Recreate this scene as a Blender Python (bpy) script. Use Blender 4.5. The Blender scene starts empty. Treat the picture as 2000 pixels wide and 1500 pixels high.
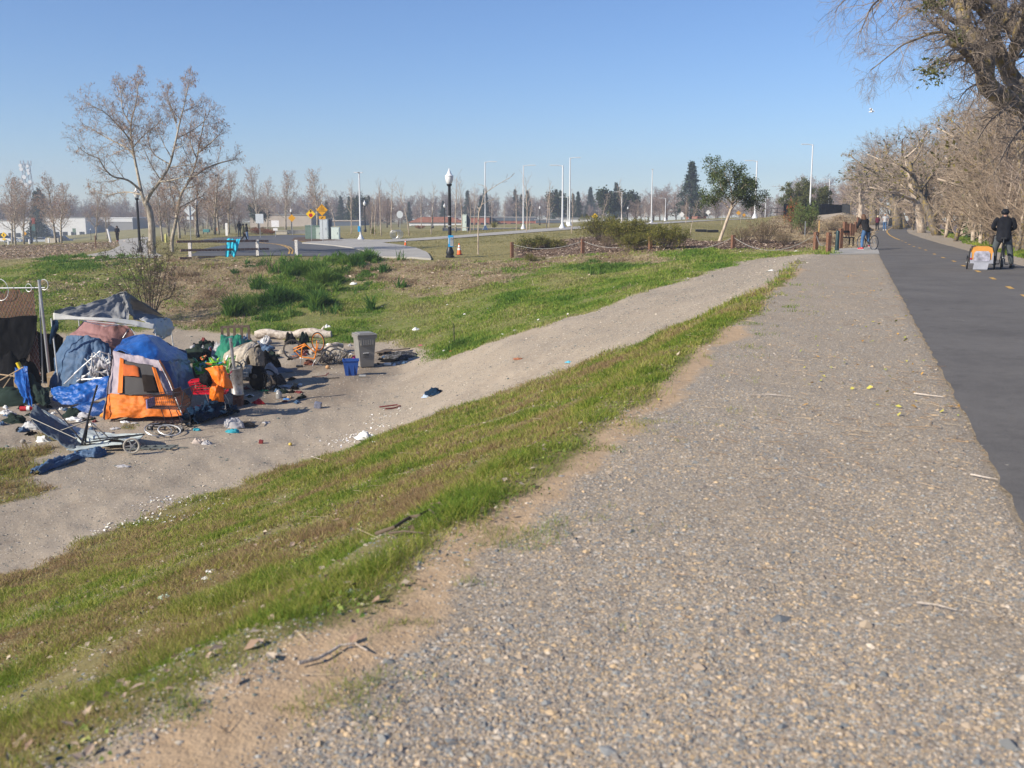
import bpy, bmesh, math, random
import numpy as np
from mathutils import Vector, Matrix, Euler
from mathutils.geometry import delaunay_2d_cdt

scene = bpy.context.scene
COL = scene.collection
R = math.radians
rnd = random.Random(7)
nrs = np.random.RandomState(11)

# ---------------------------------------------------------------- camera, sky, sun, exposure
F = 1944.0
PITCH = math.atan(330.0 / F)
EYE = 1.65
cam_d = bpy.data.cameras.new('camera')
cam = bpy.data.objects.new('camera', cam_d)
COL.objects.link(cam)
cam.location = (0, 0, EYE)
cam.rotation_euler = (math.pi / 2 - PITCH, 0, 0)
cam_d.sensor_width = 36.0
cam_d.lens = 36.0 * F / 2000.0
cam_d.clip_start = 0.05
cam_d.clip_end = 9000
cam_d.dof.use_dof = True
cam_d.dof.focus_distance = 42.0
cam_d.dof.aperture_fstop = 3.6
scene.camera = cam

SUN_EL = R(30.0)
SX, SY = -0.86, -0.51          # where the sun stands, seen from the ground
w = bpy.data.worlds.new("World")
scene.world = w
w.use_nodes = True
nt = w.node_tree
bg = nt.nodes['Background']
sky = nt.nodes.new('ShaderNodeTexSky')
sky.sky_type = 'NISHITA'
sky.sun_disc = False
sky.sun_elevation = SUN_EL
sky.sun_rotation = math.atan2(SX, SY)
sky.air_density = 1.0
sky.dust_density = 0.0
sky.ozone_density = 5.0
sky.altitude = 0
tintn = nt.nodes.new('ShaderNodeMixRGB'); tintn.blend_type = 'MULTIPLY'; tintn.inputs[0].default_value = 1
tintn.inputs[2].default_value = (.78, .84, 1.0, 1)      # paler or deeper blue of the winter air
nt.links.new(sky.outputs[0], tintn.inputs[1]); nt.links.new(tintn.outputs[0], bg.inputs[0])
bg.inputs[1].default_value = 0.092
sun_d = bpy.data.lights.new('sun', 'SUN')
sun_d.energy = 5.0
sun_d.angle = R(0.5)
sun_d.color = (1.0, 0.91, 0.77)
sun = bpy.data.objects.new('sun', sun_d)
COL.objects.link(sun)
sd = Vector((SX * math.cos(SUN_EL), SY * math.cos(SUN_EL), math.sin(SUN_EL) * math.hypot(SX, SY)))
sun.rotation_euler = sd.to_track_quat('Z', 'Y').to_euler()
scene.view_settings.view_transform = 'Standard'
scene.view_settings.look = 'None'
scene.view_settings.exposure = 0.58
scene.view_settings.gamma = 1.0
scene.render.engine = 'CYCLES'

# ---------------------------------------------------------------- pixel rays (photo pixels, 2000 x 1500)
CP, SP = math.cos(PITCH), math.sin(PITCH)
def ray(px, py):
    a = (px - 1000.0) / F; b = (750.0 - py) / F
    return (a, CP + b * SP, -SP + b * CP)
def PZ(px, py, z):
    d = ray(px, py); k = (z - EYE) / d[2]
    return Vector((d[0] * k, d[1] * k, z))
def PD(px, py, D):
    d = ray(px, py); k = D / d[1]
    return Vector((d[0] * k, D, EYE + d[2] * k))

# ---------------------------------------------------------------- noise (numpy value noise)
def _hash(ix, iy, seed):
    h = (ix.astype(np.int64) * 374761393 + iy.astype(np.int64) * 668265263 + seed * 1442695041) & 0xffffffff
    h = ((h ^ (h >> 13)) * 1274126177) & 0xffffffff
    return ((h ^ (h >> 16)) & 0xffff) / 65535.0
def vn(x, y, scale, seed=0):
    x = np.asarray(x, float) / scale; y = np.asarray(y, float) / scale
    ix = np.floor(x); iy = np.floor(y); fx = x - ix; fy = y - iy
    fx = fx * fx * (3 - 2 * fx); fy = fy * fy * (3 - 2 * fy)
    a = _hash(ix, iy, seed); b = _hash(ix + 1, iy, seed); c = _hash(ix, iy + 1, seed); d = _hash(ix + 1, iy + 1, seed)
    return (a * (1 - fx) + b * fx) * (1 - fy) + (c * (1 - fx) + d * fx) * fy - 0.5
def fbm(x, y, scale, seed=0, o=4):
    s = 0; a = 1.0
    for i in range(o):
        s = s + a * vn(x, y, scale, seed + i * 17); scale /= 2.1; a *= 0.5
    return s
def sstep(a, b, v):
    t = np.clip((v - a) / (b - a), 0, 1); return t * t * (3 - 2 * t)

# ---------------------------------------------------------------- terrain
AX, AY = 0.3236, 0.9462       # levee axis
def levt(x, y):               # distance left of the asphalt's left edge
    return -AY * (x - 2.74) + AX * (y - 5.1)
def base_h(x, y):
    t = levt(x, y)
    l = -0.37 * np.maximum(0, t - 2.5)
    l = -3.4 + np.where(l > -3.4 + .5, l + 3.4, .5 * np.exp(np.clip((l + 3.4 - .5) / .5, -20, 0)))   # soft toe
    l = np.where(t < 2.5, 0, l)
    r = -0.42 * np.maximum(0, -6.4 - t)
    r = np.maximum(r, -5.0)
    return l + r
ctl = []
def cz(px, py, z):
    p = PZ(px, py, z); ctl.append((p.x, p.y, z))
def cd(px, py, D):
    p = PD(px, py, D); ctl.append((p.x, p.y, p.z))
for a in [(640,890,-3.3),(760,845,-2.95),(850,810,-2.55),(960,775,-2.1),(1100,728,-1.55),(1250,670,-.9),(1400,603,-.35),(1510,563,-.03)]: cz(*a)
for a in [(1600,493,-.03),(1500,505,-.2),(1440,515,-.35),(1350,545,-.65),(1200,590,-1.15),(1060,640,-1.6),(960,672,-2.1),(880,700,-2.7),(820,712,-3.1)]: cz(*a)
for a in [(-7.2,13.4),(-12,15),(-6,17.2),(-3.9,20.9),(-12,20),(-20,20),(-15,25),(-8,25),(-5,30),(-12,30),(-20,30),(-5,34),(-12,36),(-22,36),(-3.5,32),(-9,38),(-18,39),(-10,8),(-14,5),(-20,10),(-30,15),(-30,30),(-14,-2),(-24,-8),(-45,20)]: ctl.append((a[0],a[1],-3.4))
ctl.append((-3,26,-3.25))
for a in [(60,655,-3.3),(250,652,-3.3),(400,648,-3.25),(500,656,-3.2),(650,668,-3.25),(750,675,-3.3),(830,688,-3.15)]: cz(*a)
for a in [(500,580,48),(700,590,47),(300,585,47),(850,600,44),(100,590,46),(0,580,47),(0,545,53),(100,520,56),(200,512,58),(960,600,40),(1000,560,45)]: cd(*a)
for px in (300,400,500,600,700,800): cz(px,508,-.85); cz(px,498,-.85)
for a in [(879,505,-.82),(370,480,-.85),(600,478,-.85),(600,468,-.85),(475,470,-.85),(750,490,-.85)]: cz(*a)
for a in [(1000,503,58),(1000,530,50),(1100,560,42),(1138,492,56),(1270,487,53),(1300,512,46),(1431,487,50),(1200,540,43),(1405,473,62),(1300,470,64),(1230,465,68),(1150,475,64),(1060,485,62),
          (1100,455,85),(900,470,85),(1000,462,85),(1140,441,125),(1470,426,110),(1400,430,112),(1300,434,118),(720,470,98),(880,453,110),(1000,448,115),(1200,450,90),(1400,450,85),(1350,440,95),
          (1560,470,55),(1500,460,66),(1600,440,85),(1527,420,113),(1600,420,110),(1655,421,105),(1682,440,90),(1640,455,62),(1460,470,60)]: cd(*a)
for a in [(0,515,66),(0,500,80),(100,487,95),(0,490,92),(200,474,110),(230,472,97),(260,490,70),(0,479,112),(110,477,115),(200,471,125),(20,476,290),(150,470,290),(0,474,200),(120,471,200),(300,462,130),(450,456,130),(600,452,150),(700,447,180),(800,445,200),(1000,440,220),(1200,436,220),(1350,428,200),(1500,424,200),(1300,430,300),(600,440,330),(300,445,330),(900,436,330)]: cd(*a)
for a in [(-60,60,-1.6),(-60,90,-2.2),(-80,120,-3.5),(-150,300,-6.5),(-300,400,-6.5),(0,500,-2.5),(200,500,-1),(-200,800,-3),(200,900,-3),(0,1500,-3),(0,3000,-3),(600,900,-4),(-900,900,-4),(-60,38,-3)]: ctl.append(a)
for s in (-30,-12,-4,0,4,8,12,16,20,28,36,44,60,80,100,130,170,230):
    for t in (-28,-16,-10,-6.4,-3,0,2.4):
        x=2.74+AX*s-AY*t; y=5.1+AY*s+AX*t; ctl.append((x,y,float(base_h(x,y))))
for s in (-30,-12,-4,0,3,6,9):
    for t in (3.5,5.5,8,10.5,12.5,20):
        x=2.74+AX*s-AY*t; y=5.1+AY*s+AX*t
        if t<3+1.2*max(0,12-s) : ctl.append((x,y,float(base_h(x,y))))
ctl = np.array(ctl)
def uv_of(x, y):
    r = np.hypot(x, y + 2.0)
    return np.arctan2(x, y + 2.0) * 2.2, np.log(r + 3)
cu, cv = uv_of(ctl[:,0], ctl[:,1])
res = ctl[:,2] - base_h(ctl[:,0], ctl[:,1])
def phi(d2): return np.sqrt(d2 + 0.02**2)
Am = phi((cu[:,None]-cu[None])**2 + (cv[:,None]-cv[None])**2) - np.eye(len(cu)) * 0.004
wts = np.linalg.lstsq(Am, res, rcond=1e-9)[0]
# crown polygon in world space (levelled top of the levee)
LEDGE = [(2000,1030),(1950,952),(1920,895),(1880,802),(1850,738),(1800,640),(1760,563),(1735,525),(1716,492),(1712,478),(1709,465),(1709,455),(1716,446),(1728,441.5)]
REDGE = [(1995,520),(1940,505),(1890,490),(1840,477),(1800,465),(1775,456),(1770,450),(1773,446),(1766,441.5)]
GEDGE = [(1560,510),(1545,540),(1510,563),(1480,610),(1400,650),(1350,690),(1290,750),(1275,778),(1150,855),(1060,930),(960,995),(860,1060),(790,1160),(600,1240),(420,1330),(250,1420),(150,1500)]
def g0(l): return [tuple(PZ(a,b,0)[:2]) for a,b in l]
Lw = [(2.74-AX*16, 5.1-AY*16), (2.74, 5.1), (2.74+.342*10, 15.1), (2.74+.342*24, 29.1), (2.74+.342*38, 43.1)] + g0(LEDGE[8:])
Rw = [(Lw[0][0]+4.25, Lw[0][1])] + g0(REDGE)
Gw = g0(GEDGE) + [(-1.9,1.6),(-3.2,-1.5),(-8,-12)]
GRw = [(Rw[0][0]+1.5,Rw[0][1])] + g0([(1994,503),(1930,487),(1896,476),(1850,461),(1804,447),(1788,442)])
GC = [(GRw[0][0]+1.0,GRw[0][1])] + g0([(1985,489),(1930,478),(1896,468),(1850,453),(1820,445)])
leftfar = g0([(1730,441),(1705,448),(1690,462),(1680,475),(1622,492)])
crown = np.array(Gw[::-1] + leftfar[::-1] + GC[::-1])
def in_poly(x, y, poly):
    poly = np.asarray(poly); inside = np.zeros(np.shape(x), bool); n = len(poly)
    for i in range(n):
        x0, y0 = poly[i]; x1, y1 = poly[(i+1) % n]
        c = ((y0 > y) != (y1 > y))
        if y1 != y0:
            inside ^= c & (x < (x1 - x0) * (y - y0) / (y1 - y0) + x0)
    return inside
def line_dist(x, y, pts, closed=False):
    d = np.full(np.shape(x), 1e9); n = len(pts)
    for i in range(n if closed else n - 1):
        x0, y0 = pts[i]; x1, y1 = pts[(i+1) % n]
        dx, dy = x1-x0, y1-y0; L = dx*dx+dy*dy + 1e-12
        t = np.clip(((x-x0)*dx + (y-y0)*dy)/L, 0, 1)
        d = np.minimum(d, np.hypot(x-x0-t*dx, y-y0-t*dy))
    return d
def sdist(x, y, poly):        # negative inside
    d = line_dist(x, y, poly, True)
    return np.where(in_poly(x, y, poly), -d, d)
def hfun(x, y, micro=True):
    x = np.atleast_1d(np.asarray(x, float)); y = np.atleast_1d(np.asarray(y, float))
    sh = x.shape; x = x.ravel(); y = y.ravel()
    z = base_h(x, y)
    u, v = uv_of(x, y)
    for i in range(0, len(x), 20000):
        s = slice(i, i+20000)
        z[s] += phi((u[s,None]-cu[None])**2 + (v[s,None]-cv[None])**2) @ wts
    cdist = sdist(x, y, crown)
    wgt = sstep(-0.1, 1.3, cdist)
    if micro:
        r = np.hypot(x, y)
        z = z + (fbm(x, y, 3.0, 5) * 0.13 + fbm(x, y, .7, 9, 3) * 0.05) * sstep(1.0, 4.0, cdist) * (1 - sstep(52, 58, y))
    z = z * wgt
    if micro:
        ax = sdist(x, y, Lw + Rw[::-1])
        z = z + (fbm(x, y, 1.3, 3, 3) * .035 + fbm(x, y, .25, 8, 2) * .012) * sstep(0.1, .9, ax) - 0.02 * sstep(.15, -.1, ax)
    return z.reshape(sh)
# terrain sheet: rings growing with distance, one sheet to the horizon
front = np.linspace(R(-38), R(38), 620)
ang = np.concatenate([front, np.linspace(R(38), R(322), 60)[1:-1]])
rr = np.concatenate([np.exp(np.linspace(math.log(1.0), math.log(420), 470)), np.exp(np.linspace(math.log(440), math.log(720), 12))])
TA, TR = np.meshgrid(ang, rr)
TX = TR * np.sin(TA); TY = TR * np.cos(TA)
TZ = hfun(TX, TY)
_NA, _NR = len(ang), len(rr)
def H(x, y):                   # height of the sheet (same formula the sheet is made of)
    return float(hfun(np.array([x]), np.array([y]))[0])
_lr = np.log(rr)
def Hv(x, y):                  # fast: bilinear on the sheet, front sector only
    x = np.asarray(x, float); y = np.asarray(y, float)
    a = np.arctan2(x, y); r = np.hypot(x, y)
    fa = np.clip((a - front[0]) / (front[1]-front[0]), 0, len(front)-1.001); ia = fa.astype(int); fa = fa - ia
    fr = np.interp(np.log(np.maximum(r, 1e-3)), _lr, np.arange(_NR)); ir = np.clip(fr.astype(int), 0, _NR-2); fr = fr - ir
    return (TZ[ir,ia]*(1-fa)+TZ[ir,ia+1]*fa)*(1-fr) + (TZ[ir+1,ia]*(1-fa)+TZ[ir+1,ia+1]*fa)*fr
def G(px, py, dmin=2.0, dmax=500.0):      # where the pixel's ray meets the ground
    d = ray(px, py)
    Ds = np.exp(np.linspace(math.log(dmin), math.log(dmax), 1600))
    zr = EYE + d[2]/d[1]*Ds; zt = Hv(d[0]/d[1]*Ds, Ds)
    k = np.argmax(zr < zt)
    if not (zr < zt).any():
        D = 300.0; return Vector((d[0]/d[1]*D, D, float(Hv(d[0]/d[1]*D, D))))
    D = Ds[k]
    if k > 0:
        e0 = zr[k-1]-zt[k-1]; e1 = zt[k]-zr[k]
        D = Ds[k-1] + (Ds[k]-Ds[k-1]) * (e0/(e0+e1+1e-12))
    x = d[0]/d[1]*D
    return Vector((x, D, float(Hv(x, D))))
def GD(px, D):                 # ground below column px at distance D
    x = (px-1000)/F * D / (CP + (750-480)/F*SP)
    return Vector((x, D, float(Hv(x, D))))
# ---------------------------------------------------------------- tagging and linking
def tag(o, label=None, cat=None, group=None, kind=None):
    if label: o['label'] = label
    if cat: o['category'] = cat
    if group: o['group'] = group
    if kind: o['kind'] = kind
    return o
def empty(name, loc, label, cat, group=None, rz=0):
    o = bpy.data.objects.new(name, None); COL.objects.link(o)
    o.location = loc; o.rotation_euler = (0, 0, rz); o.empty_display_size = .2
    return tag(o, label, cat, group)
def link(name, me, parent=None):
    o = bpy.data.objects.new(name, me); COL.objects.link(o)
    if parent: o.parent = parent
    return o
def copy_tree(o, parent=None):
    c = o.copy(); COL.objects.link(c); c.parent = parent
    for ch in list(o.children): copy_tree(ch, c)
    return c
# ---------------------------------------------------------------- materials
MATS = {}
class NT:
    def __init__(s, m): s.t = m.node_tree
    def n(s, kind, **kw):
        x = s.t.nodes.new('ShaderNode' + kind)
        for k, v in kw.items():
            if isinstance(k, str) and hasattr(x, k): setattr(x, k, v)
        return x
    def l(s, a, b): s.t.links.new(a, b)
    def noise(s, vec, scale, detail=3, rough=.55):
        x = s.n('TexNoise'); x.inputs['Scale'].default_value = scale; x.inputs['Detail'].default_value = detail; x.inputs['Roughness'].default_value = rough
        s.l(vec, x.inputs['Vector']); return x.outputs['Fac']
    def ramp(s, fac, pts, interp='LINEAR'):
        x = s.n('ValToRGB'); cr = x.color_ramp; cr.interpolation = interp
        while len(cr.elements) < len(pts): cr.elements.new(.5)
        for e, (p, c) in zip(cr.elements, pts): e.position = p; e.color = (*c, 1) if len(c) == 3 else c
        s.l(fac, x.inputs[0]); return x.outputs[0]
    def mix(s, fac, a, b, blend='MIX'):
        x = s.n('MixRGB'); x.blend_type = blend
        for i, v in ((0, fac), (1, a), (2, b)):
            if isinstance(v, (int, float)): x.inputs[i].default_value = v
            elif isinstance(v, tuple): x.inputs[i].default_value = (*v, 1)
            else: s.l(v, x.inputs[i])
        return x.outputs[0]
    def math(s, op, a, b=0.0, clamp=False):
        x = s.n('Math'); x.operation = op; x.use_clamp = clamp
        for i, v in ((0, a), (1, b)):
            if isinstance(v, (int, float)): x.inputs[i].default_value = v
            else: s.l(v, x.inputs[i])
        return x.outputs[0]
    def bump(s, h, strength, dist, prev=None):
        x = s.n('Bump'); x.inputs['Strength'].default_value = strength; x.inputs['Distance'].default_value = dist
        s.l(h, x.inputs['Height'])
        if prev is not None: s.l(prev, x.inputs['Normal'])
        return x.outputs[0]
def newmat(name):
    m = bpy.data.materials.new(name); m.use_nodes = True
    t = NT(m); b = m.node_tree.nodes['Principled BSDF']; return m, t, b
def mat(name, c, rough=.75, metal=0, var=.18, vs=6.0, bump=0, bs=30, trans=0, spec=.35, alpha=1, dirt=None, coat=0, use='Object'):
    if name in MATS: return MATS[name]
    m, t, b = newmat(name)
    tc = t.n('TexCoord').outputs[use]
    f = t.noise(tc, vs, 4)
    dark = tuple(x * (1 - var) for x in c); lite = tuple(min(1, x * (1 + var)) for x in c)
    colr = t.ramp(f, [(.3, dark), (.7, lite)])
    if dirt:
        f2 = t.ramp(t.noise(tc, vs * 2.3, 5, .7), [(.48, (0, 0, 0)), (.68, (1, 1, 1))])
        colr = t.mix(f2, colr, dirt)
    t.l(colr, b.inputs['Base Color'])
    b.inputs['Roughness'].default_value = rough; b.inputs['Metallic'].default_value = metal
    b.inputs['Specular IOR Level'].default_value = spec
    if coat: b.inputs['Coat Weight'].default_value = coat
    if alpha < 1: b.inputs['Alpha'].default_value = alpha
    if trans: b.inputs['Transmission Weight'].default_value = trans
    if bump: t.l(t.bump(t.noise(tc, bs, 4), bump, .02), b.inputs['Normal'])
    MATS[name] = m; return m
def vmat(name, rough=.8, attr='tint', base=(1, 1, 1), var=.15, transl=0, spec=.2):
    """colour carried by each piece (blade, leaf, stone) times a base"""
    m, t, b = newmat(name)
    a = t.n('Attribute'); a.attribute_name = attr
    c = t.mix(1.0, a.outputs['Color'], base, 'MULTIPLY')
    t.l(c, b.inputs['Base Color']); b.inputs['Roughness'].default_value = rough; b.inputs['Specular IOR Level'].default_value = spec
    if transl:
        out = [n for n in m.node_tree.nodes if n.type == 'OUTPUT_MATERIAL'][0]
        tr = t.n('BsdfTranslucent'); t.l(c, tr.inputs['Color'])
        mx = t.n('MixShader'); mx.inputs[0].default_value = transl
        t.l(b.outputs[0], mx.inputs[1]); t.l(tr.outputs[0], mx.inputs[2]); t.l(mx.outputs[0], out.inputs['Surface'])
    MATS[name] = m; return m
# ---------------------------------------------------------------- fast meshes
def np_mesh(name, V, Fc, mats, smooth=True, tint=None, mi=None):
    V = np.asarray(V, np.float32); me = bpy.data.meshes.new(name)
    n = Fc.shape[1]; m = len(Fc)
    me.vertices.add(len(V)); me.vertices.foreach_set('co', V.ravel())
    me.loops.add(m * n); me.loops.foreach_set('vertex_index', Fc.astype(np.int32).ravel())
    me.polygons.add(m); me.polygons.foreach_set('loop_start', np.arange(0, m * n, n, dtype=np.int32))
    me.polygons.foreach_set('loop_total', np.full(m, n, np.int32))
    if mi is not None: me.polygons.foreach_set('material_index', mi.astype(np.int32))
    me.polygons.foreach_set('use_smooth', np.full(m, smooth))
    for x in (mats if isinstance(mats, (list, tuple)) else [mats]): me.materials.append(x)
    if tint is not None:
        a = me.color_attributes.new('tint', 'FLOAT_COLOR', 'POINT')
        c = np.ones((len(V), 4), np.float32); c[:, :3] = tint; a.data.foreach_set('color', c.ravel())
    me.update(calc_edges=True); return me
def frame_of(d):
    d = d / np.maximum(1e-9, np.linalg.norm(d, axis=-1, keepdims=True))
    ref = np.where(np.abs(d[..., 2:3]) > .9, np.array([1., 0, 0]), np.array([0, 0, 1.]))
    a = np.cross(d, ref); a /= np.maximum(1e-9, np.linalg.norm(a, axis=-1, keepdims=True))
    return d, a, np.cross(d, a)
def seg_tubes(P0, P1, r0, r1, n=3):
    P0 = np.asarray(P0, float); P1 = np.asarray(P1, float); r0 = np.asarray(r0, float); r1 = np.asarray(r1, float)
    d, a, b = frame_of(P1 - P0)
    th = np.arange(n) * 2 * math.pi / n
    off = a[:, None] * np.cos(th)[None, :, None] + b[:, None] * np.sin(th)[None, :, None]
    A = P0[:, None] + off * r0[:, None, None]; B = P1[:, None] + off * r1[:, None, None]
    V = np.concatenate([A, B], 1).reshape(-1, 3)
    base = np.arange(len(P0))[:, None, None] * 2 * n
    i = np.arange(n); q = np.stack([i, (i+1) % n, (i+1) % n + n, i + n], 1)[None]
    return V, (base + q).reshape(-1, 4)
# ---------------------------------------------------------------- mesh builder for made things
class MB:
    def __init__(s): s.v = []; s.f = []
    def add(s, vs, fs):
        o = len(s.v); s.v += [tuple(v) for v in vs]; s.f += [tuple(i + o for i in f) for f in fs]; return s
    def box(s, c, d, rot=None, bev=0.0):
        x, y, z = d[0]/2, d[1]/2, d[2]/2
        if bev > 0:
            bm = bmesh.new(); bmesh.ops.create_cube(bm, size=1)
            for v in bm.verts: v.co = Vector((v.co.x*d[0], v.co.y*d[1], v.co.z*d[2]))
            bmesh.ops.bevel(bm, geom=bm.edges[:], offset=bev, segments=2, affect='EDGES', profile=.7)
            vs = [v.co.copy() for v in bm.verts]; fs = [[v.index for v in f.verts] for f in bm.faces]; bm.free()
        else:
            vs = [Vector((a*x, b*y, g*z)) for g in (-1, 1) for b in (-1, 1) for a in (-1, 1)]
            fs = [(0,2,3,1),(4,5,7,6),(0,1,5,4),(2,6,7,3),(0,4,6,2),(1,3,7,5)]
        if rot is not None:
            M = rot if isinstance(rot, Matrix) else Euler(rot).to_matrix()
            vs = [M @ v for v in vs]
        c = Vector(c); return s.add([v + c for v in vs], fs)
    def bar(s, p0, p1, w, h=None, up=(0, 0, 1)):
        p0 = Vector(p0); p1 = Vector(p1); h = h or w; d = (p1-p0); L = d.length; d.normalize()
        a = d.cross(Vector(up)); a = a.normalized() if a.length > 1e-4 else Vector((1, 0, 0)); b = a.cross(d)
        M = Matrix((a, d, b)).transposed()
        return s.box((p0+p1)/2, (w, L, h), M)
    def tube(s, pts, r, n=8, closed=False, cap=True):
        pts = [Vector(p) for p in pts]; k = len(pts); rs = r if isinstance(r, (list, tuple)) else [r]*k
        prev = None; rings = []
        for i, p in enumerate(pts):
            if closed: d = pts[(i+1) % k] - pts[i-1]
            else: d = pts[min(i+1, k-1)] - pts[max(i-1, 0)]
            d.normalize()
            if prev is None:
                a = d.cross(Vector((0, 0, 1)));  a = a if a.length > .1 else d.cross(Vector((1, 0, 0)))
            else: a = prev - d * prev.dot(d)
            a.normalize(); prev = a; b = d.cross(a)
            rings.append([p + (a*math.cos(2*math.pi*j/n) + b*math.sin(2*math.pi*j/n))*rs[i] for j in range(n)])
        vs = [v for rg in rings for v in rg]; fs = []
        for i in range(k if closed else k-1):
            for j in range(n):
                A = i*n; B = ((i+1) % k)*n; fs.append((A+j, A+(j+1) % n, B+(j+1) % n, B+j))
        if cap and not closed: fs += [tuple(range(n))[::-1], tuple((k-1)*n + j for j in range(n))]
        return s.add(vs, fs)
    def cyl(s, p0, p1, r0, r1=None, n=12): return s.tube([p0, p1], [r0, r0 if r1 is None else r1], n)
    def lathe(s, prof, c=(0, 0, 0), n=16, ax=None):
        vs = []; fs = []; c = Vector(c)
        for r, z in prof:
            for j in range(n):
                v = Vector((r*math.cos(2*math.pi*j/n), r*math.sin(2*math.pi*j/n), z)); vs.append((ax @ v if ax else v) + c)
        for i in range(len(prof)-1):
            for j in range(n): fs.append((i*n+j, i*n+(j+1) % n, (i+1)*n+(j+1) % n, (i+1)*n+j))
        return s.add(vs, fs)
    def ring(s, c, axis, R_, r, n=28, m=6, sq=(1, 1)):
        c = Vector(c); ax = Vector(axis).normalized(); a = ax.cross(Vector((0, 0, 1)))
        a = a.normalized() if a.length > .1 else Vector((1, 0, 0)); b = ax.cross(a)
        return s.tube([c + a*R_*sq[0]*math.cos(2*math.pi*i/n) + b*R_*sq[1]*math.sin(2*math.pi*i/n) for i in range(n)], r, m, closed=True)
    def disc(s, c, axis, r, th=.01, n=20):
        c = Vector(c); ax = Vector(axis).normalized(); return s.tube([c - ax*th/2, c + ax*th/2], r, n)
    def prism(s, poly, y0, y1, M=None):     # outline in x,z pushed along y
        n = len(poly); vs = [Vector((x, y0, z)) for x, z in poly] + [Vector((x, y1, z)) for x, z in poly]
        if M: vs = [M @ v for v in vs]
        fs = [tuple(range(n)), tuple(range(2*n-1, n-1, -1))] + [(i, i+n, (i+1) % n+n, (i+1) % n) for i in range(n)]
        return s.add(vs, fs)
    def ball(s, c, r, seg=10, ring=7):
        rx, ry, rz = r if isinstance(r, (tuple, list)) else (r, r, r); c = Vector(c)
        prof = [(max(1e-3, math.sin(math.pi*i/ring)), -math.cos(math.pi*i/ring)) for i in range(ring+1)]
        vs = []; fs = []
        for a, z in prof:
            for j in range(seg): vs.append(c + Vector((a*rx*math.cos(2*math.pi*j/seg), a*ry*math.sin(2*math.pi*j/seg), z*rz)))
        for i in range(ring):
            for j in range(seg): fs.append((i*seg+j, i*seg+(j+1) % seg, (i+1)*seg+(j+1) % seg, (i+1)*seg+j))
        return s.add(vs, fs)
    def build(s, name, m, parent=None, smooth=False, origin=None):
        me = bpy.data.meshes.new(name); v = s.v
        if origin is not None: o = Vector(origin); v = [tuple(Vector(x)-o) for x in v]
        me.from_pydata(v, [], s.f); me.validate()
        for x in (m if isinstance(m, (list, tuple)) else [m]): me.materials.append(x)
        if smooth:
            me.polygons.foreach_set('use_smooth', [True]*len(me.polygons))
            try: me.set_sharp_from_angle(angle=R(40))
            except Exception: pass
        o_ = link(name, me, parent)
        if origin is not None: o_.location = origin
        return o_
def local(pt, root):          # world point into a thing's own frame (location + z turn)
    return Matrix.Rotation(-root.rotation_euler.z, 3, 'Z') @ (Vector(pt) - Vector(root.location))
# ---------------------------------------------------------------- areas of the ground, in world space
def gp(l): return np.array([tuple(G(a, b)[:2]) for a, b in l])
RAMPN = [(1505,565),(1400,603),(1250,668),(1100,725),(960,775),(850,810),(760,848),(640,890),(500,935),(350,982),(180,1050),(0,1132)]
slope_poly = np.vstack([gp(RAMPN), [(-10,9),(-9,4),(-6.5,-3)], np.array(Gw)[::-1][1:]])
BTOE = [(0,655),(100,655),(250,648),(400,645),(480,655),(560,664),(640,672),(700,668),(760,668),(830,684),(850,700),(880,698),(960,668),(1060,637),(1200,589),(1350,543),(1440,514),(1530,500),(1618,497)]
bank_poly = np.vstack([gp(BTOE), gp([(1618,488),(1590,486),(1431,491),(1270,494),(1138,499),(1000,508),(880,511),(700,511),(500,511),(340,511)]), [(-34,62),(-60,62),(-60,44)]])
dry1 = gp([(330,510),(540,510),(560,540),(500,600),(420,635),(340,640),(300,600),(330,550)])
dry2 = gp([(690,508),(860,512),(1000,509),(1100,502),(1280,496),(1290,510),(1130,512),(1000,530),(960,560),(860,575),(760,560),(690,560),(660,530)])
tall = gp([(560,520),(640,507),(690,515),(680,560),(620,600),(560,610),(510,600),(540,560)])
mulch_poly = gp([(1000,508),(1138,499),(1270,494),(1431,491),(1590,486),(1570,474),(1480,466),(1390,473),(1330,462),(1270,450),(1150,463),(1050,474),(1010,484)])
mound_poly = gp([(1470,466),(1570,474),(1610,486),(1640,484),(1660,470),(1690,455),(1700,446),(1690,437),(1655,425),(1520,425),(1500,440)])
leafy = np.vstack([gp([(0,506),(120,500),(240,478),(200,472),(120,477)]), [(-70,110),(-70,75)]])
road_poly = gp([(362,501),(420,501),(500,500),(600,501),(728,503),(712,490),(690,484),(640,478),(590,474),(577,470),(600,466),(640,461),(560,459),(500,461),(420,465),(380,471),(420,474),(455,476),(420,482),(400,486),(380,495)])
walk_poly = gp([(728,503),(842,508),(834,495),(812,486),(780,480),(741,475),(700,468),(664,468),(640,471),(600,474),(590,476),(640,480),(690,486),(712,492)])
lpath_poly = gp([(160,501),(215,504),(300,505),(318,500),(290,487),(285,475),(300,467),(285,463),(240,467),(226,470),(234,480),(215,490),(190,495)])
_pn = gp([(741,474.5),(780,472.5),(900,465),(1000,457.5),(1075,452),(1145,447),(1300,437.5),(1400,431),(1475,428)])
_pf = gp([(700,468),(780,468),(900,460),(1000,452),(1075,446),(1145,442)])
path_poly = np.vstack([_pf, _pn[6:] + np.array([[0,11],[0,10],[0,8]]), _pn[::-1]])
pad_poly = np.array([tuple(PZ(a,b,0)[:2]) for a,b in [(1620,497.5),(1718,496.5),(1714,485),(1690,484),(1630,487)]])
X, Y = TX, TY
dist = np.hypot(X, Y)
edge_n = fbm(X, Y, .9, 31, 4) * .5 + fbm(X, Y, .22, 77, 3) * .12
def area(poly, soft=.25, ed=1.0):
    return sstep(soft, -soft, sdist(X, Y, poly) + edge_n * ed * np.clip(dist/25, .5, 2.5))
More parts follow.
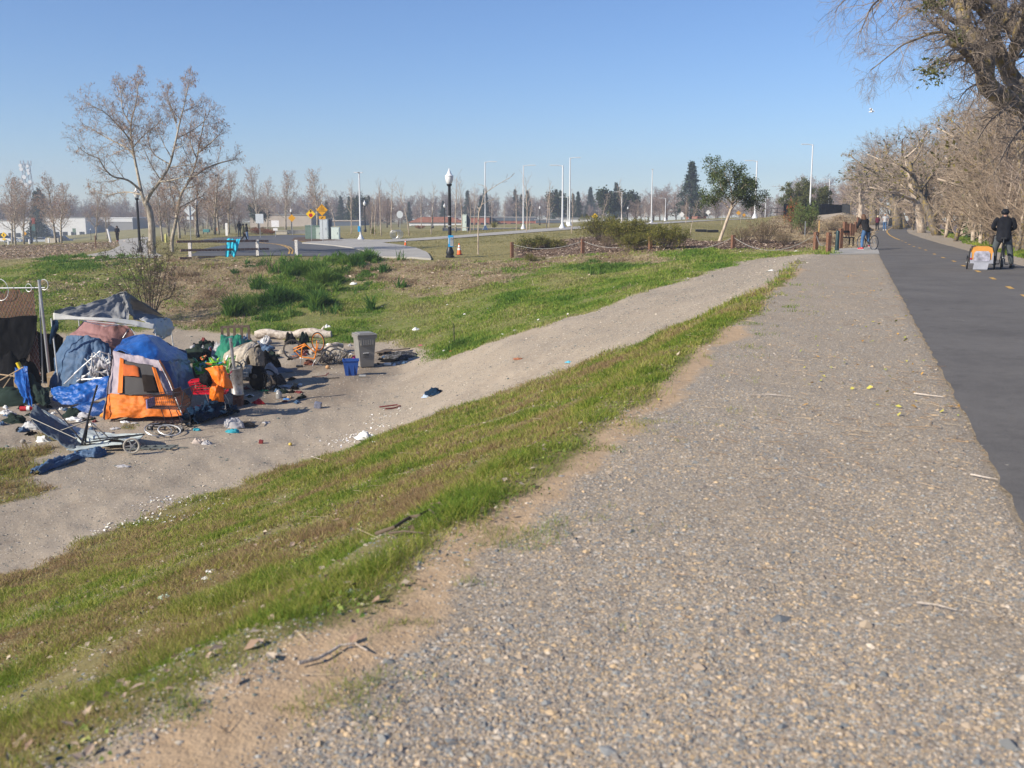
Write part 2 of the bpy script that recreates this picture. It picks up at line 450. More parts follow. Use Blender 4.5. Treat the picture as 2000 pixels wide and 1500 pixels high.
tt = levt(X, Y)
gravel = area(crown, .25, 1.2)
axd = sdist(X, Y, Lw + Rw[::-1])
gstrip = sdist(X, Y, Rw + GRw[::-1]) ; graR = np.minimum(area(np.array(GRw + GC[::-1]), .15, .5), 1)
slope_g = area(slope_poly, .2, .9)
bank_g = area(bank_poly, .5, .8)
dry = np.maximum(area(dry1, 1.2, 3), area(dry2, 1.0, 3))
patchy = fbm(X, Y, 4.5, 50, 4)
mound = area(mound_poly, 1.0, .8)
dry = np.clip(dry + sstep(.40, .8, patchy) * .45 * bank_g, 0, 1)
mulch = area(mulch_poly, .4, .5); leaf_m = area(leafy, 1.5, 1)
park = (Y > 55) & (tt > 8)
mound = area(mound_poly, 1.0, .8)
lawn = np.where(park, 1.0, 0) * (1 - bank_g) * (1 - mulch) * (1 - mound)
camp_dirt = sstep(1, 0, bank_g + slope_g)
# small grass patches by the collapsed shelter
pch = np.zeros_like(X)
for px, py, s in [(60,888,.45),(10,900,.5),(-20,925,.9),(75,915,.3),(95,858,.28),(130,850,.22),(10,945,.45),(-60,960,1.1),(255,838,.22),(320,830,.2),(900,682,.35),(925,672,.5),(20,885,.3)]:
    c = G(px, py); pch = np.maximum(pch, sstep(1.15, .7, np.hypot((X-c.x)*.8, (Y-c.y)*1.0) / s + edge_n * .7))
sandl = [tuple(PZ(a,b,0)[:2]) for a,b in [(1430,640),(1345,690),(1290,760),(1180,840),(1050,920),(900,1040),(760,1170),(660,1240),(520,1360),(330,1500)]] + [(-2.2,1.0)]
sand = sstep(.46, .10, line_dist(X, Y, sandl) + edge_n * .55) * (Y < 16)
sand = np.maximum(sand, .75 * sstep(.5, .0, line_dist(X, Y, gp([(1560,525),(1490,570),(1370,672),(1290,700)])) + edge_n * .5))
toe = sstep(1.6, 0, line_dist(X, Y, gp([(250,745),(480,740),(600,720),(750,700),(620,780),(560,770),(400,800),(640,690)])) + edge_n)   # trampled dark soil
green = np.clip(slope_g + bank_g * (1 - dry * .8) + graR + pch, 0, 1)
rampg = np.clip(1 - bank_g - slope_g - gravel, 0, 1) * (Y < 46) * (tt > 0) * (1 - toe)
mA = np.stack([np.clip(gravel * (1 - sand) + rampg * (.40 + .35*fbm(X, Y, 2.5, 171, 3)), 0, 1), green, np.clip(dry * bank_g + mound, 0, 1)], -1)
fw = ((Y > 20) & (tt < -9)) * 1.0            # woodland floor by the river
mB = np.stack([sand, np.maximum(mulch, np.maximum(leaf_m, fw)), lawn * (1 - leaf_m)], -1)
# ---------------------------------------------------------------- the sheet and its material
m, t, b = newmat('ground_material')
pos = t.n('NewGeometry').outputs['Position']
aA = t.n('Attribute'); aA.attribute_name = 'area_a'; sA = t.n('SeparateColor'); t.l(aA.outputs['Color'], sA.inputs[0])
aB = t.n('Attribute'); aB.attribute_name = 'area_b'; sB = t.n('SeparateColor'); t.l(aB.outputs['Color'], sB.inputs[0])
aC = t.n('Attribute'); aC.attribute_name = 'area_c'; sC = t.n('SeparateColor'); t.l(aC.outputs['Color'], sC.inputs[0])
n1 = t.noise(pos, .8, 5); n2 = t.noise(pos, 9, 5, .65); n3 = t.noise(pos, 45, 3, .7); n0 = t.noise(pos, .22, 3)
dirt = t.ramp(n2, [(.3, (.27,.22,.165)), (.52, (.355,.295,.225)), (.75, (.43,.36,.275))])
dirt = t.mix(t.ramp(n1, [(.4, (0,0,0)), (.65, (1,1,1))]), dirt, (.37,.31,.24))
dirt = t.mix(t.math('MULTIPLY', sC.outputs[1], t.math('MULTIPLY', n3, .55)), dirt, (.22,.175,.13))
dirt = t.mix(t.math('MULTIPLY', sC.outputs[0], .65), dirt, (.15,.115,.085))
# pebbles: every cell its own stone colour
def pebbles(scale, seedoff):
    mp = t.n('Mapping'); mp.inputs['Location'].default_value = (seedoff, seedoff, 0); t.l(pos, mp.inputs[0])
    v = t.n('TexVoronoi'); v.inputs['Scale'].default_value = scale; v.inputs['Randomness'].default_value = 1; t.l(mp.outputs[0], v.inputs['Vector'])
    s_ = t.n('SeparateColor'); t.l(v.outputs['Color'], s_.inputs[0])
    c = t.ramp(s_.outputs[0], [(0, (.15,.16,.165)), (.18, (.26,.26,.25)), (.4, (.44,.35,.24)), (.6, (.36,.315,.27)), (.8, (.52,.41,.27)), (.92, (.38,.38,.365)), (.97, (.72,.66,.57))])
    return c, v.outputs['Distance'], s_.outputs[1]
pc, pd, pr = pebbles(62, 0); qc, qd, qr = pebbles(130, 3)
pe = t.mix(t.ramp(pr, [(.35, (0,0,0)), (.45, (1,1,1))]), qc, pc)
gv = t.mix(t.ramp(t.math('ADD', n1, t.math('MULTIPLY', n3, .4)), [(.55, (.2,.2,.2)), (.95, (.65,.65,.65))]), pe, (.36,.285,.20))
gv = t.mix(t.ramp(pd, [(.35, (0,0,0)), (.7, (1,1,1))]), gv, t.mix(.5, gv, (.13,.11,.085)))
gm = t.ramp(t.math('ADD', sA.outputs[0], t.math('MULTIPLY', t.math('SUBTRACT', n2, .5), 1.2)), [(.35, (0,0,0)), (.6, (1,1,1))])
c = t.mix(gm, dirt, gv)
# stray stones on bare soil
vs2 = t.n('TexVoronoi'); vs2.inputs['Scale'].default_value = 16; t.l(pos, vs2.inputs['Vector'])
spk = t.ramp(vs2.outputs['Distance'], [(.10, (1,1,1)), (.16, (0,0,0))])
s2 = t.n('SeparateColor'); t.l(vs2.outputs['Color'], s2.inputs[0])
c = t.mix(t.math('MULTIPLY', spk, .7), c, t.ramp(s2.outputs[0], [(0, (.12,.11,.10)), (.5, (.25,.22,.19)), (1, (.5,.45,.38))]))
snd = t.ramp(n2, [(.3, (.36,.25,.15)), (.7, (.47,.34,.215))])
c = t.mix(t.ramp(t.math('ADD', sB.outputs[0], t.math('MULTIPLY', t.math('SUBTRACT', n2, .5), .9)), [(.3, (0,0,0)), (.75, (.9,.9,.9))]), c, snd)
gr = t.ramp(t.math('ADD', t.math('MULTIPLY', n2, .5), t.math('MULTIPLY', n3, .5)), [(.3, (.11,.08,.045)), (.5, (.17,.145,.06)), (.7, (.27,.225,.11))])
gr = t.mix(t.math('MULTIPLY', sA.outputs[1], sC.outputs[2]), gr, (.13,.17,.04))
gr = t.mix(t.ramp(n1, [(.35, (0,0,0)), (.7, (1,1,1))]), gr, t.mix(.5, gr, (.25,.22,.10)))
c = t.mix(t.ramp(t.math('ADD', sA.outputs[1], t.math('MULTIPLY', t.math('SUBTRACT', n3, .5), .8)), [(.35, (0,0,0)), (.7, (1,1,1))]), c, gr)
dg = t.ramp(t.math('ADD', t.math('MULTIPLY', n2, .6), t.math('MULTIPLY', n3, .4)), [(.3, (.17,.125,.08)), (.55, (.33,.255,.165)), (.75, (.46,.37,.25))])
c = t.mix(sA.outputs[2], c, dg)
lw = t.ramp(t.math('ADD', t.math('MULTIPLY', n0, .5), t.math('MULTIPLY', n2, .5)), [(.35, (.165,.15,.06)), (.5, (.225,.20,.085)), (.65, (.30,.25,.12))])
c = t.mix(sB.outputs[2], c, lw)
ml = t.ramp(n3, [(.3, (.055,.038,.025)), (.5, (.15,.10,.068)), (.7, (.30,.22,.155))])
c = t.mix(sB.outputs[1], c, ml)
t.l(c, b.inputs['Base Color']); b.inputs['Roughness'].default_value = .95; b.inputs['Specular IOR Level'].default_value = .15
b1 = t.bump(t.math('SUBTRACT', 1.0, pd), .3, .008)
b2 = t.bump(n2, .5, .03, b1); b3 = t.bump(n3, .5, .012, b2)
t.l(b3, b.inputs['Normal'])
GROUND = m
idx = np.arange(_NR * _NA).reshape(_NR, _NA)
i0 = idx[:-1]; i1 = idx[1:]
FQ = np.stack([i0, np.roll(i0, -1, 1), np.roll(i1, -1, 1), i1], -1)[:, :, ::-1].reshape(-1, 4)
VG = np.stack([TX, TY, TZ], -1).reshape(-1, 3)
VG = np.vstack([VG, [[0, 0, float(hfun(np.array([0.]), np.array([0.]))[0])]]])
# centre fan as quads (two ring cells each)
cen = len(VG) - 1; ring0 = idx[0]
fan = np.array([[cen, ring0[(k+2) % _NA], ring0[(k+1) % _NA], ring0[k]] for k in range(0, _NA, 2)])
me = np_mesh('ground', VG, np.vstack([FQ, fan]), GROUND)
ra, rc = .55*X + .84*Y, .84*X - .55*Y
streak = sstep(.02, .32, fbm(rc/1.0, ra/11.0, .55, 140, 4)) * (1 - gravel) * (Y < 48)
mC = np.stack([toe, streak, .7*bank_g*(1-dry)], -1)
for nm, arr in (('area_a', mA), ('area_b', mB), ('area_c', mC)):
    a = me.color_attributes.new(nm, 'FLOAT_COLOR', 'POINT'); cc = np.ones((len(VG), 4), np.float32); cc[:-1, :3] = arr.reshape(-1, 3); cc[-1] = (1, 0, 0, 1)
    a.data.foreach_set('color', cc.ravel())
ground = link('ground', me); tag(ground, 'gravel, bare dirt and grass of the levee, camp hollow and park', None, None, 'structure')
del ground['label']
# ---------------------------------------------------------------- sheets lying on the ground
def drape(name, poly, step, off, material, jitter=0, flat=None, thick=0, label=None):
    poly = [tuple(p) for p in poly]; pts = []; n = len(poly)
    for i in range(n):
        a = Vector(poly[i]); c_ = Vector(poly[(i+1) % n]); L = (c_-a).length; k = max(1, int(L/step))
        for j in range(k):
            p = a + (c_-a)*j/k
            if jitter: p = p + Vector((rnd.uniform(-1, 1), rnd.uniform(-1, 1)))*jitter*min(1, L)
            pts.append(p)
    nb = len(pts); A = np.array([tuple(p) for p in pts]); mn = A.min(0); mx = A.max(0)
    gx = np.arange(mn[0], mx[0], step*1.3); gy = np.arange(mn[1], mx[1], step*1.3)
    if len(gx)*len(gy) < 60000:
        GX, GY = np.meshgrid(gx, gy); GX = GX.ravel(); GY = GY.ravel()
        ok = sdist(GX, GY, A) < -step*.4; pts += [Vector((x, y)) for x, y in zip(GX[ok], GY[ok])]
    vs, es, fs, *_ = delaunay_2d_cdt(pts, [(i, (i+1) % nb) for i in range(nb)], [list(range(nb))], 1, 1e-5)
    VV = np.array([tuple(v) for v in vs]); Z = (np.full(len(VV), flat) if flat is not None else Hv(VV[:, 0], VV[:, 1])) + off
    mb = MB(); mb.add([(x, y, z) for (x, y), z in zip(VV, Z)], [tuple(f) for f in fs])
    if thick:      # skirt round the edge
        k = len(mb.v); 
        bd = list(range(nb)) if len(vs) >= nb else []
        mb.v += [(VV[i][0], VV[i][1], Z[i]-thick) for i in bd]
        mb.f += [(i, k+i, k+(i+1) % nb, (i+1) % nb) for i in bd]
    o = mb.build(name, material, None, False); tag(o, label, None, None, 'structure'); return o
def paved(name, c1, c2, rough=.9, crack=0, spots=0):
    m, t, b = newmat(name); pos = t.n('NewGeometry').outputs['Position']
    f = t.noise(pos, .6, 4); g = t.noise(pos, 60, 3, .8); h = t.noise(pos, 4, 5, .7)
    c = t.ramp(t.math('ADD', t.math('MULTIPLY', f, .35), t.math('ADD', t.math('MULTIPLY', g, .4), t.math('MULTIPLY', h, .25))), [(.40, c1), (.60, c2)])
    i_ = t.noise(pos, 150, 2, .9); c = t.mix(t.ramp(i_, [(.62, (0,0,0)), (.70, (.6,.6,.6))]), c, tuple(min(1, x*2.2) for x in c2)); c = t.mix(t.ramp(t.noise(pos, 1.7, 6, .75), [(.56, (0,0,0)), (.66, (.35,.35,.35))]), c, tuple(x*.6 for x in c1))
    if spots:
        v = t.n('TexVoronoi'); v.inputs['Scale'].default_value = 3.2; t.l(pos, v.inputs['Vector'])
        s_ = t.n('SeparateColor'); t.l(v.outputs['Color'], s_.inputs[0])
        k = t.math('MULTIPLY', t.ramp(v.outputs['Distance'], [(.03, (1,1,1)), (.06, (0,0,0))]), t.ramp(s_.outputs[0], [(.45, (0,0,0)), (.5, (1,1,1))]))
        c = t.mix(t.math('MULTIPLY', k, .8), c, (.42, .38, .31))
    t.l(c, b.inputs['Base Color']); b.inputs['Roughness'].default_value = rough; b.inputs['Specular IOR Level'].default_value = .25
    t.l(t.bump(g, .35, .01), b.inputs['Normal']); return m
M_TRAIL = paved('trail_asphalt', (.092,.086,.080), (.152,.142,.130), .85, .5, 1)
M_ROAD = paved('road_asphalt', (.085,.086,.09), (.125,.125,.128), .85, .3, 1)
M_CONC = paved('concrete', (.29,.275,.25), (.38,.365,.335))
M_YEL = mat('road_paint_yellow', (.62,.36,.07), .7, var=.25, vs=20, dirt=(.2,.16,.1))
def smooth_line(P, step):
    out = []
    for a, b_ in zip(P[:-1], P[1:]):
        L = math.hypot(b_[0]-a[0], b_[1]-a[1]); k = max(1, int(L/step))
        out += [(a[0]+(b_[0]-a[0])*j/k, a[1]+(b_[1]-a[1])*j/k) for j in range(k)]
    return out + [P[-1]]
trail = drape('trail', smooth_line(Lw, .22) + smooth_line(Rw, .5)[::-1], .9, .012, M_TRAIL, .09, flat=0.0)
drape('road', road_poly, 1.5, .03, M_ROAD)
drape('sidewalk', walk_poly, 1.2, .10, M_CONC, thick=.14)
drape('footpath', lpath_poly, 1.5, .035, M_CONC)
drape('park_path', path_poly, 2.0, .05, M_CONC)
drape('concrete_pad', pad_poly, .6, .03, M_CONC, thick=.05, flat=0.0)
dash = [(1972,563),(1939,545),(1910,531),(1882,520),(1863,511),(1842,504),(1825,497),(1808,489),(1796,485),(1785,482),(1776,478),(1769,474),(1762,471)]
dw = [PZ(a, b_, 0) for a, b_ in dash]
# evenly spaced dashes along the line the photo shows
mb = MB()
ln = [Vector(dw[0]) + (Vector(dw[0])-Vector(dw[4])).normalized()*k for k in (22, 0)] + [Vector(p) for p in dw[2:]]
def strip(mb, a, c_, w_, z=.018):
    d = (Vector(c_)-Vector(a)).normalized(); s_ = Vector((-d.y, d.x, 0))*w_/2
    a = Vector(a); c_ = Vector(c_); mb.add([(a-s_).xy[:]+(z,), (a+s_).xy[:]+(z,), (c_+s_).xy[:]+(z,), (c_-s_).xy[:]+(z,)], [(0, 3, 2, 1)])
d0 = (dw[1]-dw[0]).normalized()
for i, p in enumerate(dw):
    nxt = dw[min(i+1, len(dw)-1)]; prv = dw[max(i-1, 0)]; d = (nxt-prv).normalized()
    strip(mb, p-d*.42, p+d*.42, .11)
for k in range(1, 8):
    p = dw[0]-d0*2.6*k; strip(mb, p-d0*.42, p+d0*.42, .11)
solid = [PZ(a, b_, 0) for a, b_ in [(1757,469),(1747,465),(1738,460),(1733,455),(1732,451),(1738,447),(1745,443),(1748,441)]]
for a, c_ in zip(solid[:-1], solid[1:]): strip(mb, a, c_, .11)
o = mb.build('lane_marking', M_YEL); tag(o, None, None, None, 'structure')
def line_on(ground_pts, w_, z, material, name):
    mb = MB(); P = [G(a, b_) for a, b_ in ground_pts]
    P2 = smooth_line([(p.x, p.y) for p in P], .8)
    L_ = [];
    for i, p in enumerate(P2):
        q = P2[min(i+1, len(P2)-1)]; r = P2[max(0, i-1)]; d = Vector((q[0]-r[0], q[1]-r[1])).normalized(); n_ = Vector((-d.y, d.x))*w_/2
        for s_ in (-1, 1):
            x = p[0]+n_.x*s_; y = p[1]+n_.y*s_; L_.append((x, y, float(Hv(x, y))+z))
    mb.add(L_, [(2*i, 2*i+1, 2*i+3, 2*i+2) for i in range(len(P2)-1)]); o = mb.build(name, material); tag(o, None, None, None, 'structure'); return o
line_on([(500,474),(530,477),(550,480),(562,485),(566,490),(564,497)], .12, .045, M_YEL, 'road_marking')
line_on([(504,474),(535,477),(556,480),(568,485),(572,490),(570,497)], .12, .045, M_YEL, 'road_marking')
# ---------------------------------------------------------------- branches
class Tree:
    def __init__(s, seed): s.r = random.Random(seed); s.ch = []; s.tips = []
    def grow(s, p, d, L, r, lv, P):
        n = P['seg'][lv]; q = [p.copy()]; rs = [r]; ds = [d.copy()]; step = L / n; w_ = P['wob'][lv]; up = P['up'][lv]; re = r * P['taper'][lv]
        for i in range(n):
            g = s.r.gauss
            d = d + Vector((g(0, w_), g(0, w_), g(0, w_) + up)); d.normalize()
            p = p + d * step; q.append(p.copy()); rs.append(r + (re - r) * (i+1) / n); ds.append(d.copy())
        s.ch.append((q, rs, lv)); s.tips.append((p, d, lv))
        s.sprout(q, rs, L, lv, P)
    def sprout(s, q, rs, L, lv, P, count=None):
        if lv + 1 >= len(P['seg']): return
        nc = P['n'][lv] if count is None else count; nc = int(nc + s.r.random()); ph = s.r.random() * 6.28; n = len(q) - 1
        for k in range(nc):
            t = P['start'][lv] + (1 - P['start'][lv]) * (k + s.r.random()) / max(1, nc); t = min(t, .999)
            i = int(t * n); f = t * n - i; b = q[i].lerp(q[i+1], f); d = (q[i+1] - q[i]).normalized()
            a = d.cross(Vector((0, 0, 1))); a = a.normalized() if a.length > .05 else Vector((1, 0, 0))
            ph += 2.4 + s.r.uniform(-.5, .5)
            ax = Matrix.Rotation(ph, 3, d) @ a
            an = P['ang'][lv] * s.r.uniform(.7, 1.3)
            cd_ = Matrix.Rotation(an, 3, ax) @ d
            cl = L * P['len'][lv] * (1 - P['short'][lv] * t) * s.r.uniform(.7, 1.25)
            rr_ = (rs[i] + (rs[i+1] - rs[i]) * f) * P['rr'][lv]
            s.grow(b, cd_, cl, max(rr_, P['rmin']), lv + 1, P)
    def meshes(s, name, thick_lv, mt, mc, tw, leaf=None, tintv=.15):
        """trunk mesh and crown mesh (twigs and any leaves)"""
        mb = MB(); A = []; B = []; ra = []; rb = []
        for q, rs, lv in s.ch:
            if lv <= thick_lv: mb.tube(q, rs, 8 if lv == 0 else 5)
            else:
                for i in range(len(q)-1): A.append(q[i][:]); B.append(q[i+1][:]); ra.append(rs[i]); rb.append(rs[i+1])
        me = bpy.data.meshes.new(name + '_trunk'); me.from_pydata(mb.v, [], mb.f); me.materials.append(mt)
        me.polygons.foreach_set('use_smooth', [True]*len(me.polygons))
        V, Fc = seg_tubes(A, B, ra, rb, 3)
        g = np.random.RandomState(s.r.randint(0, 99999)); T = np.ones((len(V), 3)) * np.array(tw) * (1 + (g.rand(len(A)).repeat(6)[:, None] - .5) * 2 * tintv)
        mi = np.zeros(len(Fc))
        if leaf:
            tips = [t for t in s.tips if t[2] >= leaf.get('lv', 2)]; k = leaf['n']
            ii = g.randint(0, len(tips), k); P_ = np.array([tips[i][0][:] for i in ii]) + g.randn(k, 3) * leaf['spread']
            sz = leaf['size'] * (.5 + g.rand(k)); 
            u = g.randn(k, 3); u /= np.linalg.norm(u, axis=1)[:, None]; v_ = np.cross(u, g.randn(k, 3)); v_ /= np.linalg.norm(v_, axis=1)[:, None]
            u = u * (sz * leaf.get('asp', .5))[:, None]; v_ = v_ * sz[:, None]
            if leaf.get('hang'): v_[:, 2] = -np.abs(v_[:, 2]) - sz * .6
            LV = np.stack([P_, P_ + u*.5 + v_*.45, P_ + v_, P_ - u*.5 + v_*.5], 1).reshape(-1, 3)
            LF = np.arange(4*k).reshape(-1, 4) + len(V)
            cols = np.array(leaf['cols'])[g.randint(0, len(leaf['cols']), k)] * (.65 + .7 * g.rand(k))[:, None]
            V = np.vstack([V, LV]); Fc = np.vstack([Fc, LF]); T = np.vstack([T, cols.repeat(4, 0)]); mi = np.concatenate([mi, np.ones(k)])
        mc_ = np_mesh(name + '_crown', V, Fc, [mc, MATS['leaf_blades']], False, T, mi)
        return me, mc_
def place(name, meshes, loc, label, cat='tree', group=None, rz=0, sc=1.0, tilt=0, parts=('trunk', 'crown')):
    e = empty(name, loc, label, cat, group, rz); e.scale = (sc, sc, sc) if not isinstance(sc, tuple) else sc
    if tilt: e.rotation_euler = (tilt, 0, rz)
    for n_, me in zip(parts, meshes): link(n_, me, e)
    return e
vmat('twig_bark', .9); vmat('leaf_blades', .7, transl=.35); vmat('grass_blades', .75, transl=.4); vmat('stone_tint', .9); vmat('litter_tint', .8)
def bark(name, c1, c2, c3, sc=6, stretch=.35, lich=None):
    m, t, b = newmat(name); tc = t.n('TexCoord').outputs['Object']
    mp = t.n('Mapping'); mp.inputs['Scale'].default_value = (1, 1, stretch); t.l(tc, mp.inputs[0])
    f = t.noise(mp.outputs[0], sc, 5, .65); c = t.ramp(f, [(.32, c1), (.5, c2), (.68, c3)])
    if lich: c = t.mix(t.ramp(t.noise(tc, sc*.5, 4), [(.5, (0,0,0)), (.62, (.8,.8,.8))]), c, lich)
    t.l(c, b.inputs['Base Color']); b.inputs['Roughness'].default_value = .9; b.inputs['Specular IOR Level'].default_value = .1
    t.l(t.bump(f, .8, .05), b.inputs['Normal']); MATS[name] = m; return m
B_SYC = bark('sycamore_bark', (.15,.12,.085), (.33,.285,.225), (.50,.45,.37), 5)
B_COT = bark('cottonwood_bark', (.06,.05,.04), (.155,.13,.105), (.27,.23,.19), 9, .3, (.30,.22,.06))
B_PALE = bark('pale_bark', (.22,.17,.13), (.44,.36,.28), (.58,.50,.41), 6)
B_DARK = bark('brown_bark', (.05,.04,.03), (.12,.09,.07), (.19,.15,.12), 8)
TWIG = MATS['twig_bark']
BROWNLEAF = [(.33,.17,.10), (.40,.24,.15), (.26,.14,.09), (.45,.30,.2)]
# ---- sycamore built on limbs traced through space
def limb(T, pts, r0, r1, lv, P, base, count, L=None):
    q = [Vector(p) - base for p in pts]
    # resample smooth
    out = []
    for i in range(len(q)-1):
        p0 = q[max(i-1, 0)]; p1 = q[i]; p2 = q[i+1]; p3 = q[min(i+2, len(q)-1)]
        for k in range(5):
            t_ = k/5; out.append(.5*((2*p1) + (p2-p0)*t_ + (2*p0-5*p1+4*p2-p3)*t_*t_ + (3*p1-p0-3*p2+p3)*t_**3))
    out.append(q[-1]); n = len(out)
    rs = [r0 + (r1-r0)*(i/(n-1))**.8 for i in range(n)]
    T.ch.append((out, rs, lv)); L = L or sum((a-b_).length for a, b_ in zip(out[:-1], out[1:]))
    T.sprout(out, rs, L, lv, P, count)
PS = dict(seg=[8,7,6,5,4], wob=[.07,.10,.13,.18,.22], up=[.02,.03,.03,.02,.0], taper=[.45,.35,.3,.4,.5], n=[7,7,10,8,0], start=[.3,.15,.1,.1,0], ang=[.95,.8,.85,.9,.9], len=[.55,.52,.5,.5,.5], short=[.45,.5,.5,.5,.5], rr=[.5,.5,.5,.55,.7], rmin=.0058)
D1 = 65.0
b1 = G(297, 497)
T = Tree(3)
def dp(px, py, dd=0): return PD(px, py, D1+dd)
limb(T, [b1-Vector((0,0,.2)), dp(297,470), dp(296,440), dp(292,412), dp(284,395)], .25, .19, 0, PS, b1, 0)
limb(T, [dp(284,400), dp(277,378), dp(270,345,.3), dp(263,310,.5), dp(256,270,.3), dp(257,235,0), dp(266,200,-.3), dp(270,160,-.2)], .13, .022, 0, PS, b1, 9, 6.0)
limb(T, [dp(284,398), dp(296,375,-.3), dp(312,355,-.8), dp(330,325,-1), dp(340,290,-1.2), dp(352,235,-1), dp(360,205,-.8), dp(368,165,-.8)], .13, .022, 0, PS, b1, 9, 6.0)
limb(T, [dp(262,300,.4), dp(240,285,1), dp(210,270,1.6), dp(180,252,2), dp(160,245,2.2)], .075, .016, 1, PS, b1, 12, 3.6)
limb(T, [dp(275,372), dp(250,352,-.8), dp(222,345,-1.5), dp(205,330,-2), dp(192,310,-2.3), dp(170,300,-2.5), dp(150,285,-2.6)], .085, .016, 1, PS, b1, 13, 3.8)
limb(T, [dp(256,275), dp(235,250,-1), dp(205,220,-1.8), dp(175,205,-2), dp(165,200,-2)], .06, .016, 1, PS, b1, 12, 3.2)
limb(T, [dp(256,245), dp(240,215,.5), dp(236,180,.8), dp(232,160,1)], .05, .015, 1, PS, b1, 11, 3.)
limb(T, [dp(258,290), dp(280,265,1.6), dp(300,250,2), dp(320,230,2)], .05, .015, 1, PS, b1, 11, 3.)
limb(T, [dp(312,355,-.8), dp(335,352,-1.5), dp(365,345,-2), dp(400,345,-2.2)], .07, .016, 1, PS, b1, 12, 3.2)
limb(T, [dp(345,270,-1), dp(375,255,.5), dp(400,235,1.5), dp(410,215,1.6)], .05, .015, 1, PS, b1, 12, 3.)
limb(T, [dp(330,320), dp(300,300,1.2), dp(290,270,1.6), dp(300,245,1.8)], .05, .015, 1, PS, b1, 11, 2.6)
limb(T, [dp(345,240), dp(330,200,-1), dp(325,175,-1.2)], .05, .015, 1, PS, b1, 11, 2.6)
limb(T, [dp(275,380), dp(245,375,1.5), dp(205,380,2.5), dp(175,365,3)], .06, .015, 1, PS, b1, 12, 2.8)
ms = T.meshes('big_sycamore', 1, B_SYC, TWIG, (.34,.27,.22), dict(n=3600, spread=.12, size=.11, asp=.3, cols=BROWNLEAF, hang=1, lv=3))
place('sycamore_tree', ms, b1, 'largest bare sycamore with two main limbs and a few brown leaves, beside the footpath')
b2 = G(336, 492)
T = Tree(8); D1 = b2.y
limb(T, [b2-Vector((0,0,.2)), dp(336,470), dp(343,435), dp(352,385,-.3), dp(368,355,-.5), dp(382,320,-.5), dp(392,270,-.4), dp(402,220,0)], .16, .025, 0, PS, b2, 13, 5.)
limb(T, [dp(372,350), dp(400,330,1), dp(430,318,1.5), dp(455,312,1.8), dp(462,308,2)], .09, .02, 1, PS, b2, 8, 3.)
limb(T, [dp(385,300), dp(410,280,-1), dp(430,262,-1.2)], .07, .02, 1, PS, b2, 7, 2.8)
limb(T, [dp(385,310), dp(372,280,1.5), dp(372,240,2)], .07, .02, 1, PS, b2, 7, 2.6)
limb(T, [dp(355,380), dp(340,365,1.5), dp(320,370,2)], .06, .02, 1, PS, b2, 6, 2.)
ms = T.meshes('leaning_sycamore', 1, B_SYC, TWIG, (.34,.26,.21), dict(n=1300, spread=.12, size=.12, asp=.35, cols=BROWNLEAF, hang=1, lv=3))
place('sycamore_tree', ms, b2, 'slender sycamore leaning right, its long side branch reaching over the white railing posts')
# ---- generic kinds, grown upright
def kind(seed, h, r, P, thick, mt, tw, leaf=None, lean=(0, 0), nm='tree'):
    T = Tree(seed); T.grow(Vector((0, 0, -.15)), Vector((lean[0], lean[1], 1)).normalized(), h, r, 0, P)
    return T.meshes(nm, thick, mt, TWIG, tw, leaf)
PK = dict(seg=[10,7,5,4], wob=[.035,.09,.14,.2], up=[.02,.09,.05,.0], taper=[.2,.3,.3,.5], n=[30,10,8,0], start=[.22,.12,.1,0], ang=[.8,.7,.8,.9], len=[.42,.42,.45,.5], short=[.62,.5,.5,.5], rr=[.42,.5,.6,.7], rmin=.009)
K_SYC = [kind(20+i, 8.2, .15, PK, 1, B_SYC, (.36,.28,.23), dict(n=800, spread=.15, size=.14, asp=.4, cols=BROWNLEAF, hang=1, lv=2), (rnd.uniform(-.08, .08), 0), 'park_sycamore') for i in range(3)]
PY = dict(seg=[9,6,5], wob=[.05,.12,.2], up=[.02,.12,.05], taper=[.2,.3,.4], n=[15,7,0], start=[.38,.12,0], ang=[.75,.7,.8], len=[.34,.45,.5], short=[.55,.5,.5], rr=[.45,.55,.6], rmin=.009)
K_YNG = [kind(40+i, 5.4, .07, PY, 0, B_PALE, (.37,.29,.24), None, (rnd.uniform(-.1, .1), 0), 'young_tree') for i in range(4)]
PB = dict(seg=[6,6,5,3], wob=[.06,.12,.16,.2], up=[.02,.05,.03,.0], taper=[.4,.3,.3,.5], n=[22,12,10,0], start=[.12,.12,.1,0], ang=[.85,.8,.85,.9], len=[.55,.5,.45,.5], short=[.35,.5,.5,.5], rr=[.5,.5,.6,.7], rmin=.022)
K_BG = [kind(60+i, 8.5, .2, PB, 0, B_DARK, [(.26,.20,.175), (.30,.225,.19), (.25,.20,.18)][i % 3], None, (0, 0), 'distant_tree') for i in range(4)]
def conifer(seed, h, w_, col, nb=70, shape=1.05):
    g = random.Random(seed); T = Tree(seed); T.ch.append(([Vector((0, 0, h*i/6)) for i in range(7)], [.02*h*(1-i/7)+.02 for i in range(7)], 0))
    tips = []
    for k in range(nb):
        f = ((k + g.random())/nb)**1.35; z = h*(.12 + .88*f); L = w_*(1-f)**shape*g.uniform(.7, 1.15) + .05*w_; a = g.random()*6.28
        d = Vector((math.cos(a), math.sin(a), -.12)); p0 = Vector((0, 0, z)); p1 = p0 + d*L
        T.ch.append(([p0, p0.lerp(p1, .5)+Vector((0, 0, .04*L)), p1], [.05, .03, .01], 1))
        for j in range(10): T.tips.append((p0.lerp(p1, g.uniform(.2, 1)), d, 3))
    c = np.array(col)
    return T.meshes('conifer', 0, B_DARK, TWIG, (.08,.06,.05), dict(n=nb*60, spread=.014*h, size=.030*h, asp=.45, cols=[c, c*.7, c*1.3], lv=3))
K_CON = [conifer(80+i, 12, 3.3, (.055,.08,.05), 130) for i in range(3)]
